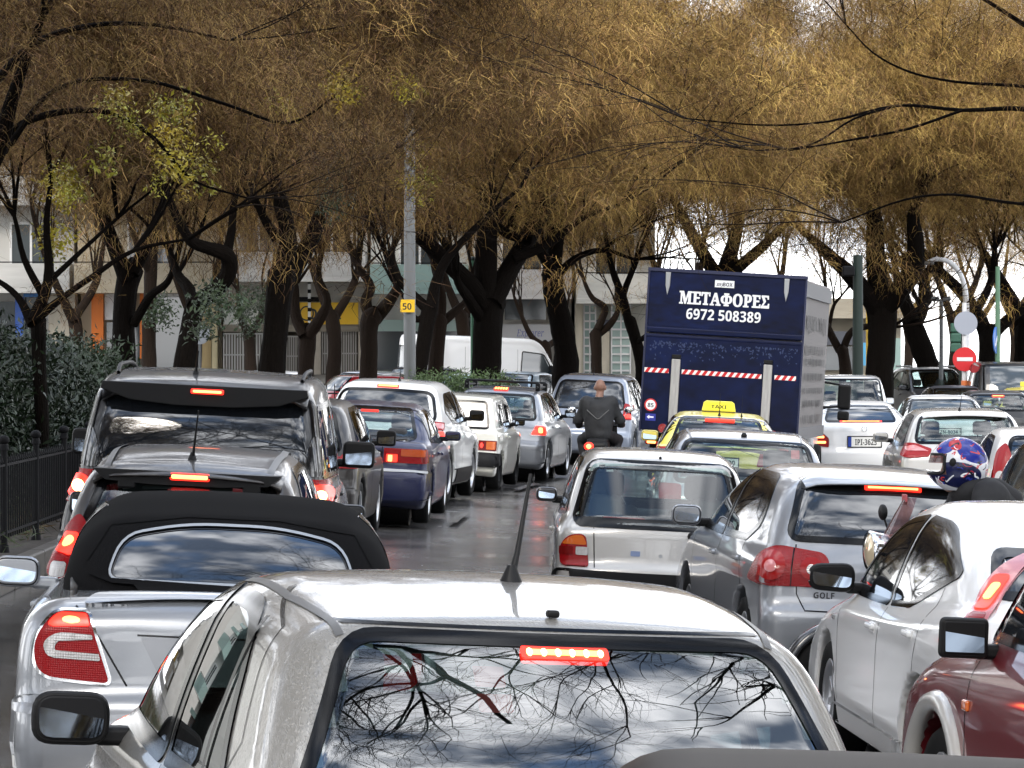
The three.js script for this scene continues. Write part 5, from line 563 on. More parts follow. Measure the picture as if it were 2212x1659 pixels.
// ---------- delivery truck ----------
{
  const g = thing('box_truck', 'tall dark blue box truck with white Greek lettering and a phone number on its back', 'truck'), B = phy(0.004, 0.014, 0.085, 0.42, 0, { specularIntensity: 0.35, map: rep(T.road, 0.4) }), alu = std(0.17, 0.155, 0.148, 0.7, 0, { bumpMap: rep(T.grain, 0.3, 3), bumpScale: 0.002 }), W = 2.42, y0 = 0.98, H = 3.47, L = 5.0;
  const ad = (n, ge, m, p = g) => mesh(n, ge, m, p);
  ad('cargo_box', rbox(W - 0.02, H - y0, L, 0.03, 0, (H + y0) / 2, -L / 2 - 0.04), alu);
  ad('side_rail', [box(0.03, 0.22, L, W / 2 + 0.005, H - 0.16, -L / 2 - 0.04), box(0.03, 0.18, L, W / 2 + 0.005, y0 + 0.1, -L / 2 - 0.04)], std(0.13, 0.13, 0.135, 0.6, 0.2));
  const side = canvasTex(512, 512, (c, w, h) => { c.clearRect(0, 0, w, h); c.fillStyle = 'rgba(40,38,38,0.75)'; const r = rng(5); const rows = [[70, 74], [190, 40], [240, 34], [300, 34], [360, 26], [410, 30], [470, 40]]; for (const [y, s] of rows) for (let x = 20; x < 480; x += s * 0.42) if (r() > 0.15) c.fillRect(x, y, s * 0.13 + r() * s * 0.16, s * (0.7 + r() * 0.3)); });
  ad('side_lettering', new THREE.PlaneGeometry(4.2, 2.0).rotateY(Math.PI / 2).translate(W / 2 + 0.012, 2.2, -2.5), std(0.2, 0.2, 0.2, 0.6, 0, { map: side, transparent: true, alphaTest: 0.4 }));
  const door = ad('tail_door', rbox(W, 0.88, 0.05, 0.012, 0, H - 0.44, 0.0), B), lift = ad('tail_lift', rbox(W, 1.5, 0.07, 0.015, 0, y0 + 0.77, 0.02), B);
  ad('door_frame', [box(0.03, H - y0, 0.03, -W / 2 - 0.012, (H + y0) / 2, 0.02), box(0.03, H - y0, 0.03, W / 2 + 0.012, (H + y0) / 2, 0.02), box(W + 0.06, 0.05, 0.06, 0, H + 0.02, 0.02)], std(0.01, 0.014, 0.05, 0.4));
  ad('cross_bar', [rbox(W, 0.09, 0.06, 0.02, 0, 2.56, 0.05, 2), rbox(W, 0.05, 0.04, 0.015, 0, 2.46, 0.04, 1)], B);
  const face = canvasTex(1024, 380, (c, w, h) => { c.clearRect(0, 0, w, h); c.fillStyle = '#f0f1f2'; c.textAlign = 'center'; c.textBaseline = 'middle'; c.font = 'bold 112px serif'; c.strokeStyle = '#f0f1f2'; c.lineWidth = 5; c.lineJoin = 'round'; c.fillText('ΜΕΤΑΦΟΡΕΣ', w / 2, 178, 600); c.strokeText('ΜΕΤΑΦΟΡΕΣ', w / 2, 178, 600); c.font = 'bold 96px sans-serif'; c.fillText('6972 508389', w / 2, 284, 500); });
  ad('lettering', new THREE.PlaneGeometry(W * 0.99, 0.89).translate(-0.03, H - 0.42, 0.029), std(0.85, 0.85, 0.85, 0.5, 0, { map: face, transparent: true, alphaTest: 0.45 }), door);
  const mb = canvasTex(128, 44, (c, w, h) => { c.fillStyle = '#dcdedf'; c.fillRect(0, 0, w, h); c.fillStyle = '#26272b'; c.font = 'italic bold 30px serif'; c.textBaseline = 'middle'; c.fillText('my', 10, h / 2 + 2); c.font = 'bold 32px sans-serif'; c.fillText('BOX', 52, h / 2 + 2); });
  ad('maker_plate', box(0.3, 0.11, 0.012, -0.04, H - 0.15, 0.034), [M.white, M.white, M.white, M.white, std(1, 1, 1, 0.5, 0, { map: mb }), M.white], door);
  for (const x of [-0.92, 0.92]) { ad('hinge', extr([[-0.035, 0], [0.035, 0], [0.03, -0.2], [0, -0.34], [-0.03, -0.2]], 0.02, 0.004).translate(x, H - 0.02, 0.03), M.steel, door); ad('lift_arm', [rbox(0.135, 1.0, 0.05, 0.012, x * 0.775, 1.62, 0.08, 1)], std(0.5, 0.5, 0.5, 0.5, 0.2, { map: T.wall }), lift); ad('arm_cap', rbox(0.14, 0.06, 0.055, 0.01, x * 0.775, 2.16, 0.08, 1), M.black, lift); }
  const st = canvasTex(512, 32, (c, w, h) => { c.fillStyle = '#e8e4e0'; c.fillRect(0, 0, w, h); c.fillStyle = '#c01418'; for (let x = -40; x < w; x += 42) { c.beginPath(); c.moveTo(x, h); c.lineTo(x + 22, h); c.lineTo(x + 40, 0); c.lineTo(x + 18, 0); c.fill(); } }), sm = std(1, 1, 1, 0.4, 0, { map: st });
  for (const [a, b] of [[-1.2, -0.82], [-0.62, 0.62], [0.82, 1.15]]) { const p = new THREE.PlaneGeometry(b - a, 0.07), uv = p.attributes.uv; for (let i = 0; i < 4; i++) uv.setX(i, uv.getX(i) * (b - a) / 1.25); ad('warning_stripe', p.translate((a + b) / 2, 1.93, 0.062), sm, lift); }
  const e = canvasTex(128, 128, (c) => { c.fillStyle = '#c41c20'; c.beginPath(); c.arc(64, 64, 62, 0, 7); c.fill(); c.fillStyle = '#eee'; c.beginPath(); c.arc(64, 64, 49, 0, 7); c.fill(); c.fillStyle = '#151515'; c.font = 'bold 58px sans-serif'; c.textAlign = 'center'; c.textBaseline = 'middle'; c.fillText('85', 64, 67); });
  ad('speed_disc', new THREE.CircleGeometry(0.1, 24).translate(-1.07, 1.39, 0.062), std(1, 1, 1, 0.5, 0, { map: e }), lift);
  const bl = canvasTex(96, 64, (c, w, h) => { c.fillStyle = '#1c2a8c'; c.fillRect(0, 0, w, h); c.fillStyle = '#e8e8f0'; c.fillRect(34, 24, 42, 14); c.beginPath(); c.moveTo(36, 12); c.lineTo(12, 31); c.lineTo(36, 50); c.fill(); });
  ad('blue_sticker', new THREE.PlaneGeometry(0.16, 0.11).translate(-1.06, 1.2, 0.062), std(1, 1, 1, 0.5, 0, { map: bl }), lift);
  const wr = rng(12), wear = []; for (let i = 0; i < 240; i++) { const x = (wr() - 0.5) * 2.3, y = 2.38 - wr() * wr() * 0.32; wear.push(new THREE.PlaneGeometry(0.008 + wr() * 0.03, 0.006 + wr() * 0.02).rotateZ(wr() * 3).translate(x, y, 0.0575)); } const we = ad('paint_wear', wear, std(0.02, 0.035, 0.1, 0.7), lift); we.userData.kind = 'stuff';
  ad('chassis', [box(0.9, 0.2, 6.6, 0, 0.75, -3.4), box(2.2, 0.12, 0.1, 0, 0.55, -0.1)], M.black); for (const s of [-1, 1]) { const t = ad('tail_light', rbox(0.3, 0.12, 0.06, 0.02, s * 0.98, 0.84, -0.02), M.red); ad('lit_lens', rbox(0.14, 0.09, 0.03, 0.015, s * 1.03, 0.84, 0.015), s < 0 ? M.hot : M.lit, t); ad('reflector', new THREE.CylinderGeometry(0.07, 0.07, 0.02, 18).rotateX(Math.PI / 2).translate(s * 0.86, 1.04, 0.07), M.red); }
  for (const z of [-1.3, -5.6]) for (const s of [-1, 1]) { const w = new THREE.Group(); w.name = 'wheel'; w.position.set(s * 1.0, 0.42, z); if (s < 0) w.rotation.y = Math.PI; g.add(w); ad('tyre', tyreG, M.rubber, w).scale.set(0.3, 0.42, 0.42); ad('rim', rims[7], M.steel, w).scale.set(0.3, 0.4, 0.4); }
  ad('cab', [rbox(2.1, 1.75, 1.7, 0.15, 0, 1.4, -6.0, 4)], std(0.6, 0.6, 0.6, 0.35)); ad('cab_window', [rbox(0.03, 0.6, 0.9, 0.01, 1.045, 1.8, -6.1, 1), rbox(0.03, 0.6, 0.9, 0.01, -1.045, 1.8, -6.1, 1)], M.dark); ad('windscreen', rbox(1.8, 0.7, 0.04, 0.015, 0, 1.8, -6.85, 1), M.dark); ad('exhaust', rod(V(0.7, 0.55, -2.2), V(0.7, 0.55, -3.4), 0.08), M.steel); ad('mudguard', [box(0.4, 0.7, 0.02, 0.95, 0.6, -0.75), box(0.4, 0.7, 0.02, -0.95, 0.6, -0.75)], M.rubber);
  for (const s of [-1, 1]) ad('mirror', [rbox(0.22, 0.42, 0.1, 0.04, s * 1.5, 1.66, -5.6, 2), rod(V(s * 1.05, 1.9, -5.7), V(s * 1.5, 1.85, -5.6), 0.02), rod(V(s * 1.05, 1.45, -5.7), V(s * 1.5, 1.5, -5.6), 0.02), rbox(0.2, 0.16, 0.1, 0.04, s * 1.5, 1.34, -5.6, 2)], M.black);
  g.position.set(wx(1543, 57.2), gy(3.15), -57.2); g.rotation.order = 'ZYX'; g.rotation.set(0, -9.3 * Math.PI / 180, -3.5 * Math.PI / 180);
}
{ // white van beyond the trees
  const low = [[0.1, 0.3, 0.05], [0, 0.5, 0.1], [0.05, 2.5, 0.15], [3.9, 2.55, 0.4], [4.6, 1.45, 0.3], [5.3, 1.15, 0.2], [5.5, 0.8, 0.2], [5.45, 0.3, 0.1]], gre = [[0.3, 1.0, 0.05], [0.2, 2.4, 0.1], [3.7, 2.45, 0.3], [4.3, 1.5, 0.1], [4.2, 1.0, 0.05]];
  const c = new Car({ name: 'white_van', label: 'white high-roofed van parked between the grey lamp post and the widest trunk', cat: 'van', L: 5.5, W: 1.98, H: 2.55, belt: 1.4, low, gre, wb: 0.9, wr: 0.8, rw: 0.36, axles: [1.0, 4.4], cu: 4.5, h: 0.1, sh: 0.04, kl: 0.2, crown: 0.03, crL: 0.03 }); c.paintMat = P.whiteFar;
  c.window('side_window', SIDE, rpoly([[3.2, 1.5, 0.05], [4.35, 1.5, 0.05], [3.95, 2.1, 0.08], [3.25, 2.15, 0.05]], 4), M.far); c.window('windscreen', FRONT, trap(1.5, 2.3, 0.8, 0.7, 0.08), M.far); for (const s of [-0.45, 0.45]) c.window('rear_window', 0, rect(s - 0.33, s + 0.33, 1.5, 2.15, 0.05), M.far); c.body(P.whiteFar).wheels(7); c.mirrors(4.1, 1.55, M.black, { w: 0.2, h: 0.3 }); lamp(c, 0, rect(0.78, 0.92, 0.8, 1.3, 0.03), M.red); c.seams([[[1.4, 0.5], [1.4, 2.2]], [[3.1, 0.5], [3.1, 2.2]]]); c.strip('bumper', 0, -0.9, 0.9, 0.35, 0.6, M.plastic, 0.02, 0.04); c.place(872, 106, 62);
}

// ---------- people and motorbikes ----------
const cone = (a, b, ra, rb) => { const d = [b[0] - a[0], b[1] - a[1], b[2] - a[2]], l2 = d[0] * d[0] + d[1] * d[1] + d[2] * d[2]; return (x, y, z) => { const px = x - a[0], py = y - a[1], pz = z - a[2], t = clamp((px * d[0] + py * d[1] + pz * d[2]) / l2), qx = px - d[0] * t, qy = py - d[1] * t, qz = pz - d[2] * t; return Math.sqrt(qx * qx + qy * qy + qz * qz) - lerp(ra, rb, t); }; };
const ell = (c, r) => (x, y, z) => { const a = (x - c[0]) / r[0], b = (y - c[1]) / r[1], d = (z - c[2]) / r[2], k = Math.sqrt(a * a + b * b + d * d); return (k - 1) * Math.min(...r); };
const union = (fs, k = 0.05) => (x, y, z) => { let d = fs[0](x, y, z); for (let i = 1; i < fs.length; i++) d = smin(d, fs[i](x, y, z), k); return d; };
function bounds(list, pad) { const lo = [1e9, 1e9, 1e9], hi = [-1e9, -1e9, -1e9]; for (const p of list) for (let c = 0; c < 3; c++) { lo[c] = Math.min(lo[c], p[c] - pad); hi[c] = Math.max(hi[c], p[c] + pad); } return [lo, hi]; }
const sdfMesh = (f, pts, pad, h) => { const [lo, hi] = bounds(pts, pad); return netGeo(nets(f, lo, hi, h)); };
function figure(g, J, mats, h = 0.02) {                  // J: joints of a rider facing -z; both sides share heights
  const pts = [], limbs = [], cloth = [], legs = [], gloves = [];
  const add = (list, a, b, ra, rb) => { list.push(cone(a, b, ra, rb)); pts.push(a, b); };
  const torso = (list, e) => { add(list, J.hip, J.waist, 0.135 + e, 0.13 + e); add(list, J.waist, J.chest, 0.13 + e, 0.15 + e); for (const s of [-1, 1]) { add(list, [s * 0.07, J.hip[1], J.hip[2]], [s * 0.1, J.chest[1], J.chest[2]], 0.11 + e, 0.12 + e); add(list, [s * 0.06, J.chest[1] + 0.05, J.chest[2]], [s * 0.19, J.sh[1], J.sh[2]], 0.1 + e, 0.075 + e); } };
  const arms = (list, e) => { for (const s of [-1, 1]) { add(list, [s * 0.19, J.sh[1], J.sh[2]], [s * J.el[0], J.el[1], J.el[2]], 0.062 + e, 0.048 + e); add(list, [s * J.el[0], J.el[1], J.el[2]], [s * J.ha[0], J.ha[1], J.ha[2]], 0.046 + e, 0.033 + e); } };
  const lg = (list, e) => { for (const s of [-1, 1]) { add(list, [s * 0.1, J.hip[1], J.hip[2]], [s * J.kn[0], J.kn[1], J.kn[2]], 0.085 + e, 0.062 + e); add(list, [s * J.kn[0], J.kn[1], J.kn[2]], [s * J.an[0], J.an[1], J.an[2]], 0.06 + e, 0.042 + e); add(list, [s * J.an[0], J.an[1], J.an[2]], [s * J.an[0], J.an[1] - 0.06, J.an[2] - 0.17], 0.045 + e, 0.035 + e); } };
  torso(limbs, 0); arms(limbs, 0); lg(limbs, 0);
  const [hx, hy, hz] = J.head, f = J.face || [0, 0, -1], sx = [-f[2], 0, f[0]], at = (a, b, c) => [hx + sx[0] * a + f[0] * c, hy + b, hz + sx[2] * a + f[2] * c];
  add(limbs, [J.chest[0], J.sh[1] + 0.02, J.sh[2]], [hx, hy - 0.06, hz], 0.065, 0.058);
  const headParts = [ell([hx, hy + 0.025, hz], [0.078, 0.1, 0.088]), cone(at(0, -0.03, 0.03), at(0, -0.09, 0.055), 0.06, 0.035), cone(at(0, 0.02, 0.085), at(0, -0.03, 0.1), 0.012, 0.016), ell(at(0.08, -0.005, -0.01), [0.018, 0.034, 0.024]), ell(at(-0.08, -0.005, -0.01), [0.018, 0.034, 0.024]), cone(at(-0.028, -0.066, 0.078), at(0.028, -0.066, 0.078), 0.01, 0.01), cone(at(-0.05, 0.035, 0.07), at(0.05, 0.035, 0.07), 0.012, 0.012)];
  for (const s of [-1, 1]) { const H = [s * J.ha[0], J.ha[1], J.ha[2]]; limbs.push(ell([H[0], H[1], H[2] - 0.04], [0.04, 0.02, 0.045])); for (let k = 0; k < 4; k++) { const b = [H[0] + (k - 1.5) * 0.019, H[1] + 0.012, H[2] - 0.075], m = [b[0], b[1] - 0.006, b[2] - 0.03 + Math.abs(k - 1.5) * 0.006], t = [b[0], b[1] - 0.038, b[2] - 0.022]; limbs.push(cone(b, m, 0.0095, 0.009), cone(m, t, 0.009, 0.008)); pts.push(t, m); } limbs.push(cone([H[0] - s * 0.035, H[1] - 0.005, H[2] - 0.04], [H[0] - s * 0.045, H[1] - 0.03, H[2] - 0.07], 0.01, 0.008)); }
  const body = union(limbs, 0.045), head = union(headParts, 0.02), hp = [at(0.1, 0.14, 0.11), at(-0.1, -0.14, -0.11)]; 
  const bg = sdfMesh((x, y, z) => smin(body(x, y, z), head(x, y, z), 0.015), [...pts, ...hp], 0.16, h * 0.8);
  mesh('body', [bg, sdfMesh(head, [[hx, hy + 0.03, hz], at(0, -0.09, 0.08)], 0.11, 0.006)], mats.skin, g);
  torso(cloth, 0.026); arms(cloth, 0.022); const cut = union(cloth, 0.06), n = (x, y, z) => (fbm(x * 9, y * 7, z * 9, 3) - 0.5) * 0.03; mesh('jacket', sdfMesh((x, y, z) => Math.max(cut(x, y, z) + n(x, y, z), J.hip[1] - 0.09 - y, cone([J.chest[0], J.sh[1] + 0.05, J.sh[2]], J.head, 0.05, 0.05)(x, y, z) * -1), pts, 0.2, h), mats.jacket, g);
  lg(legs, 0.018); const lu = union(legs, 0.04); mesh('trousers', sdfMesh((x, y, z) => Math.max(lu(x, y, z) + n(x, y, z) * 0.6, y - J.hip[1] - 0.02, J.an[1] + 0.02 - y), pts, 0.16, h), mats.trousers, g); for (const s of [-1, 1]) mesh('shoe', sdfMesh(union([cone([s * J.an[0], J.an[1], J.an[2]], [s * J.an[0], J.an[1] - 0.06, J.an[2] - 0.18], 0.062, 0.05), cone([s * J.an[0], J.an[1] + 0.1, J.an[2]], [s * J.an[0], J.an[1] - 0.05, J.an[2] + 0.02], 0.06, 0.055)], 0.03), [[s * J.an[0], J.an[1], J.an[2]], [s * J.an[0], J.an[1] - 0.06, J.an[2] - 0.18]], 0.16, h), mats.shoe || M.black, g);
  if (mats.glove) for (const s of [-1, 1]) { const H = [s * J.ha[0], J.ha[1], J.ha[2]], fs = [ell([H[0], H[1], H[2] - 0.035], [0.056, 0.036, 0.066])]; for (let k = 0; k < 4; k++) { const b = [H[0] + (k - 1.5) * 0.021, H[1] + 0.012, H[2] - 0.075], m = [b[0], b[1] - 0.006, b[2] - 0.03], t = [b[0], b[1] - 0.042, b[2] - 0.02]; fs.push(cone(b, m, 0.0155, 0.015), cone(m, t, 0.015, 0.0135)); } fs.push(cone([H[0] - s * 0.035, H[1] - 0.005, H[2] - 0.03], [H[0] - s * 0.05, H[1] - 0.032, H[2] - 0.066], 0.014, 0.011)); mesh('glove', sdfMesh(union(fs, 0.012), [H], 0.15, 0.009), mats.glove, g); }
  return { at };
}
const skin = std(0.22, 0.115, 0.08, 0.5);
{ // bald rider seen from behind
  const X = wx(1290, 56.5), b = thing('motorcycle', 'black motorbike under the bald rider, its round red light lit', 'motorcycle'); b.position.set(X, gy(X), -56.5); b.rotation.y = -0.08;
  const wheel = (z, r) => { const w = new THREE.Group(); w.name = 'wheel'; w.position.set(0, r, z); b.add(w); mesh('tyre', tyreG, M.rubber, w).scale.set(0.14, r, r); mesh('rim', rims[9], M.alloy, w).scale.set(0.12, r, r); };
  wheel(0.05, 0.3); wheel(-1.3, 0.3);
  mesh('seat', rbox(0.32, 0.12, 0.75, 0.05, 0, 0.8, -0.35, 3), M.black, b); mesh('fairing', [rbox(0.36, 0.26, 0.5, 0.09, 0, 0.7, -0.15, 3), rbox(0.42, 0.35, 0.9, 0.12, 0, 0.55, -0.6, 3), rbox(0.5, 0.7, 0.16, 0.07, 0, 0.75, -1.08, 3)], M.black, b); const t = mesh('tail_light', new THREE.SphereGeometry(0.075, 16, 10).scale(1, 0.85, 0.5).translate(-0.12, 0.74, 0.12), M.lit, b); mesh('lit_core', new THREE.SphereGeometry(0.045, 12, 8).scale(1, 0.9, 0.5).translate(-0.12, 0.74, 0.14), M.hot, t);
  const pt = canvasTex(96, 72, (c, w, h) => { c.fillStyle = '#dfdfdb'; c.fillRect(0, 0, w, h); c.fillStyle = '#26262a'; c.font = 'bold 30px sans-serif'; c.textAlign = 'center'; c.fillText('AZN', w / 2, 31); c.fillText('412', w / 2, 62); }); mesh('number_plate', box(0.2, 0.15, 0.01, -0.14, 0.55, 0.16, 0, -0.15), [M.plate, M.plate, M.plate, M.plate, std(1, 1, 1, 0.5, 0, { map: pt }), M.plate], b); mesh('plate_bracket', [box(0.04, 0.25, 0.02, -0.14, 0.62, 0.13), rbox(0.18, 0.05, 0.4, 0.02, 0, 0.62, 0.05)], M.black, b);
  mesh('handlebar', [rod(V(-0.36, 1.03, -0.86), V(0.36, 1.03, -0.86), 0.016), rod(V(0, 0.9, -0.98), V(0, 1.03, -0.86), 0.025)], M.black, b); for (const s of [-1, 1]) mesh('mirror', [rod(V(s * 0.3, 1.04, -0.86), V(s * 0.42, 1.25, -0.84), 0.008), new THREE.SphereGeometry(0.07, 12, 8).scale(1, 0.7, 0.3).translate(s * 0.44, 1.28, -0.83)], M.chrome, b); mesh('fork', [rod(V(-0.09, 0.3, -1.3), V(-0.09, 0.95, -1.02), 0.022), rod(V(0.09, 0.3, -1.3), V(0.09, 0.95, -1.02), 0.022)], M.steel, b); mesh('swing_arm', [rod(V(-0.1, 0.3, 0.05), V(-0.1, 0.42, -0.55), 0.028), rod(V(0.1, 0.3, 0.05), V(0.1, 0.42, -0.55), 0.028)], M.black, b); mesh('silencer', rod(V(0.2, 0.38, 0.15), V(0.18, 0.32, -0.5), 0.055, 0.045, 12), M.steel, b);
  const g = thing('person', 'bald person in a black jacket seen from behind, riding a motorbike between the lanes', 'person'); g.position.copy(b.position); g.rotation.y = -0.08;
  figure(g, { hip: [0, 0.93, -0.36], waist: [0, 1.1, -0.36], chest: [0, 1.28, -0.4], sh: [0, 1.4, -0.42], el: [0.32, 1.13, -0.52], ha: [0.33, 1.05, -0.8], kn: [0.27, 0.82, -0.78], an: [0.24, 0.42, -0.62], head: [0.02, 1.63, -0.45] }, { skin, jacket: std(0.014, 0.015, 0.017, 0.75), trousers: std(0.012, 0.012, 0.014, 0.8), glove: M.black }, 0.026);
  const band = tube([V(-0.17, 1.29, -0.2), V(-0.08, 1.21, -0.17), V(0, 1.15, -0.165), V(0.08, 1.21, -0.17), V(0.17, 1.29, -0.2)], [0.007, 0.007, 0.007, 0.007, 0.007], 6, 3); mesh('reflective_piping', band, std(0.09, 0.09, 0.09, 0.5), g); mesh('collar', new THREE.TorusGeometry(0.075, 0.026, 8, 20).rotateX(Math.PI / 2).translate(0.005, 1.46, -0.43), std(0.014, 0.015, 0.017, 0.75), g);
}
{ // helmeted rider crossing between the lanes, and the bike
  const D = 21.55, X = 2.62, b = thing('motorcycle', 'black motorbike with chrome headlight and smoked windshield pushing between the cars on the right', 'motorcycle'); b.position.set(X, gy(X), -D); b.rotation.y = 1.78;
  for (const z of [-0.74, 0.7]) { const w = new THREE.Group(); w.name = 'wheel'; w.position.set(0, 0.31, z); b.add(w); mesh('tyre', tyreG, M.rubber, w).scale.set(0.13, 0.31, 0.31); mesh('rim', rims[5], M.black, w).scale.set(0.12, 0.3, 0.3); mesh('brake_disc', [new THREE.CylinderGeometry(0.14, 0.14, 0.01, 24).rotateZ(Math.PI / 2).translate(0.06, 0, 0)], M.steel, w); }
  const ft = []; for (let i = 0; i <= 10; i++) { const a = 0.25 + i / 10 * 2.1; ft.push(V(0, 0.31 + Math.sin(a) * 0.345, -0.74 - Math.cos(a) * 0.345)); } const fd = tube(ft, ft.map(() => 0.075), 10, 2); { const p = fd.attributes.position; for (let i = 0; i < p.count; i++) { const dx = p.getX(i), dy = p.getY(i) - 0.31, dz = p.getZ(i) + 0.74, r = Math.sqrt(dy * dy + dz * dz), k = (0.345 + (r - 0.345) * 0.4) / r; p.setXYZ(i, dx, 0.31 + dy * k, -0.74 + dz * k); } } mesh('mudguard', fd, phy(0.014, 0.014, 0.016, 0.25, 0, { clearcoat: 1 }), b);
  mesh('fork', [rod(V(-0.1, 0.31, -0.74), V(-0.1, 1.02, -0.42), 0.026), rod(V(0.1, 0.31, -0.74), V(0.1, 1.02, -0.42), 0.026)], M.black, b); const hl = mesh('headlight', new THREE.LatheGeometry([[0.001, 0.12], [0.06, 0.11], [0.1, 0.06], [0.118, -0.02], [0.122, -0.04], [0.112, -0.05]].map(p => new THREE.Vector2(p[0], p[1])), 28).rotateX(Math.PI / 2).translate(0, 1.08, -0.52), M.chrome, b); mesh('headlight_lens', new THREE.SphereGeometry(0.2, 20, 8, 0, 6.3, 0, 0.6).scale(1, 1, 1).translate(0, -0.14, 0).rotateX(-Math.PI / 2).translate(0, 1.08, -0.53), phy(0.75, 0.62, 0.42, 0.12, 0.3, { clearcoat: 1 }), hl);
  const ws = []; for (let i = 0; i <= 8; i++) for (let j = 0; j <= 8; j++) { const v = i / 8, a = (j / 8 - 0.5) * 2, w = 0.19 * (1 - 0.55 * v * v * v); ws.push(a * w * 0.8, 1.12 + v * 0.27, -0.5 + 0.15 * v + 0.05 * a * a); } const wi = []; for (let i = 0; i < 8; i++) for (let j = 0; j < 8; j++) { const p = i * 9 + j; wi.push(p, p + 1, p + 10, p, p + 10, p + 9); } mesh('windshield', geom(ws, null, null, wi), phy(0.35, 0.2, 0.2, 0.04, 0, { transmission: 0.85, thickness: 0, side: THREE.DoubleSide }), b); mesh('windshield_tip', rbox(0.08, 0.06, 0.01, 0.004, 0, 1.38, -0.35, 1), std(0.45, 0.08, 0.09, 0.4), b);
  mesh('tank', [new THREE.SphereGeometry(0.2, 20, 14).scale(0.8, 0.75, 1.35).translate(0, 0.88, -0.12)], phy(0.015, 0.015, 0.017, 0.2, 0, { clearcoat: 1 }), b); mesh('seat', [rbox(0.27, 0.1, 0.75, 0.045, 0, 0.83, 0.42, 3)], M.black, b); mesh('engine', [rbox(0.36, 0.36, 0.46, 0.05, 0, 0.46, -0.08), rbox(0.24, 0.3, 0.2, 0.03, 0, 0.62, -0.25), ...[0, 1, 2, 3].map(i => box(0.4, 0.012, 0.3, 0, 0.56 + i * 0.035, -0.2))], M.steel, b); mesh('frame', [rod(V(0, 0.95, -0.4), V(0.12, 0.45, 0.25), 0.025), rod(V(0, 0.95, -0.4), V(-0.12, 0.45, 0.25), 0.025), rod(V(0.1, 0.4, 0.2), V(0.1, 0.31, 0.7), 0.03), rod(V(-0.1, 0.4, 0.2), V(-0.1, 0.31, 0.7), 0.03), rod(V(0.12, 0.78, 0.7), V(0.12, 0.45, 0.2), 0.018), rod(V(-0.12, 0.78, 0.7), V(-0.12, 0.45, 0.2), 0.018)], M.black, b);
  mesh('handlebar', [rod(V(-0.38, 1.1, -0.28), V(-0.12, 1.06, -0.4), 0.014), rod(V(0.38, 1.1, -0.28), V(0.12, 1.06, -0.4), 0.014), rod(V(-0.12, 1.06, -0.4), V(0.12, 1.06, -0.4), 0.016)], M.black, b); for (const s of [-1, 1]) mesh('mirror', [rod(V(s * 0.3, 1.09, -0.32), V(s * 0.36, 1.26, -0.36), 0.007), new THREE.SphereGeometry(0.065, 12, 8).scale(1, 0.75, 0.35).translate(s * 0.38, 1.29, -0.36)], M.black, b); mesh('silencer', rod(V(0.2, 0.36, 0.85), V(0.18, 0.34, 0.2), 0.055, 0.045, 12), M.steel, b); mesh('tail_light', rbox(0.16, 0.06, 0.05, 0.02, 0, 0.8, 0.85), M.red, b);
  const g = thing('person', 'person in black jacket and patterned red, white and blue helmet on motorbike at right', 'person'); g.position.copy(b.position); g.rotation.y = 1.78;
  const J = { hip: [0, 0.96, 0.3], waist: [0, 1.1, 0.28], chest: [0, 1.27, 0.18], sh: [0, 1.4, 0.1], el: [0.36, 1.19, -0.02], ha: [0.31, 1.12, -0.24], kn: [0.26, 0.78, -0.18], an: [0.22, 0.38, 0.12], head: [0, 1.545, -0.02], face: [0.3, 0, -0.954] };
  const jk = std(0.014, 0.014, 0.016, 0.8); const { at } = figure(g, J, { skin, jacket: jk, trousers: std(0.015, 0.016, 0.02, 0.85), glove: M.black }, 0.018);
  const shell = canvasTex(512, 256, (c, w, h) => { c.fillStyle = '#d9dade'; c.fillRect(0, 0, w, h); const r = rng(33); const bl = (col, x, y, a, e, t) => { c.fillStyle = col; c.save(); c.translate(x, y); c.rotate(t); c.beginPath(); c.ellipse(0, 0, a, e, 0, 0, 7); c.fill(); c.restore(); }; bl('#1f2c88', 60, 70, 80, 75, 0.4); bl('#1f2c88', 200, 60, 42, 60, 0.9); bl('#1f2c88', 330, 80, 62, 62, -0.5); bl('#b3202a', 440, 60, 70, 70, 0.3); bl('#b3202a', 262, 40, 30, 60, 0.2); bl('#c8a03a', 450, 130, 22, 30, 0); bl('#151a44', 300, 190, 95, 60, 0.2); bl('#151a44', 130, 190, 80, 50, -0.2); bl('#b3202a', 150, 60, 26, 40, 0.6); bl('#14161c', 230, 150, 40, 30, 0.3); bl('#14161c', 380, 160, 40, 26, 0.3); c.lineCap = 'round'; for (let i = 0; i < 130; i++) { c.strokeStyle = ['#16181e', '#f4f4f6', '#2a3a9a', '#c03038'][Math.floor(r() * 4)]; c.lineWidth = 1.5 + r() * 5; const x = r() * w, y = 20 + r() * (h - 50); c.beginPath(); c.moveTo(x, y); c.bezierCurveTo(x + r() * 40 - 20, y + r() * 30 - 15, x + r() * 50 - 25, y + r() * 40 - 20, x + r() * 60 - 30, y + r() * 40 - 20); c.stroke(); } });
  const hf = []; { const f = J.face, pos = [], uv = [], ix = [], nu = 40, nv = 28, keep = []; const pt = (a, e) => { const cx = Math.cos(a) * Math.cos(e), sx = Math.sin(a) * Math.cos(e), y = Math.sin(e); let rx = 0.145, ry = 0.165, rz = 0.172; const low = e < -0.35 ? 1 - 0.12 * (-e - 0.35) : 1; const fr = cx > 0.5 ? 1 + 0.1 * sstep(0.5, 1, cx) * sstep(0.25, -0.5, e) : 1; return at(sx * rx * low, y * ry + 0.03, cx * rz * fr * low); };
    for (let j = 0; j <= nv; j++) for (let i = 0; i <= nu; i++) { const a = (i / nu - 0.5) * 2 * Math.PI, e = lerp(-1.05, Math.PI / 2, j / nv); pos.push(...pt(a, e)); uv.push(i / nu, j / nv); }
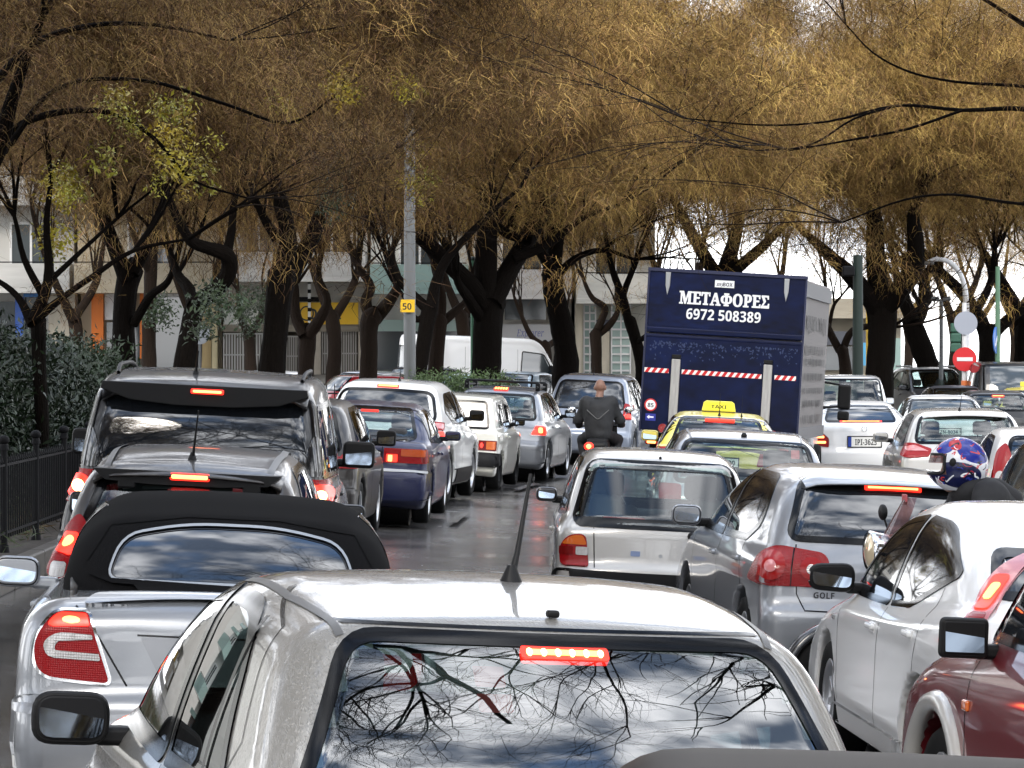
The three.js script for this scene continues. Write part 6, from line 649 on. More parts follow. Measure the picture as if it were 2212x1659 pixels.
    const eye = (a, e) => Math.abs(a) < 1.05 && e > -0.28 && e < 0.42; for (let j = 0; j < nv; j++) for (let i = 0; i < nu; i++) { const a = ((i + 0.5) / nu - 0.5) * 2 * Math.PI, e = lerp(-1.05, Math.PI / 2, (j + 0.5) / nv); if (eye(a, e)) continue; const p = j * (nu + 1) + i; ix.push(p, p + 1, p + nu + 2, p, p + nu + 2, p + nu + 1); }
    const he = mesh('helmet', geom(pos, null, uv, ix), std(1, 1, 1, 0.22, 0, { map: shell, side: THREE.DoubleSide }), g); const rim = []; for (let i = 0; i <= 24; i++) { const t = i / 24 * 2 * Math.PI, a = Math.cos(t) * 1.04, e = 0.07 + Math.sin(t) * 0.36; rim.push(V(...pt(clamp(a * 1.15, -1.05, 1.05), clamp(0.07 + Math.sin(t) * 0.5, -0.28, 0.42)))); } mesh('visor_rim', tube(rim, rim.map(() => 0.008), 6, 2), M.black, he);
    const vp = [], vi = []; for (let j = 0; j <= 8; j++) for (let i = 0; i <= 16; i++) { const p = pt(lerp(-1.08, 1.08, i / 16), lerp(0.1, 0.44, j / 8)); const c = at(0, 0.03, 0); vp.push(c[0] + (p[0] - c[0]) * 1.03, c[1] + (p[1] - c[1]) * 1.03, c[2] + (p[2] - c[2]) * 1.03); } for (let j = 0; j < 8; j++) for (let i = 0; i < 16; i++) { const p = j * 17 + i; vi.push(p, p + 1, p + 18, p, p + 18, p + 17); } mesh('visor', geom(vp, null, null, vi), phy(0.25, 0.14, 0.14, 0.04, 0, { transmission: 0.9, thickness: 0, side: THREE.DoubleSide }), he);
    mesh('visor_pivot', [-1, 1].map(s => new THREE.SphereGeometry(0.03, 12, 8).scale(0.6, 1, 1).translate(...at(s * 0.128, 0.05, 0.03))), M.black, he); for (const s of [-1, 1]) mesh('eye', new THREE.SphereGeometry(0.012, 10, 8).translate(...at(s * 0.032, 0.012, 0.082)), std(0.05, 0.04, 0.035, 0.2), g); mesh('brow', [-1, 1].map(s => rod(V(...at(s * 0.018, 0.036, 0.09)), V(...at(s * 0.05, 0.034, 0.078)), 0.006, 0.004)), std(0.02, 0.015, 0.01, 0.8), g); }
  mesh('hood', sdfMesh(union([cone([-0.12, 1.42, 0.16], [0.12, 1.42, 0.16], 0.085, 0.085), cone([-0.07, 1.43, 0.03], [0.07, 1.43, 0.03], 0.085, 0.085), cone([-0.1, 1.37, 0.26], [0.1, 1.37, 0.26], 0.075, 0.075)], 0.07), [[-0.15, 1.48, -0.05], [0.15, 1.3, 0.3]], 0.14, 0.02), jk, g);
}

// ---------- ground ----------
const kerbX = D => -4.15 + (D > 40 ? 0.003 * (D - 40) ** 2 : 0);
function sheet(x0, x1, d0, d1, lift, nd, breaks = [-4, 3.5]) {   // x0, x1: numbers or functions of distance
  const fx = v => typeof v === 'function' ? v : () => v, A = fx(x0), B = fx(x1), pos = [], uv = [], ix = []; const n = 10; let c = 0;
  for (let i = 0; i <= nd; i++) { const D = lerp(d0, d1, i / nd), a = A(D), b = B(D); let xs = Array.from({ length: n + 1 }, (_, k) => lerp(a, b, k / n)); for (const q of breaks) if (q > a && q < b) { let k = 1; for (let m = 1; m < n; m++) if (Math.abs(xs[m] - q) < Math.abs(xs[k] - q)) k = m; xs[k] = q; } for (const x of xs) { pos.push(x, gy(x) + lift, -D); uv.push(x, D); } }
  for (let i = 0; i < nd; i++) for (let k = 0; k < n; k++) { const p = i * (n + 1) + k, q = p + n + 1; ix.push(p, p + 1, q + 1, p, q + 1, q); }
  return geom(pos, null, uv, ix);
}
const asphalt = std(0.2, 0.192, 0.186, 1, 0, { map: rep(T.road, 0.7), roughnessMap: rep(T.wet, 0.12), bumpMap: rep(T.grain, 0.9), bumpScale: 0.0012 });
struct('ground', sheet(-420, -6, -80, 700, -0.02, 60, []), std(0.09, 0.08, 0.065, 0.9, 0, { map: rep(T.road, 0.2) }));
struct('road', sheet(-6.5, 420, -80, 700, 0, 120, [-4, 3.5]), asphalt);
struct('side_road', sheet(-60, D => kerbX(D) - 6.6, 40, 124, 0.004, 40, [-4, 3.5]), asphalt);
struct('verge', sheet(D => kerbX(D) - 6.5, D => kerbX(D) - 0.15, -20, 125, 0.13, 90, [-4, 3.5]), std(0.1, 0.075, 0.05, 0.75, 0, { map: rep(T.road, 0.6), bumpMap: rep(T.grain, 0.8), bumpScale: 0.02 }));
struct('shop_pavement', sheet(-40, 16, 124, 150, 0.12, 8, [-4, 3.5]), std(0.3, 0.28, 0.26, 0.5, 0, { map: rep(T.road, 0.5) }));
{ const k = struct('kerb', sheet(D => kerbX(D) - 0.16, D => kerbX(D) - 0.02, -10, 100, 0.07, 60, [-4, 3.5]), std(0.2, 0.19, 0.18, 0.6)), m = std(0.12, 0.11, 0.1, 0.45, 0, { map: rep(T.wall, 1) }), gg = rbox(0.16, 0.24, 0.97, 0.025, 0, 0, 0, 1); for (let D = 18; D < 84; D++) { const x = kerbX(D + 0.5) - 0.09, q = mesh('kerb_stone', gg, m, k); q.position.set(x, gy(x) + 0.025, -D - 0.5); q.rotation.y = -Math.atan(kerbX(D + 1) - kerbX(D)); } }
{ const w = std(0.2, 0.2, 0.195, 0.25, 0, { map: rep(T.road, 2) }); for (let D = 21; D < 90; D += 12) for (const off of [3.35, 6.7]) { const L = D => kerbX(D) + off; struct('lane_dash', sheet(d => L(d) - 0.06, d => L(d) + 0.06, D, D + 3, 0.005, 3, []), w); } }

// ---------- buildings beyond the trees ----------
const WALL = (r, g, b) => std(r, g, b, 0.8, 0, { map: rep(T.wall, 0.35) }), glassDark = phy(0.05, 0.06, 0.065, 0.06, 0, { ior: 1.7 }), glassGreen = phy(0.3, 0.42, 0.38, 0.1, 0, { ior: 1.7 }), shutter = std(0.36, 0.34, 0.31, 0.6), iron = phy(0.006, 0.006, 0.007, 0.7, 0, { specularIntensity: 0.4 });
function facade(o) {                                     // px0..px1 across at distance D; floors above a shop level
  const D = o.D || 131, X0 = wx(o.x0, D), X1 = wx(o.x1, D), W = X1 - X0, g = thing(o.name || 'apartment_building', o.label, 'building', null), gY = gy((X0 + X1) / 2) + 0.12, sh = o.shop || 3.9, fh = 3.1, n = o.floors, H = sh + n * fh; g.position.set((X0 + X1) / 2, gY, -D); g.rotation.y = (o.yaw || 0);
  mesh('wall', [box(W - 0.06, H - sh, 12, 0, sh + (H - sh) / 2, -7.4), box(W - 0.06, sh, 11, 0, sh / 2, -7.9)], o.wall, g);
  for (let f = 0; f < n; f++) { const y = sh + f * fh; mesh('balcony', [box(W - 0.1, 0.2, 1.3, 0, y + 0.1, -0.8), box(W - 0.1, 0.85, 0.08, 0, y + 0.62, -0.18), ...[-1, 1].map(s => box(0.08, 0.85, 1.2, s * (W / 2 - 0.1), y + 0.62, -0.8))], o.bal || o.wall, g); mesh('balcony_rail', box(W - 0.2, 0.04, 0.05, 0, y + 1.09, -0.18), iron, g); const k = Math.max(1, Math.floor(W / 2.6)); for (let i = 0; i < k; i++) { const x = (i + 0.5) / k * W - W / 2, w = mesh('window', [box(1.5, 0.08, 0.1, x, y + 2.5, -1.36), box(1.5, 0.08, 0.1, x, y + 0.24, -1.36), ...[-0.72, 0, 0.72].map(q => box(0.08, 2.2, 0.1, x + q, y + 1.37, -1.36))], o.frame || M.white, g); mesh('pane', [-0.36, 0.36].map(q => box(0.64, 2.18, 0.04, x + q, y + 1.37, -1.37)), glassDark, w); } }
  mesh('parapet', box(W, 0.9, 0.2, 0, H + 0.45, -1.4), o.wall, g); return { g, W, H, sh, X: p => wx(p, D) - (X0 + X1) / 2, Y: p => wy(p, D) - gY };
}
const flatBox = (B, x0, x1, y0, y1, z, d) => { const a = B.X(x0), b = B.X(x1), c = B.Y(y1), e = Math.min(B.Y(y0), 1e9); return box(b - a, e - Math.max(c, 0.02), d, (a + b) / 2, (e + Math.max(c, 0.02)) / 2, z); };
const blocks = [];
const part = (B, n, geo, m) => mesh(n, geo, m, B.g);
{
  let B = facade({ x0: -420, x1: 152, floors: 5, label: 'white apartment building with blue upright sign at the far left', wall: WALL(0.78, 0.78, 0.76) }); part(B, 'shop_front', flatBox(B, -300, 14, 650, 800, -2.3, 0.1), glassDark); part(B, 'upright_sign', flatBox(B, 18, 36, 640, 730, -1.9, 0.2), std(0.03, 0.12, 0.5, 0.4)); part(B, 'shop_door', flatBox(B, 36, 62, 640, 800, -2.3, 0.1), glassDark); part(B, 'blue_awning', flatBox(B, 40, 92, 615, 640, -1.6, 0.5), std(0.05, 0.2, 0.5, 0.5)); part(B, 'meter_box', flatBox(B, 103, 118, 708, 726, -2.3, 0.15), std(0.3, 0.2, 0.08, 0.6)); part(B, 'pillar', flatBox(B, 92, 150, 610, 800, -2.0, 0.6), WALL(0.7, 0.65, 0.55));
  B = facade({ x0: 156, x1: 470, floors: 5, label: 'cream apartment building with tall orange shop panels', wall: WALL(0.66, 0.58, 0.44) }); for (const [a, b] of [[186, 212], [292, 312]]) part(B, 'orange_panel', flatBox(B, a, b, a < 200 ? 600 : 590, 775, -1.8, 0.3), std(0.75, 0.18, 0.01, 0.5)); part(B, 'orange_panel', flatBox(B, 405, 416, 720, 780, -2.0, 0.2), std(0.75, 0.22, 0.02, 0.5)); part(B, 'white_panel', flatBox(B, 214, 250, 610, 690, -1.9, 0.2), M.white); part(B, 'shop_window', [flatBox(B, 216, 290, 695, 800, -2.2, 0.1), flatBox(B, 316, 402, 640, 800, -2.2, 0.1)], glassDark); part(B, 'shop_sign', flatBox(B, 316, 402, 620, 640, -1.9, 0.15), M.white); part(B, 'pillar', [flatBox(B, 418, 448, 640, 800, -1.9, 0.5)], WALL(0.6, 0.46, 0.24)); part(B, 'pilaster', flatBox(B, 450, 462, 640, 800, -1.8, 0.6), WALL(0.75, 0.66, 0.42)); part(B, 'purple_banner', flatBox(B, 242, 254, 610, 680, -1.6, 0.05), std(0.06, 0.02, 0.12, 0.6));
  B = facade({ x0: 474, x1: 792, floors: 5, label: 'white building with yellow lettered shop sign and grey roller grilles', wall: WALL(0.84, 0.83, 0.8), bal: WALL(0.82, 0.82, 0.8), shop: 4.3 });
  const sg = canvasTex(512, 180, (c, w, h) => { c.fillStyle = '#e0b21c'; c.fillRect(0, 0, w, h); c.fillStyle = '#2a2a26'; c.font = 'bold 120px sans-serif'; c.textBaseline = 'middle'; c.textAlign = 'right'; c.fillText('OPEL', w * 0.72, h / 2 + 8); c.font = '18px sans-serif'; c.beginPath(); c.arc(70, h / 2, 56, 0, 7); c.lineWidth = 12; c.strokeStyle = '#2a2a26'; c.stroke(); });
  const yb = part(B, 'shop_sign', flatBox(B, 640, 770, 652, 700, -1.6, 0.25), std(0.7, 0.45, 0.02, 0.45)); { const a = B.X(640), b = B.X(770), c = B.Y(700), e = B.Y(652); mesh('sign_face', new THREE.PlaneGeometry(b - a, e - c).translate((a + b) / 2, (c + e) / 2, -1.47), std(1, 1, 1, 0.5, 0, { map: sg }), yb); }
  const bars = (a, b, y0, y1, st) => { const L = []; for (let x = a; x <= b; x += st) L.push(flatBox(B, x, x + st * 0.5, y0, y1, -1.7, 0.06)); L.push(flatBox(B, a, b, y0 - 3, y0, -1.7, 0.08), flatBox(B, a, b, (y0 + y1) / 2, (y0 + y1) / 2 + 3, -1.68, 0.1)); return L; };
  part(B, 'shop_interior', [flatBox(B, 476, 790, 715, 810, -2.3, 0.1)], WALL(0.16, 0.14, 0.11)); part(B, 'roller_grille', bars(690, 768, 716, 808, 5.2), shutter); part(B, 'roller_grille', bars(612, 640, 728, 808, 5), shutter); part(B, 'roller_shutter', bars(474, 570, 722, 808, 6), std(0.5, 0.49, 0.46, 0.6)); part(B, 'shop_sign', flatBox(B, 476, 560, 668, 700, -1.7, 0.2), std(0.6, 0.6, 0.56, 0.5)); part(B, 'lintel', flatBox(B, 474, 790, 700, 716, -1.75, 0.4), WALL(0.3, 0.27, 0.22)); part(B, 'pillar', [flatBox(B, 572, 610, 640, 810, -1.8, 0.5), flatBox(B, 642, 688, 704, 810, -1.8, 0.5), flatBox(B, 770, 790, 640, 810, -1.8, 0.5)], WALL(0.52, 0.47, 0.4)); const ba = part(B, 'barber_banner', flatBox(B, 661, 667, 600, 700, -1.3, 0.1), M.white); mesh('banner_stripe', [0, 1, 2, 3, 4].map(i => flatBox(B, 660.5, 667.5, 604 + i * 20, 612 + i * 20, -1.29, 0.12)), iron, ba); part(B, 'dark_fascia', flatBox(B, 600, 690, 640, 650, -1.7, 0.3), iron);
  blocks.push(B.g); B = facade({ x0: 796, x1: 1014, floors: 5, label: 'pale building with light green glass balconies behind the white van', wall: WALL(0.82, 0.84, 0.82), bal: glassGreen }); part(B, 'shop_window', [flatBox(B, 800, 1010, 715, 800, -2.2, 0.1)], glassDark); part(B, 'fascia', flatBox(B, 796, 1012, 690, 715, -1.8, 0.3), glassGreen);
  blocks.push(B.g); B = facade({ x0: 1018, x1: 1238, floors: 5, label: 'grey-beige building with pale shop fascia and dark glass doors', wall: WALL(0.7, 0.67, 0.63), bal: WALL(0.74, 0.72, 0.7) }); const ex = canvasTex(512, 110, (c, w, h) => { c.fillStyle = '#b9b8b8'; c.fillRect(0, 0, w, h); c.fillStyle = '#5a5f9a'; c.font = 'italic 60px serif'; c.textBaseline = 'middle'; c.fillText('Explorer', 130, h / 2); }); const fa = part(B, 'fascia', flatBox(B, 1085, 1205, 700, 738, -1.5, 0.5), std(0.45, 0.45, 0.46, 0.5)); { const a = B.X(1085), b = B.X(1205), c = B.Y(738), e = B.Y(700); mesh('sign_face', new THREE.PlaneGeometry(b - a, e - c).translate((a + b) / 2, (c + e) / 2, -1.245), std(1, 1, 1, 0.6, 0, { map: ex }), fa); }
  part(B, 'shop_window', [flatBox(B, 1028, 1098, 742, 805, -2.0, 0.1), flatBox(B, 1130, 1166, 748, 805, -2.0, 0.1), flatBox(B, 1106, 1126, 748, 805, -2.0, 0.1)], glassDark); part(B, 'door_frame', [flatBox(B, 1100, 1104, 742, 810, -1.9, 0.2), flatBox(B, 1126, 1130, 742, 810, -1.9, 0.2), flatBox(B, 1168, 1174, 742, 810, -1.9, 0.2)], M.white); part(B, 'upper_window', [flatBox(B, 1090, 1180, 640, 690, -1.2, 0.1)], glassDark);
  B = facade({ x0: 1242, x1: 1420, floors: 5, label: 'bright white building with gridded green glazing left of the blue truck', wall: WALL(0.78, 0.76, 0.7), bal: WALL(0.78, 0.77, 0.72) }); for (const [a, b] of [[1262, 1290], [1322, 1366]]) { const w = part(B, 'grid_window', [...Array.from({ length: 9 }, (_, i) => flatBox(B, a, b, 655 + i * 18, 659 + i * 18, -1.55, 0.12)), ...[a, (a + b) / 2 - 1.5, b - 3].map(x => flatBox(B, x, x + 3, 655, 808, -1.54, 0.14))], M.white); mesh('pane', flatBox(B, a, b, 655, 808, -1.6, 0.05), glassGreen, w); } part(B, 'dark_fascia', flatBox(B, 1290, 1320, 690, 715, -1.6, 0.1), std(0.12, 0.12, 0.16, 0.5)); part(B, 'pillar', [flatBox(B, 1244, 1260, 600, 810, -1.4, 0.5), flatBox(B, 1294, 1318, 716, 810, -1.4, 0.5)], WALL(0.7, 0.64, 0.52));
  B = facade({ x0: 1740, x1: 1960, D: 165, floors: 0, shop: 3.7, name: 'low_shop', label: 'low grey shop seen between the truck and the big right-hand tree', wall: WALL(0.5, 0.45, 0.36) }); part(B, 'fascia', flatBox(B, 1745, 1880, 715, 745, -1.8, 0.3), std(0.09, 0.095, 0.11, 0.5)); part(B, 'shop_window', [flatBox(B, 1750, 1860, 748, 800, -2.2, 0.1)], glassDark); part(B, 'glass_door', [flatBox(B, 1906, 1928, 730, 800, -1.9, 0.1), flatBox(B, 1934, 1955, 730, 800, -1.9, 0.1)], glassGreen); part(B, 'poster', flatBox(B, 1872, 1886, 740, 790, -1.6, 0.05), std(0.1, 0.4, 0.65, 0.5));
}

// ---------- street furniture ----------
const galv = std(0.17, 0.18, 0.19, 0.5, 0.3, { map: rep(T.wall, 1) }), greenPole = std(0.008, 0.02, 0.015, 0.6), stand = (g, px, D) => { const X = wx(px, D), y = gy(X); g.position.set(X, y + (X < kerbX(D) ? 0.13 : 0), -D); return (pxx, py, dz = 0) => V(wx(pxx, D) - X, wy(py, D) - g.position.y, dz); };
const disc = (r, x, y, z, d = 0.02) => new THREE.CylinderGeometry(r, r, d, 28).rotateX(Math.PI / 2).translate(x, y, z);
{ const g = thing('lamp_post', 'grey street lamp post carrying a yellow 50 plate', 'lamp post'), q = stand(g, 885, 70); mesh('post', [cyl(0.12, 0.085, 11, 0, 0, 0, 16), cyl(0.16, 0.14, 0.9, 0, 0, 0, 16)], galv, g); mesh('arm', rod(V(0, 11, 0), V(1.6, 11.6, 0), 0.05), galv, g); mesh('lamp_head', rbox(0.7, 0.12, 0.25, 0.05, 1.8, 11.6, 0), galv, g); const t = canvasTex(96, 80, (c, w, h) => { c.fillStyle = '#e2b418'; c.fillRect(0, 0, w, h); c.fillStyle = '#222'; c.font = 'bold 58px sans-serif'; c.textAlign = 'center'; c.textBaseline = 'middle'; c.fillText('50', w / 2 - 4, h / 2 + 4); }), p = q(881, 661); mesh('number_plate', box(0.27, 0.24, 0.02, p.x, p.y, 0.15), [M.trim, M.trim, M.trim, M.trim, std(1, 1, 1, 0.5, 0, { map: t }), M.trim], g); }
{ const g = thing('utility_pole', 'thick dark green pole right of the truck', 'pole'); stand(g, 1853, 92); mesh('post', cyl(0.15, 0.12, 4.7, 0, 0, 0, 14), greenPole, g); mesh('camera_box', rbox(0.3, 0.25, 0.35, 0.04, -0.25, 4.3, 0.1), iron, g); }
{ const g = thing('signpost', 'thin green pole left of the widest trunk', 'pole'); stand(g, 1021, 98); mesh('post', cyl(0.06, 0.055, 4.4, 0, 0, 0, 10), std(0.04, 0.13, 0.07, 0.5), g); mesh('cap', new THREE.SphereGeometry(0.07, 10, 8).translate(0, 4.4, 0), greenPole, g); }
{ const g = thing('no_entry_sign', 'red and white no entry sign on a white pole with orange bands', 'sign'), q = stand(g, 2083, 98); const p = q(2083, 776); mesh('post', cyl(0.07, 0.06, p.y + 1.5, 0, 0, 0, 12), std(0.7, 0.7, 0.7, 0.5), g); mesh('band', [0, 1, 2].map(i => cyl(0.085, 0.085, 0.2, 0, 0.5 + i * 0.42, 0, 14)), std(0.75, 0.2, 0.06, 0.5), g); mesh('sign_disc', disc(0.32, 0, p.y, 0.1), std(0.6, 0.01, 0.015, 0.4), g); mesh('sign_bar', rbox(0.42, 0.1, 0.01, 0.004, 0, p.y, 0.117, 1), M.white, g); const b = q(2085, 698); mesh('sign_back', disc(0.31, b.x, b.y, 0.1), std(0.33, 0.35, 0.4, 0.4, 0.5), g); mesh('clamp', [box(0.18, 0.04, 0.1, 0, p.y + 0.1, 0.05), box(0.18, 0.04, 0.1, 0, b.y, 0.05)], galv, g); }
{ const g = thing('street_lamp', 'white street lamp with a curved arm above the no entry sign', 'street lamp'), q = stand(g, 2087, 104); mesh('post', tube([V(0, 0, 0), q(2087, 760), q(2086, 640), q(2080, 606), q(2066, 580), q(2046, 564), q(2020, 560), q(2004, 566)], [0.11, 0.1, 0.08, 0.07, 0.07, 0.065, 0.06, 0.05], 10, 4), std(0.72, 0.73, 0.75, 0.4), g); const h = q(1998, 568); mesh('lamp_head', rbox(0.5, 0.12, 0.22, 0.05, h.x, h.y, 0), galv, g); }
{ const g = thing('double_lamp', 'thin grey pole with a small double head left of the no entry sign', 'street lamp'), q = stand(g, 2033, 110), t = q(2033, 648); mesh('post', cyl(0.07, 0.06, t.y, 0, 0, 0, 10), galv, g); mesh('lamp_head', [-0.17, 0.17].map(x => rbox(0.22, 0.14, 0.2, 0.05, x, t.y + 0.03, 0)), galv, g); }
{ const g = thing('traffic_light', 'green traffic light seen from behind beside the white pole', 'traffic light'), q = stand(g, 2076, 101), p = q(2071, 728); mesh('post', cyl(0.06, 0.06, p.y + 0.4, 0, 0, 0, 10), greenPole, g); mesh('lamp_housing', [0, 1, 2].map(i => rbox(0.28, 0.26, 0.2, 0.05, p.x - 0.1, p.y - 0.29 + i * 0.27, 0.1)), std(0.04, 0.12, 0.08, 0.5), g); }
{ const g = thing('blue_sign_pole', 'green pole with edge-on blue sign at the right', 'sign'), q = stand(g, 2155, 100), p = q(2150, 735); mesh('post', cyl(0.08, 0.06, 4.6, 0, 0, 0, 12), std(0.1, 0.2, 0.12, 0.5), g); mesh('sign_disc', new THREE.CylinderGeometry(0.36, 0.36, 0.03, 24).rotateX(Math.PI / 2).rotateY(1.25).translate(p.x, p.y, 0.12), std(0.04, 0.15, 0.5, 0.4), g); const w = mesh('sign_bar', box(0.5, 0.07, 0.012, 0, 0, 0.022), M.white, g); w.rotation.set(0, 1.25, 0.8, 'YXZ'); w.position.set(p.x, p.y, 0.12); }
{ const g = thing('yellow_post', 'thin yellow post before the low grey shop', 'post'); stand(g, 1874, 128); mesh('post', cyl(0.06, 0.06, 3.6, 0, 0, 0, 10), std(0.65, 0.42, 0.05, 0.5), g); mesh('base', cyl(0.12, 0.1, 0.15, 0, 0, 0, 10), greenPole, g); }
{ const g = thing('round_sign', 'grey back of a round sign right of the leaning trunk', 'sign'), q = stand(g, 432, 84), p = q(433, 722); mesh('post', cyl(0.035, 0.03, p.y + 0.2, 0, 0, 0, 8), galv, g); mesh('sign_disc', disc(0.23, 0, p.y, 0.06), std(0.35, 0.37, 0.4, 0.5, 0.4), g); }
{ // iron fence on the kerb, every bar its own
  const g = thing('iron_fence', 'black iron railing with ball-topped posts along the left kerb', 'fence'), x = -4.5; g.position.set(x, gy(x) + 0.13, 0); g.scale.y = 0.86; const post = merge([cyl(0.03, 0.03, 1.12, 0, 0, 0, 10), new THREE.SphereGeometry(0.05, 12, 8).translate(0, 1.16, 0), cyl(0.045, 0.035, 0.06, 0, 1.06, 0, 10), cyl(0.05, 0.04, 0.08, 0, 0, 0, 10)]), bar = merge([cyl(0.0095, 0.0095, 0.8, 0, 0.14, 0, 6), new THREE.ConeGeometry(0.018, 0.07, 6).translate(0, 0.97, 0)]); for (let D = 24; D < 46; D += 2.2) { const p = mesh('post', post, iron, g); p.position.z = -D; for (const y of [0.2, 0.9]) mesh('rail', box(0.03, 0.022, 2.14, 0, y, -D - 1.1), iron, g); for (let i = 1; i < 15; i++) { const b = mesh('bar', bar, iron, g); b.position.z = -D - i * 0.147; } }
  const g2 = thing('low_railing', 'low black railing behind the white crossover, before the red parked car', 'fence'); const x2 = wx(705, 72); g2.position.set(x2, gy(x2) + 0.13, -72); for (let i = 0; i < 22; i++) { const b = mesh('bar', bar, iron, g2); b.position.x = (i - 8) * 0.16; b.scale.y = 1.2; } mesh('rail', [box(3.6, 0.03, 0.03, 0.4, 1.0, 0), box(3.6, 0.03, 0.03, 0.4, 0.25, 0)], iron, g2); mesh('post', [cyl(0.035, 0.035, 1.25, -1.4, 0, 0, 8), cyl(0.035, 0.035, 1.25, 2.2, 0, 0, 8)], iron, g2); }

// ---------- trees ----------
const bark = phy(0.0065, 0.005, 0.004, 0.9, 0, { specularIntensity: 0.1, bumpMap: rep(T.bark, 1, 0.6), bumpScale: 0.03 }), barkBrown = phy(0.022, 0.0145, 0.01, 0.85, 0, { specularIntensity: 0.25, bumpMap: rep(T.bark, 1, 0.6), bumpScale: 0.03 }), twigBark = phy(0.016, 0.011, 0.008, 0.85, 0, { specularIntensity: 0.25 });
function twigClump(seed, n, len, hang, w, spread) {       // a cloud of fine bare shoots, each with a tone of its own
  const r = rng(seed), pos = [], ix = [], nor = [], col = [];
  for (let i = 0; i < n; i++) {
    let p = V((r() + r() - 1) * spread, (r() + r() - 1) * spread * 0.8, (r() + r() - 1) * spread), a = r() * 6.283, d = V(Math.cos(a), (r() - 0.5) * 1.4 - hang, Math.sin(a)).normalize(); const L = len * (0.4 + r() * 1.1), seg = 4, side = V(Math.cos(a + 1.57 + r()), (r() - 0.5), Math.sin(a + 1.57 + r())).normalize(), s0 = pos.length / 3, k0 = r(), t = k0 < 0.3 ? [0.25, 0.22, 0.3] : k0 < 0.6 ? [0.8, 0.72, 0.75] : [1.1, 1.15, 0.95], m = 0.7 + r() * 0.6;
    for (let k = 0; k <= seg; k++) { const h = w * (0.7 + r() * 0.5) * (1 - 0.6 * k / seg) / 2; pos.push(p.x - side.x * h, p.y - side.y * h, p.z - side.z * h, p.x + side.x * h, p.y + side.y * h, p.z + side.z * h); const n3 = V().crossVectors(side, d).normalize(); nor.push(n3.x, n3.y, n3.z, n3.x, n3.y, n3.z); for (let q = 0; q < 2; q++) col.push(t[0] * m, t[1] * m, t[2] * m); if (k) { const q = s0 + 2 * (k - 1); ix.push(q, q + 1, q + 2, q + 1, q + 3, q + 2); } p = p.clone().addScaledVector(d, L / seg); d.y -= 0.12 + r() * 0.25 * (1 + hang); d.x += (r() - 0.5) * 1.3; d.y += (r() - 0.5) * 0.6; d.z += (r() - 0.5) * 1.3; d.normalize(); }
  }
  const g = geom(pos, nor, null, ix); g.setAttribute('color', new THREE.Float32BufferAttribute(col, 3)); return g;
}
function leafClump(seed, n, R, lw, ll) { const r = rng(seed), pos = [], ix = [], nor = []; for (let i = 0; i < n; i++) { const a = r() * 6.283, e = Math.acos(2 * r() - 1), q = Math.cbrt(r()) * R, c = V(Math.sin(e) * Math.cos(a), Math.cos(e) * 0.8, Math.sin(e) * Math.sin(a)).multiplyScalar(q), d = V(r() - 0.5, r() - 0.65, r() - 0.5).normalize(), s = V().crossVectors(d, V(r() - 0.5, r() - 0.5, r() - 0.5)).normalize(), n3 = V().crossVectors(d, s), L = ll * (0.6 + r() * 0.7), w = lw * (0.6 + r() * 0.6), o = pos.length / 3; for (const [t, k, b] of [[0, 0, 0], [0.45, 0.5, 0.06], [0.45, -0.5, 0.06], [1, 0, -0.1]]) { const p = c.clone().addScaledVector(d, t * L).addScaledVector(s, k * w).addScaledVector(n3, b * L); pos.push(p.x, p.y, p.z); nor.push(n3.x, n3.y, n3.z); } ix.push(o, o + 2, o + 1, o + 1, o + 2, o + 3); } return geom(pos, nor, null, ix); }
const twigG = [twigClump(17, 110, 0.3, 0.15, 0.0105, 0.55), twigClump(34, 110, 0.3, 0.5, 0.0105, 0.55), twigClump(51, 80, 0.42, -0.1, 0.0105, 0.5)], leafG = leafClump(5, 60, 0.5, 0.035, 0.09), bigLeafG = leafClump(9, 55, 0.45, 0.07, 0.16), hedgeG = leafClump(21, 70, 0.32, 0.03, 0.13);
const twigM = phy(1, 1, 1, 0.9, 0, { side: THREE.DoubleSide, vertexColors: true, specularIntensity: 0.3 }), leafM = phy(1, 1, 1, 0.7, 0, { side: THREE.DoubleSide, transmission: 0.35, thickness: 0 }), hedgeM = std(1, 1, 1, 0.5, 0, { side: THREE.DoubleSide });
function scatter(name, geo, mat, list, parent) {          // list: [x, y, z, scale, yaw, tilt, colour]
  const im = new THREE.InstancedMesh(geo, mat, list.length), m = new THREE.Matrix4(), q = new THREE.Quaternion(), e = new THREE.Euler(); im.name = name; list.forEach((l, i) => { q.setFromEuler(e.set(l[5], l[4], l[5] * 0.7)); m.compose(V(l[0], l[1], l[2]), q, V(l[3], l[3], l[3])); im.setMatrixAt(i, m); im.setColorAt(i, l[6]); }); im.castShadow = im.receiveShadow = true; im.userData.kind = 'stuff'; parent.add(im); return im;
}
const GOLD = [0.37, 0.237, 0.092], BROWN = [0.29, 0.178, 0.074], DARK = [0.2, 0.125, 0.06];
let treeSeed = 100;
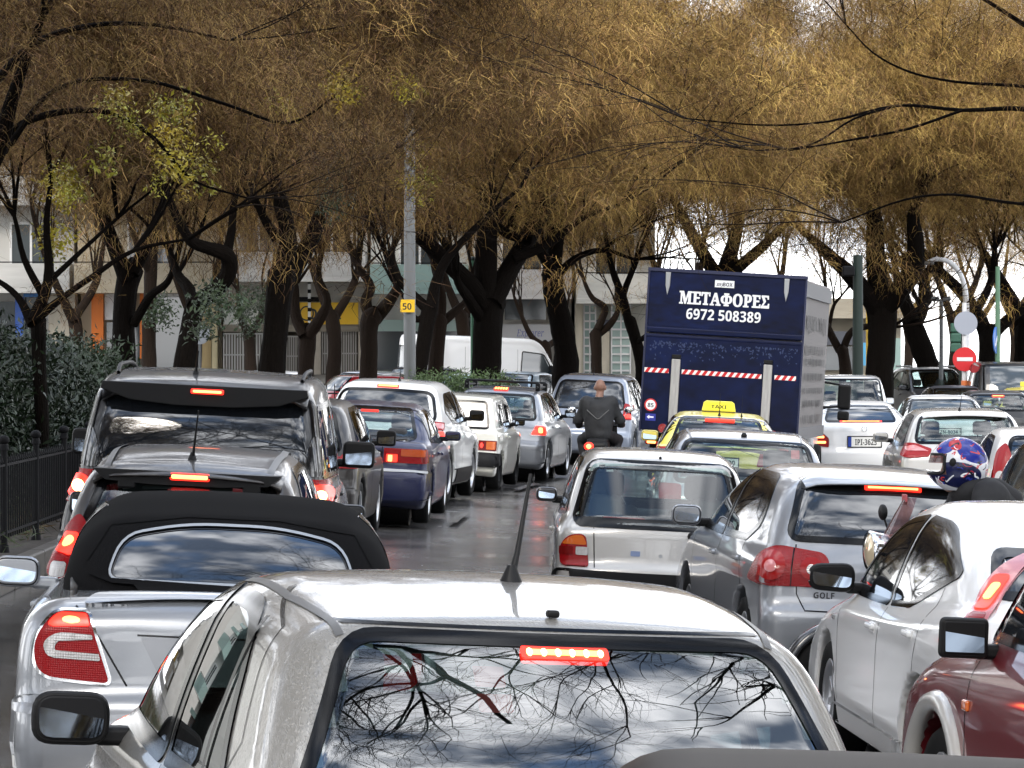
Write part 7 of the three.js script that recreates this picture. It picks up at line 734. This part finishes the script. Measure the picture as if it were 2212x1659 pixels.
function tree(o) {
  const D = o.D, r = rng(treeSeed++), g = thing(o.name || 'street_tree', o.label, 'tree', null); const t0 = o.limbs[0][0], X0 = wx(t0[0], D), gY = gy(X0) + (X0 < kerbX(D) && X0 > kerbX(D) - 6.5 ? 0.12 : 0); g.position.set(X0, gY, -D);
  const trunk = [], fine = [], tips = [], spots = [];
  const toL = (p, z) => PT(p[0], p[1], D).sub(g.position).add(V(0, 0, z));
  o.limbs.forEach((l, i) => {
    const z1 = i ? (r() - 0.5) * (o.spread ?? 3) : (r() - 0.5) * 0.6; let pts = l.map((p, k) => toL(p, z1 * (k / Math.max(1, l.length - 1)))), rad = l.map(p => p[2] / F * D / 2);
    if (i) for (let k = 0; k < pts.length; k++) pts[k].z += (o.z0 || 0); if (!i) { const b = pts[0]; if (b.y > 0.4) { pts = [V(b.x * 0.3, -0.15, 0), V(b.x * 0.5, 0.35, 0), ...pts]; rad = [rad[0] * 1.5, rad[0] * 1.12, ...rad]; } }
    if (!i) { pts.push(pts[pts.length - 1].clone().addScaledVector(pts[pts.length - 1].clone().sub(pts[pts.length - 2]).normalize(), rad[rad.length - 1] * 0.9)); rad.push(rad[rad.length - 1] * 0.25); } trunk.push(tube(pts, rad, 10, 4, treeSeed + i * 7, 0.16)); const n = pts.length, e = pts[n - 1], d = e.clone().sub(pts[n - 2]).normalize(); if (i || o.limbs.length < 2 || o.tip) tips.push([e, d, rad[n - 1]]); if (i && n > 2 && !o.bare) tips.push([pts[n - 2].clone(), d.clone().add(V((r() - 0.5) * 1.6, 0.5, (r() - 0.5) * 2)).normalize(), rad[n - 2] * 0.5]);
  });
  const branch = (p, d, L, ra, dep) => {
    const pts = [p.clone()], n = dep > 1 ? 5 : 4; let q = p.clone(), v = d.clone(); for (let k = 0; k < n; k++) { q = q.clone().addScaledVector(v, L / n); pts.push(q); v.x += (r() - 0.5) * 0.5; v.z += (r() - 0.5) * 0.5; v.y += (r() - 0.5) * 0.35 + (dep > 1 ? 0.02 : -0.1); v.normalize(); }
    (ra > 0.02 ? trunk : fine).push(tube(pts, pts.map((_, k) => ra * (1 - 0.8 * k / n)), dep > 1 ? 6 : 4, 2)); if (dep < 3) spots.push(q, pts[n - 1]); if (dep <= 0) return;
    const m = dep > 1 ? 5 : 4; for (let k = 0; k < m; k++) { const t = 0.3 + 0.7 * (k + r() * 0.6) / m, i = Math.min(n - 1, Math.floor(t * n)), b = pts[i].clone().lerp(pts[i + 1], t * n - i), w = v.clone().add(V((r() - 0.5) * 2.2, (r() - 0.3) * 1.0, (r() - 0.5) * 2.2)).normalize(); branch(b, w, L * (0.5 + r() * 0.25), ra * 0.42, dep - 1); }
  };
  const big = o.big ?? 1; for (const [p, d, ra] of tips) for (let k = 0; k < 3; k++) branch(p, d.clone().multiplyScalar(1.3).add(V((r() - 0.5) * 1.6, 0.25 + r() * 0.6, (r() - 0.5) * 1.8)).normalize(), (2.2 + r() * 1.4) * big, Math.max(o.bare ? 0.007 : 0.022, ra * 0.75), o.dep ?? 2);
  mesh('trunk', merge(trunk), o.bark || bark, g); if (fine.length) mesh('branches', merge(fine), twigBark, g);
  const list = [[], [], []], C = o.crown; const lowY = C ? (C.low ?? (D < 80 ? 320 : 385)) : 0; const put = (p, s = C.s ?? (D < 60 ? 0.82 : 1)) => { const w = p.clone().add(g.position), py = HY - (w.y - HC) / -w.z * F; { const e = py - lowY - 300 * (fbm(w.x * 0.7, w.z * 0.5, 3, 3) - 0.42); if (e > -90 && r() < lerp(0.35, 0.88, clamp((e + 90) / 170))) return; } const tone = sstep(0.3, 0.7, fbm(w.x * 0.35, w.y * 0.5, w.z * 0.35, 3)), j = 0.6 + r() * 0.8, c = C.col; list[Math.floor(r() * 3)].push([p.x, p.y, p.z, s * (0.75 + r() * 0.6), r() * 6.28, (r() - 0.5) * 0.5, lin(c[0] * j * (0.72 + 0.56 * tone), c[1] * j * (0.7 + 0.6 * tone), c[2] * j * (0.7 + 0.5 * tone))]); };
  if (C) { for (const p of spots) if (r() < (C.keep ?? 0.8) && !(C.gap && C.gap(p.clone().add(g.position)))) put(p); const cc = C.c ? toL(C.c, 0) : V(0, 6.8, 0); for (let k = 0; k < C.n * 4 && list[0].length + list[1].length + list[2].length < C.n + spots.length * 0.7; k++) { const a = r() * 6.283, e = Math.acos(2 * r() - 1), q = Math.cbrt(r()), p = V(cc.x + Math.sin(e) * Math.cos(a) * q * C.rx, cc.y + Math.cos(e) * q * C.ry, cc.z + Math.sin(e) * Math.sin(a) * q * (C.rz || C.rx)), w = p.clone().add(g.position); if (fbm(w.x * 0.55 + 9, w.y * 0.6, w.z * 0.4, 3) < (C.hole ?? 0.41) || (C.gap && C.gap(w))) continue; put(p); } list.forEach((l, i) => l.length && scatter('crown', twigG[i], twigM, l, g)); }
  for (const L of o.leaves || []) { const l = []; for (let k = 0; k < L.n; k++) { const c = L.at[Math.floor(r() * L.at.length)], p = toL([c[0] + (r() + r() - 1) * L.sx, c[1] + (r() + r() - 1) * L.sy], (L.z || 0) + (r() - 0.5) * 1.2), j = 0.6 + r() * 0.8; l.push([p.x, p.y, p.z, L.s * (0.6 + r() * 0.7), r() * 6.28, r() - 0.5, lin(L.col[0] * j * (0.8 + r() * 0.4), L.col[1] * j, L.col[2] * j)]); } scatter('leaves', L.big ? bigLeafG : leafG, L.col[0] > 0.3 ? hedgeM : leafM, l, g); }
  return g;
}
const elms = [];
const lf = (n, at, sx, sy, s, col, big, z) => ({ n, at, sx, sy, s, col, big, z });
const YEL = [0.42, 0.34, 0.03], GRN = [0.022, 0.045, 0.012];
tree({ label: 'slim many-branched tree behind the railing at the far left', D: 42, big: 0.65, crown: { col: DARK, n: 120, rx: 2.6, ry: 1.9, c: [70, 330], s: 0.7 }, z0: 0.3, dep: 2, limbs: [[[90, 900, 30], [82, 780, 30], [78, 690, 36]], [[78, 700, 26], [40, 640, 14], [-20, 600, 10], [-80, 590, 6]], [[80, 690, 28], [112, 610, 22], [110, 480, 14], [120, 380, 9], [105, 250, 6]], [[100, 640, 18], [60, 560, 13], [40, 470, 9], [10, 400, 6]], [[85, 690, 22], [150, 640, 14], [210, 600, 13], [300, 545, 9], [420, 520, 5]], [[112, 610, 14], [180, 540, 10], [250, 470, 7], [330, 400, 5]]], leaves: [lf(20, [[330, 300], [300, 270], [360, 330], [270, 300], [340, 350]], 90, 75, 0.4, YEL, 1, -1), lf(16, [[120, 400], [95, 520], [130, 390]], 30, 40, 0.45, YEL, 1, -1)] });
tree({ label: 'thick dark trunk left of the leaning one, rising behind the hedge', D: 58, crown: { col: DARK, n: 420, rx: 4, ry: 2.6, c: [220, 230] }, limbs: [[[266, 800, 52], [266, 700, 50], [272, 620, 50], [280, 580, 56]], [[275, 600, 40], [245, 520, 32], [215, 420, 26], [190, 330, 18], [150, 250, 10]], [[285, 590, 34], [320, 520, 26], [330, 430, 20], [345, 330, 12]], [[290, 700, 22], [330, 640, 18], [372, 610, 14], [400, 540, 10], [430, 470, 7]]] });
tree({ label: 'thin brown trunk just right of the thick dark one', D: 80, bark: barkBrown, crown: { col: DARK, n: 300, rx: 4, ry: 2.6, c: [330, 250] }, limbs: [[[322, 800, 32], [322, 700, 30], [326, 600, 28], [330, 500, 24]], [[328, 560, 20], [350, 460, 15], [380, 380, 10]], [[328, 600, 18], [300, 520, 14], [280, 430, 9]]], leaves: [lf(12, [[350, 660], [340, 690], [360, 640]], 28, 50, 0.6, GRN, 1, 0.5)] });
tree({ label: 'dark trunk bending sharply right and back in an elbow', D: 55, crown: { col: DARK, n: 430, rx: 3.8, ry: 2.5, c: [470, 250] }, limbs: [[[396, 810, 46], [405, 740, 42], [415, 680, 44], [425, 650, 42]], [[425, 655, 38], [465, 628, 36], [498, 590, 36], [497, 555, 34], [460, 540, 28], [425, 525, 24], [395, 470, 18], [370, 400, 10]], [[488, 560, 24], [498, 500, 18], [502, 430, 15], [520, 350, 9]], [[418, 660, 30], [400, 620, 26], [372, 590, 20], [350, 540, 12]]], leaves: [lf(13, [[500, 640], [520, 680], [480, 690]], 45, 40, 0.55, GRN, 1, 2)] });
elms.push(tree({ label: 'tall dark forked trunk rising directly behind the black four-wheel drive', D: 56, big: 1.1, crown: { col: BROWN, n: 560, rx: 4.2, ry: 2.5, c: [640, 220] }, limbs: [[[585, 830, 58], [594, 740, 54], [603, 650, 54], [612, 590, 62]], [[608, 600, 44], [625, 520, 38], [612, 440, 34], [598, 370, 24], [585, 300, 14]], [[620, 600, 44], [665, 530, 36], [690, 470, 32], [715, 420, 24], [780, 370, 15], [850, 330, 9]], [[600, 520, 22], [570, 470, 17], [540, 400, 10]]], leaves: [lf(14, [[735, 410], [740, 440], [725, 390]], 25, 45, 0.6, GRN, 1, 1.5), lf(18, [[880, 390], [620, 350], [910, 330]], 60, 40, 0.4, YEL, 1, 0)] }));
tree({ label: 'brown Y-shaped tree in front of the grey grilles', D: 88, bark: barkBrown, crown: { col: BROWN, n: 260, rx: 4, ry: 2.2, c: [680, 380] }, limbs: [[[660, 860, 40], [660, 800, 36], [663, 740, 38], [662, 715, 40]], [[658, 725, 28], [637, 680, 24], [634, 620, 20], [620, 550, 14]], [[666, 725, 28], [690, 690, 24], [708, 650, 18], [690, 600, 14], [695, 540, 9]]] });
tree({ label: 'small brown forked tree before the grey roller shutter', D: 112, bark: barkBrown, crown: { col: BROWN, n: 180, rx: 3.4, ry: 2.2, c: [540, 480] }, limbs: [[[542, 800, 26], [538, 740, 24], [536, 715, 26]], [[534, 720, 18], [520, 680, 15], [516, 630, 11], [500, 570, 7]], [[540, 720, 18], [560, 690, 14], [566, 640, 10], [585, 580, 6]]], leaves: [lf(26, [[520, 650], [560, 660], [540, 690]], 40, 35, 0.7, GRN, 1, 1)] });
tree({ label: 'medium forked tree left of the grey lamp post', D: 86, bark: barkBrown, crown: { col: BROWN, n: 420, rx: 4.6, ry: 2.6, c: [800, 330] }, limbs: [[[795, 830, 42], [797, 760, 36], [800, 700, 40], [806, 680, 42]], [[800, 690, 30], [790, 650, 24], [800, 620, 22], [770, 570, 16], [745, 500, 10]], [[810, 690, 30], [850, 640, 24], [862, 610, 18], [850, 550, 13], [880, 470, 8]]] });
tree({ label: 'slender dark trunk leaning right, just right of the lamp post', D: 74, crown: { col: BROWN, n: 400, rx: 4.2, ry: 2.4, c: [880, 250] }, limbs: [[[900, 830, 36], [912, 760, 32], [922, 700, 34], [930, 660, 36]], [[926, 670, 26], [895, 640, 20], [860, 600, 17], [830, 540, 13], [800, 480, 8]], [[932, 665, 28], [942, 610, 24], [965, 560, 20], [1010, 510, 15], [1060, 460, 11], [1120, 410, 7]], [[925, 680, 18], [900, 690, 14], [878, 650, 10], [850, 610, 6]]] });
tree({ label: 'brown trunk hard against the widest trunk, on its left', D: 92, bark: barkBrown, crown: { col: BROWN, n: 300, rx: 4, ry: 2.4, c: [960, 330] }, limbs: [[[938, 830, 34], [944, 760, 32], [950, 690, 34]], [[950, 700, 24], [955, 640, 20], [940, 570, 14]], [[952, 700, 22], [985, 670, 18], [1005, 650, 13], [1020, 590, 8]]] });
elms.push(tree({ label: 'widest trunk with limbs spreading like a hand, centre of the picture', D: 82, big: 1.25, spread: 4, crown: { col: GOLD, n: 800, rx: 6, ry: 3.2, c: [1060, 230] }, limbs: [[[1052, 860, 66], [1052, 760, 62], [1053, 690, 66], [1054, 650, 74]], [[1046, 660, 48], [1010, 610, 42], [960, 560, 36], [905, 510, 32], [855, 470, 26], [780, 420, 16], [700, 400, 9]], [[1052, 650, 52], [1050, 560, 46], [1056, 470, 44], [1054, 400, 36], [1046, 320, 22], [1040, 230, 12]], [[1062, 655, 50], [1095, 590, 44], [1130, 530, 40], [1170, 460, 36], [1195, 400, 28], [1230, 320, 16]], [[1140, 520, 24], [1090, 500, 22], [1075, 480, 16]], [[1040, 690, 28], [1015, 650, 24], [990, 610, 16], [980, 560, 10]], [[1110, 560, 22], [1180, 530, 18], [1260, 470, 13], [1340, 440, 8]]] }));
elms.push(tree({ label: 'second dark trunk leaning left, behind the grey people carrier', D: 94, big: 1.2, crown: { col: GOLD, n: 700, rx: 6, ry: 3.2, c: [1240, 240], hole: 0.45 }, limbs: [[[1222, 840, 58], [1222, 760, 52], [1212, 700, 50], [1198, 640, 48], [1190, 590, 46]], [[1190, 600, 40], [1200, 520, 38], [1200, 440, 32], [1206, 360, 20], [1215, 280, 10]], [[1194, 590, 26], [1170, 550, 24], [1140, 520, 18]], [[1200, 600, 22], [1240, 560, 16], [1300, 540, 11], [1370, 560, 6]]] }));
tree({ label: 'small brown forked tree before the pale lettered fascia', D: 118, bark: barkBrown, crown: { col: GOLD, n: 160, rx: 3.4, ry: 1.8, c: [1170, 500] }, limbs: [[[1182, 800, 24], [1180, 760, 22], [1178, 745, 24]], [[1176, 748, 16], [1150, 730, 13], [1130, 690, 10], [1110, 640, 6]], [[1182, 748, 15], [1205, 730, 12], [1220, 690, 8], [1230, 640, 5]]] });
tree({ label: 'thin S-shaped brown tree before the gridded white building', D: 112, bark: barkBrown, crown: { col: GOLD, n: 260, rx: 4, ry: 2.2, c: [1300, 430] }, limbs: [[[1290, 820, 24], [1288, 760, 24], [1286, 720, 26]], [[1284, 725, 18], [1300, 690, 16], [1306, 665, 15], [1280, 645, 12], [1262, 610, 9], [1250, 560, 6]], [[1290, 725, 17], [1318, 700, 15], [1335, 670, 11], [1330, 610, 7]]] });
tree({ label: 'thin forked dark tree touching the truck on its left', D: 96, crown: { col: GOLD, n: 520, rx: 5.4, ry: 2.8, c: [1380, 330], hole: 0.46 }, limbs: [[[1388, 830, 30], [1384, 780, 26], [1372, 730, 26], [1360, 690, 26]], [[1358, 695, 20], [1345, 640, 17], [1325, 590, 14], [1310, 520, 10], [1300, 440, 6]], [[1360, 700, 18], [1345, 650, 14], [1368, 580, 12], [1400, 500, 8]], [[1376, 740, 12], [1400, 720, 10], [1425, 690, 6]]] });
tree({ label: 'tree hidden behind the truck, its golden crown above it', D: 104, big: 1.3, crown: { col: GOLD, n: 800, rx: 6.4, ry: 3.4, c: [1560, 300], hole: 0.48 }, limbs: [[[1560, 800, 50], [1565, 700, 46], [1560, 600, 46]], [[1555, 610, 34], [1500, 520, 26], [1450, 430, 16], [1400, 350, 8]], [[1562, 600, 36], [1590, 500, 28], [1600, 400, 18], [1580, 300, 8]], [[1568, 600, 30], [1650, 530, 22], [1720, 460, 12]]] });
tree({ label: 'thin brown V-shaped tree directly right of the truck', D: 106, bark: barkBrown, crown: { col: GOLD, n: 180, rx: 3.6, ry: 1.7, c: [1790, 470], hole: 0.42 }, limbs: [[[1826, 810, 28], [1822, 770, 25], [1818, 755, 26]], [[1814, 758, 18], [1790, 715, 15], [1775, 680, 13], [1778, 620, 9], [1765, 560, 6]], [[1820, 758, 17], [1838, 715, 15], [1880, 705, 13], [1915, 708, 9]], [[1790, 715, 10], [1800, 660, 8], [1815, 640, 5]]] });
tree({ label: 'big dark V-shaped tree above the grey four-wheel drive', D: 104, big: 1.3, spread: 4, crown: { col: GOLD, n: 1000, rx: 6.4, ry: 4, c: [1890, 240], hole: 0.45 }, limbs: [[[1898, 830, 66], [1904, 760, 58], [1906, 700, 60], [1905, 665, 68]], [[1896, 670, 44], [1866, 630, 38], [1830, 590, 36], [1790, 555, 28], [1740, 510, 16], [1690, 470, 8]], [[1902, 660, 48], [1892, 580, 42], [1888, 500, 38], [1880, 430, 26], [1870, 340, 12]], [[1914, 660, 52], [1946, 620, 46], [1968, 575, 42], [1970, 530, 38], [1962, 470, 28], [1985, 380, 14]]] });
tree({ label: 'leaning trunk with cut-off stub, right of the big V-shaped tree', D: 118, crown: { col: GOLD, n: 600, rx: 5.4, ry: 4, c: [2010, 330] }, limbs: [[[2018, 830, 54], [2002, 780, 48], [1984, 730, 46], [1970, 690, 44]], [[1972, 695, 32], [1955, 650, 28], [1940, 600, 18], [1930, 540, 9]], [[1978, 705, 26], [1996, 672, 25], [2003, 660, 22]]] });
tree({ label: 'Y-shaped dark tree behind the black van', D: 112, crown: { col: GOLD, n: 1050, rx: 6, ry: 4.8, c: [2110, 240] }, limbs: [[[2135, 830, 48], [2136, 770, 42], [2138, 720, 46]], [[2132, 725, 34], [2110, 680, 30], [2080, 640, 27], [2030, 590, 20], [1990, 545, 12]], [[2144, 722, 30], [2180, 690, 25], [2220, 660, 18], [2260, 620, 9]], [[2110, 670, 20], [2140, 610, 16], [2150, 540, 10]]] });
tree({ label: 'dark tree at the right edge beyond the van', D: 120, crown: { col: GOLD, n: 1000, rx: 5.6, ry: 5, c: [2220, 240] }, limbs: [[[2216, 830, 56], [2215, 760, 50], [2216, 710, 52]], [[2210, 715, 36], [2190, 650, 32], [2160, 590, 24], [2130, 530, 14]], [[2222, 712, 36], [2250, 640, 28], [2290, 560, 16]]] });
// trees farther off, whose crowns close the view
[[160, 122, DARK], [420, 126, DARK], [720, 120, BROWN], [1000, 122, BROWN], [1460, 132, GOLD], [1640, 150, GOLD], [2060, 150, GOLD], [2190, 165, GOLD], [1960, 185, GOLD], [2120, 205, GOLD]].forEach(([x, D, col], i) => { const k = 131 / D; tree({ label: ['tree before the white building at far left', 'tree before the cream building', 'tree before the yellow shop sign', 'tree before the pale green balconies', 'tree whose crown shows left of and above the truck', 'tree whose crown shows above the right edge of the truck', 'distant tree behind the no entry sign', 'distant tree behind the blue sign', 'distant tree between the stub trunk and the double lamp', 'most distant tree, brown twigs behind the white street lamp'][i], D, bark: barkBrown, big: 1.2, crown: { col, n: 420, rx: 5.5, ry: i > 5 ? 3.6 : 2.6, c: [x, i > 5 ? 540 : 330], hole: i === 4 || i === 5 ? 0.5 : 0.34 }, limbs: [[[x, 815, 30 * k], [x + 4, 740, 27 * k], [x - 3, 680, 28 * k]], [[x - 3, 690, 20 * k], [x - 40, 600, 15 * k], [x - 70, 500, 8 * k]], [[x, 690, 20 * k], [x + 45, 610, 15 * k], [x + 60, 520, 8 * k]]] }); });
// high crowns that fill the upper part: trees standing nearer, their trunks outside the frame
tree({ label: 'near tree at left whose grey limb and dark boughs enter at the upper left corner', D: 34, name: 'overhanging_tree', spread: 2, bare: true, big: 0.7, crown: { col: DARK, n: 220, rx: 4.4, ry: 1.2, c: [180, 60], s: 0.6 }, limbs: [[[-260, 1000, 90], [-240, 700, 80], [-180, 520, 76]], [[-180, 530, 60], [-60, 420, 44], [10, 330, 38], [40, 240, 32], [75, 160, 22], [120, 60, 14]], [[-60, 420, 24], [0, 300, 20], [90, 245, 16], [240, 240, 12], [330, 300, 9], [400, 380, 6], [520, 420, 4]], [[-100, 440, 26], [-40, 220, 20], [60, 90, 15], [180, 45, 11], [320, 40, 8], [480, 70, 5]], [[10, 330, 14], [120, 190, 10], [300, 170, 8], [480, 220, 7], [620, 260, 6], [720, 200, 4]]], leaves: [lf(26, [[330, 300], [290, 260], [380, 330], [250, 310], [350, 370], [320, 230], [420, 300]], 75, 60, 0.36, YEL, 1, -0.6), lf(14, [[240, 210], [380, 220], [120, 390]], 30, 30, 0.34, YEL, 1, -0.6), lf(12, [[740, 190], [620, 230], [880, 180]], 40, 30, 0.3, YEL, 1, -0.4)] });
tree({ label: 'near tree at right whose long dark boughs reach in from the right edge', D: 30, name: 'overhanging_tree', spread: 1.5, dep: 1, bare: true, big: 0.6, crown: { col: BROWN, n: 10, rx: 2.6, ry: 0.9, c: [2050, 60], keep: 0.3, s: 0.5, low: 400 }, limbs: [[[2560, 1000, 100], [2540, 600, 90], [2500, 400, 80]], [[2500, 420, 40], [2380, 280, 18], [2220, 236, 11], [2080, 238, 8], [1940, 228, 6.5], [1790, 262, 5], [1650, 270, 4], [1480, 255, 3]], [[2500, 420, 36], [2400, 240, 16], [2230, 192, 8], [2060, 180, 6], [1960, 160, 5], [1880, 120, 4], [1820, 60, 3]], [[2500, 400, 34], [2380, 120, 20], [2240, 80, 12], [2150, 30, 9], [2060, -20, 6]], [[2080, 238, 7], [1960, 280, 6], [1840, 305, 5], [1700, 330, 4]], [[1940, 228, 6], [1840, 260, 5], [1740, 320, 4], [1620, 335, 3]], [[2480, 480, 20], [2330, 440, 11], [2200, 440, 7], [2060, 420, 6], [1960, 430, 5], [1820, 480, 3]]] });
// bare trees over and behind the camera, seen in the rear windows
[[-7.5, 12.2, 5.6, -2], [7.2, 14.5, 5.9, 4], [-6.5, -14, 5, 2], [2, -30, 6, 0], [-12, -34, 6, 3], [9, -22, 6, -4]].forEach(([x, D, h, l], i) => {
  const r = rng(900 + i), g = thing('roadside_tree', ['bare tree reaching over the champagne hatchback, mirrored in its rear window', 'bare tree reaching over the cars from the right, mirrored in their rear windows', 'bare tree behind the camera on the left, mirrored in dark rear glass', 'bare tree far behind the camera in the middle, mirrored in dark rear glass', 'bare tree far behind the camera on the left', 'bare tree behind the camera on the right'][i], 'tree'); g.position.set(x, gy(x), -D); const big = [], fine = [];
  const br = (p, d, L, ra, dep) => { const pts = [p]; let q = p.clone(), v = d.clone().normalize(); for (let k = 0; k < 6; k++) { if (q.y < h + 0.6) v.y = Math.max(v.y, 0.25); q = q.clone().addScaledVector(v, L / 6); pts.push(q); v.x += (r() - 0.5) * 0.45; v.y += (r() - 0.5) * 0.3; v.z += (r() - 0.5) * 0.45; v.normalize(); } (ra > 0.03 ? big : fine).push(tube(pts, pts.map((_, k) => ra * (1 - 0.6 * k / 6)), ra > 0.05 ? 8 : 4, 2)); if (dep <= 0) return; for (let k = 0; k < (dep < 2 ? 7 : 5); k++) { const i = 1 + Math.floor(r() * 5); br(pts[Math.min(6, i + 1)].clone(), v.clone().add(V((r() - 0.5) * 1.8, (r() - 0.4) * 1.2, (r() - 0.5) * 1.8)), L * (0.5 + r() * 0.3), ra * 0.45, dep - 1); } };
  big.push(tube([V(0, -0.2, 0), V(0.05, h * 0.4, 0), V(0.15, h * 0.75, 0.1)], [0.34, 0.26, 0.24], 10, 4, i, 0.15)); const top = V(0.15, h * 0.75, 0.1), t = Math.sign(-x) || 1; if (i < 2) { const q = [V(t * 2.2, h + 0.2, 0.2), V(t * 4.6, h + 0.6, 0.7), V(t * 6.4, h + 0.5, 0.9)]; big.push(tube([top.clone(), ...q], [0.22, 0.18, 0.13, 0.1], 8, 4, 3, 0.2)); for (const [p, x, y, z, L, R] of [[q[2], 0.7, 0.5, -0.6, 4, 0.08], [q[2], 0.8, 0.1, 0.6, 4, 0.08], [V(t * 5.4, h + 0.6, 0.8), 0.2, 0.4, -0.9, 3.5, 0.05], [q[1], 0.3, 0.4, 0.9, 3.5, 0.05], [V(t * 3.4, h + 0.5, 0.5), 0.6, 0.5, 0.3, 3.5, 0.05], [q[1], 0.5, 0.4, -0.8, 4, 0.05]]) br(p.clone(), V(t * x, y, z), L, R, 4); } for (const [dx, dy, dz, L] of [[t * 1.0, 0.5, 0.15, 5], [t * 0.5, 1, -0.5, 4.5], [-t * 0.6, 0.9, 0.3, 4], [t * 0.75, 0.65, -0.75, 5], [t * 0.2, 0.8, 0.8, 4.5]]) br(top.clone(), V(dx, dy, dz), L, 0.16, 3);
  mesh('trunk', merge(big), bark, g); mesh('branches', merge(fine), twigBark, g);
});
// the avenue goes on outside the picture: more trees and blocks on both sides, which the cars mirror
[[-9, 4], [-8.6, 14], [-8.6, 26], [-9.2, -12], [-9.5, -30], [11.5, 6], [11, 16], [11.2, 28], [11.5, -11], [12, -30]].forEach(([x, D], i) => { const o = [elms[i % 3], elms[(i + 1) % 3]][i % 2].clone(); o.name = numbered('street_tree'); o.position.set(x, gy(x), -D); o.rotation.y = i * 1.3; o.userData = { label: `brown-crowned avenue tree ${x < 0 ? 'left' : 'right'} of the traffic, ${D > 0 ? 'ahead of the camera' : 'behind the camera'}, ${['first','second','third','first','second','first','second','third','first','second'][i]} from the camera`, category: 'tree', group: 'avenue trees outside the picture' }; scene.add(o); });
[[-34, 30], [-34, 2], [-34, -26], [-34, -54], [33, 40], [33, 12], [33, -16], [33, -44], [-34, 58], [-34, 86], [-36, 114], [33, 68], [33, 96], [35, 124]].forEach(([x, D], i) => { const o = blocks[i % 2].clone(); o.name = numbered('apartment_building'); o.position.set(x, gy(x), -D); o.rotation.y = x < 0 ? Math.PI / 2 : -Math.PI / 2; o.userData = { label: `apartment block ${x < 0 ? 'left' : 'right'} of the avenue ${D < 0 ? 'behind' : 'ahead of'} the camera, ${['second', 'first', 'first', 'second', 'second', 'first', 'first', 'second', 'third', 'fourth', 'fifth', 'third', 'fourth', 'fifth'][i]} of its row`, category: 'building', group: 'blocks along the avenue outside the picture' }; scene.add(o); });
{ // hedge
  const g = thing('hedge', 'dark green leafy hedge behind the iron railing at far left', 'hedge'); g.position.set(-6.75, gy(-6), -43); const r = rng(77), l = [[], []]; for (let i = 0; i < 3400; i++) { const z = (r() - 0.5) * 17 - 2, yy = Math.pow(r(), 0.7), top = 1.68 + 0.35 * (fbm(z * 0.6, 3, 1, 3) - 0.5) * 2, x = (r() - 0.5) * 1.9 * (1 - 0.25 * yy) + 0.3, k = 0.55 + r() * 0.9; l[i % 2].push([x, 0.1 + yy * top, z, 0.7 + r() * 0.6, r() * 6.28, r() - 0.5, lin(0.011 * k, 0.023 * k, 0.0075 * k)]); } scatter('foliage', hedgeG, hedgeM, l[0], g); scatter('foliage', leafG, hedgeM, l[1], g); mesh('stems', Array.from({ length: 40 }, () => { const z = (r() - 0.5) * 16 - 2, x = (r() - 0.5); return rod(V(x, -0.1, z), V(x + r() * 0.4 - 0.2, 1.3, z + r() * 0.6 - 0.3), 0.02, 0.008, 5); }), twigBark, g);
  const g2 = thing('verge_shrub', 'small green spiky shrub by the roof of the silver estate', 'shrub'); const x2 = wx(1000, 70); g2.position.set(x2, gy(x2) + 0.13, -70); const L = []; for (let i = 0; i < 260; i++) { const k = 0.6 + r() * 0.8; L.push([(r() - 0.5) * 1.8, r() * 1.5, (r() - 0.5) * 0.9, 0.5 + r() * 0.4, r() * 6.28, r() - 0.5, lin(0.06 * k, 0.1 * k, 0.03 * k)]); } scatter('foliage', hedgeG, hedgeM, L, g2); mesh('stems', Array.from({ length: 14 }, () => { const x = (r() - 0.5) * 1.5; return rod(V(x * 0.5, -0.1, 0), V(x, 1.4, (r() - 0.5) * 0.5), 0.012, 0.005, 5); }), twigBark, g2);
  const gr = new THREE.InstancedMesh(leafClump(4, 40, 0.25, 0.012, 0.2), hedgeM, 2600); gr.name = 'grass'; const m = new THREE.Matrix4(); for (let i = 0; i < 2600; i++) { const D = 26 + r() * 90, x = kerbX(D) - 0.5 - r() * 5.8, s = 0.5 + r() * 0.6; m.makeRotationY(r() * 6); m.scale(V(s, s, s)); m.setPosition(x, gy(x) + 0.18, -D); gr.setMatrixAt(i, m); const k = 0.5 + r(); gr.setColorAt(i, r() > 0.45 ? lin(0.06 * k, 0.09 * k, 0.025 * k) : lin(0.13 * k, 0.085 * k, 0.03 * k)); } gr.userData.kind = 'stuff'; tag(gr, 'short winter grass and dead leaves on the planted strip under the trees', 'grass'); scene.add(gr);
}
for (const o of scene.children) if (o.userData.group === null) delete o.userData.group;

const renderer = new THREE.WebGLRenderer();
renderer.toneMapping = THREE.LinearToneMapping; renderer.toneMappingExposure = EXPOSURE; renderer.shadowMap.enabled = true; renderer.setSize(1024, 768);
renderer.render(scene, camera);
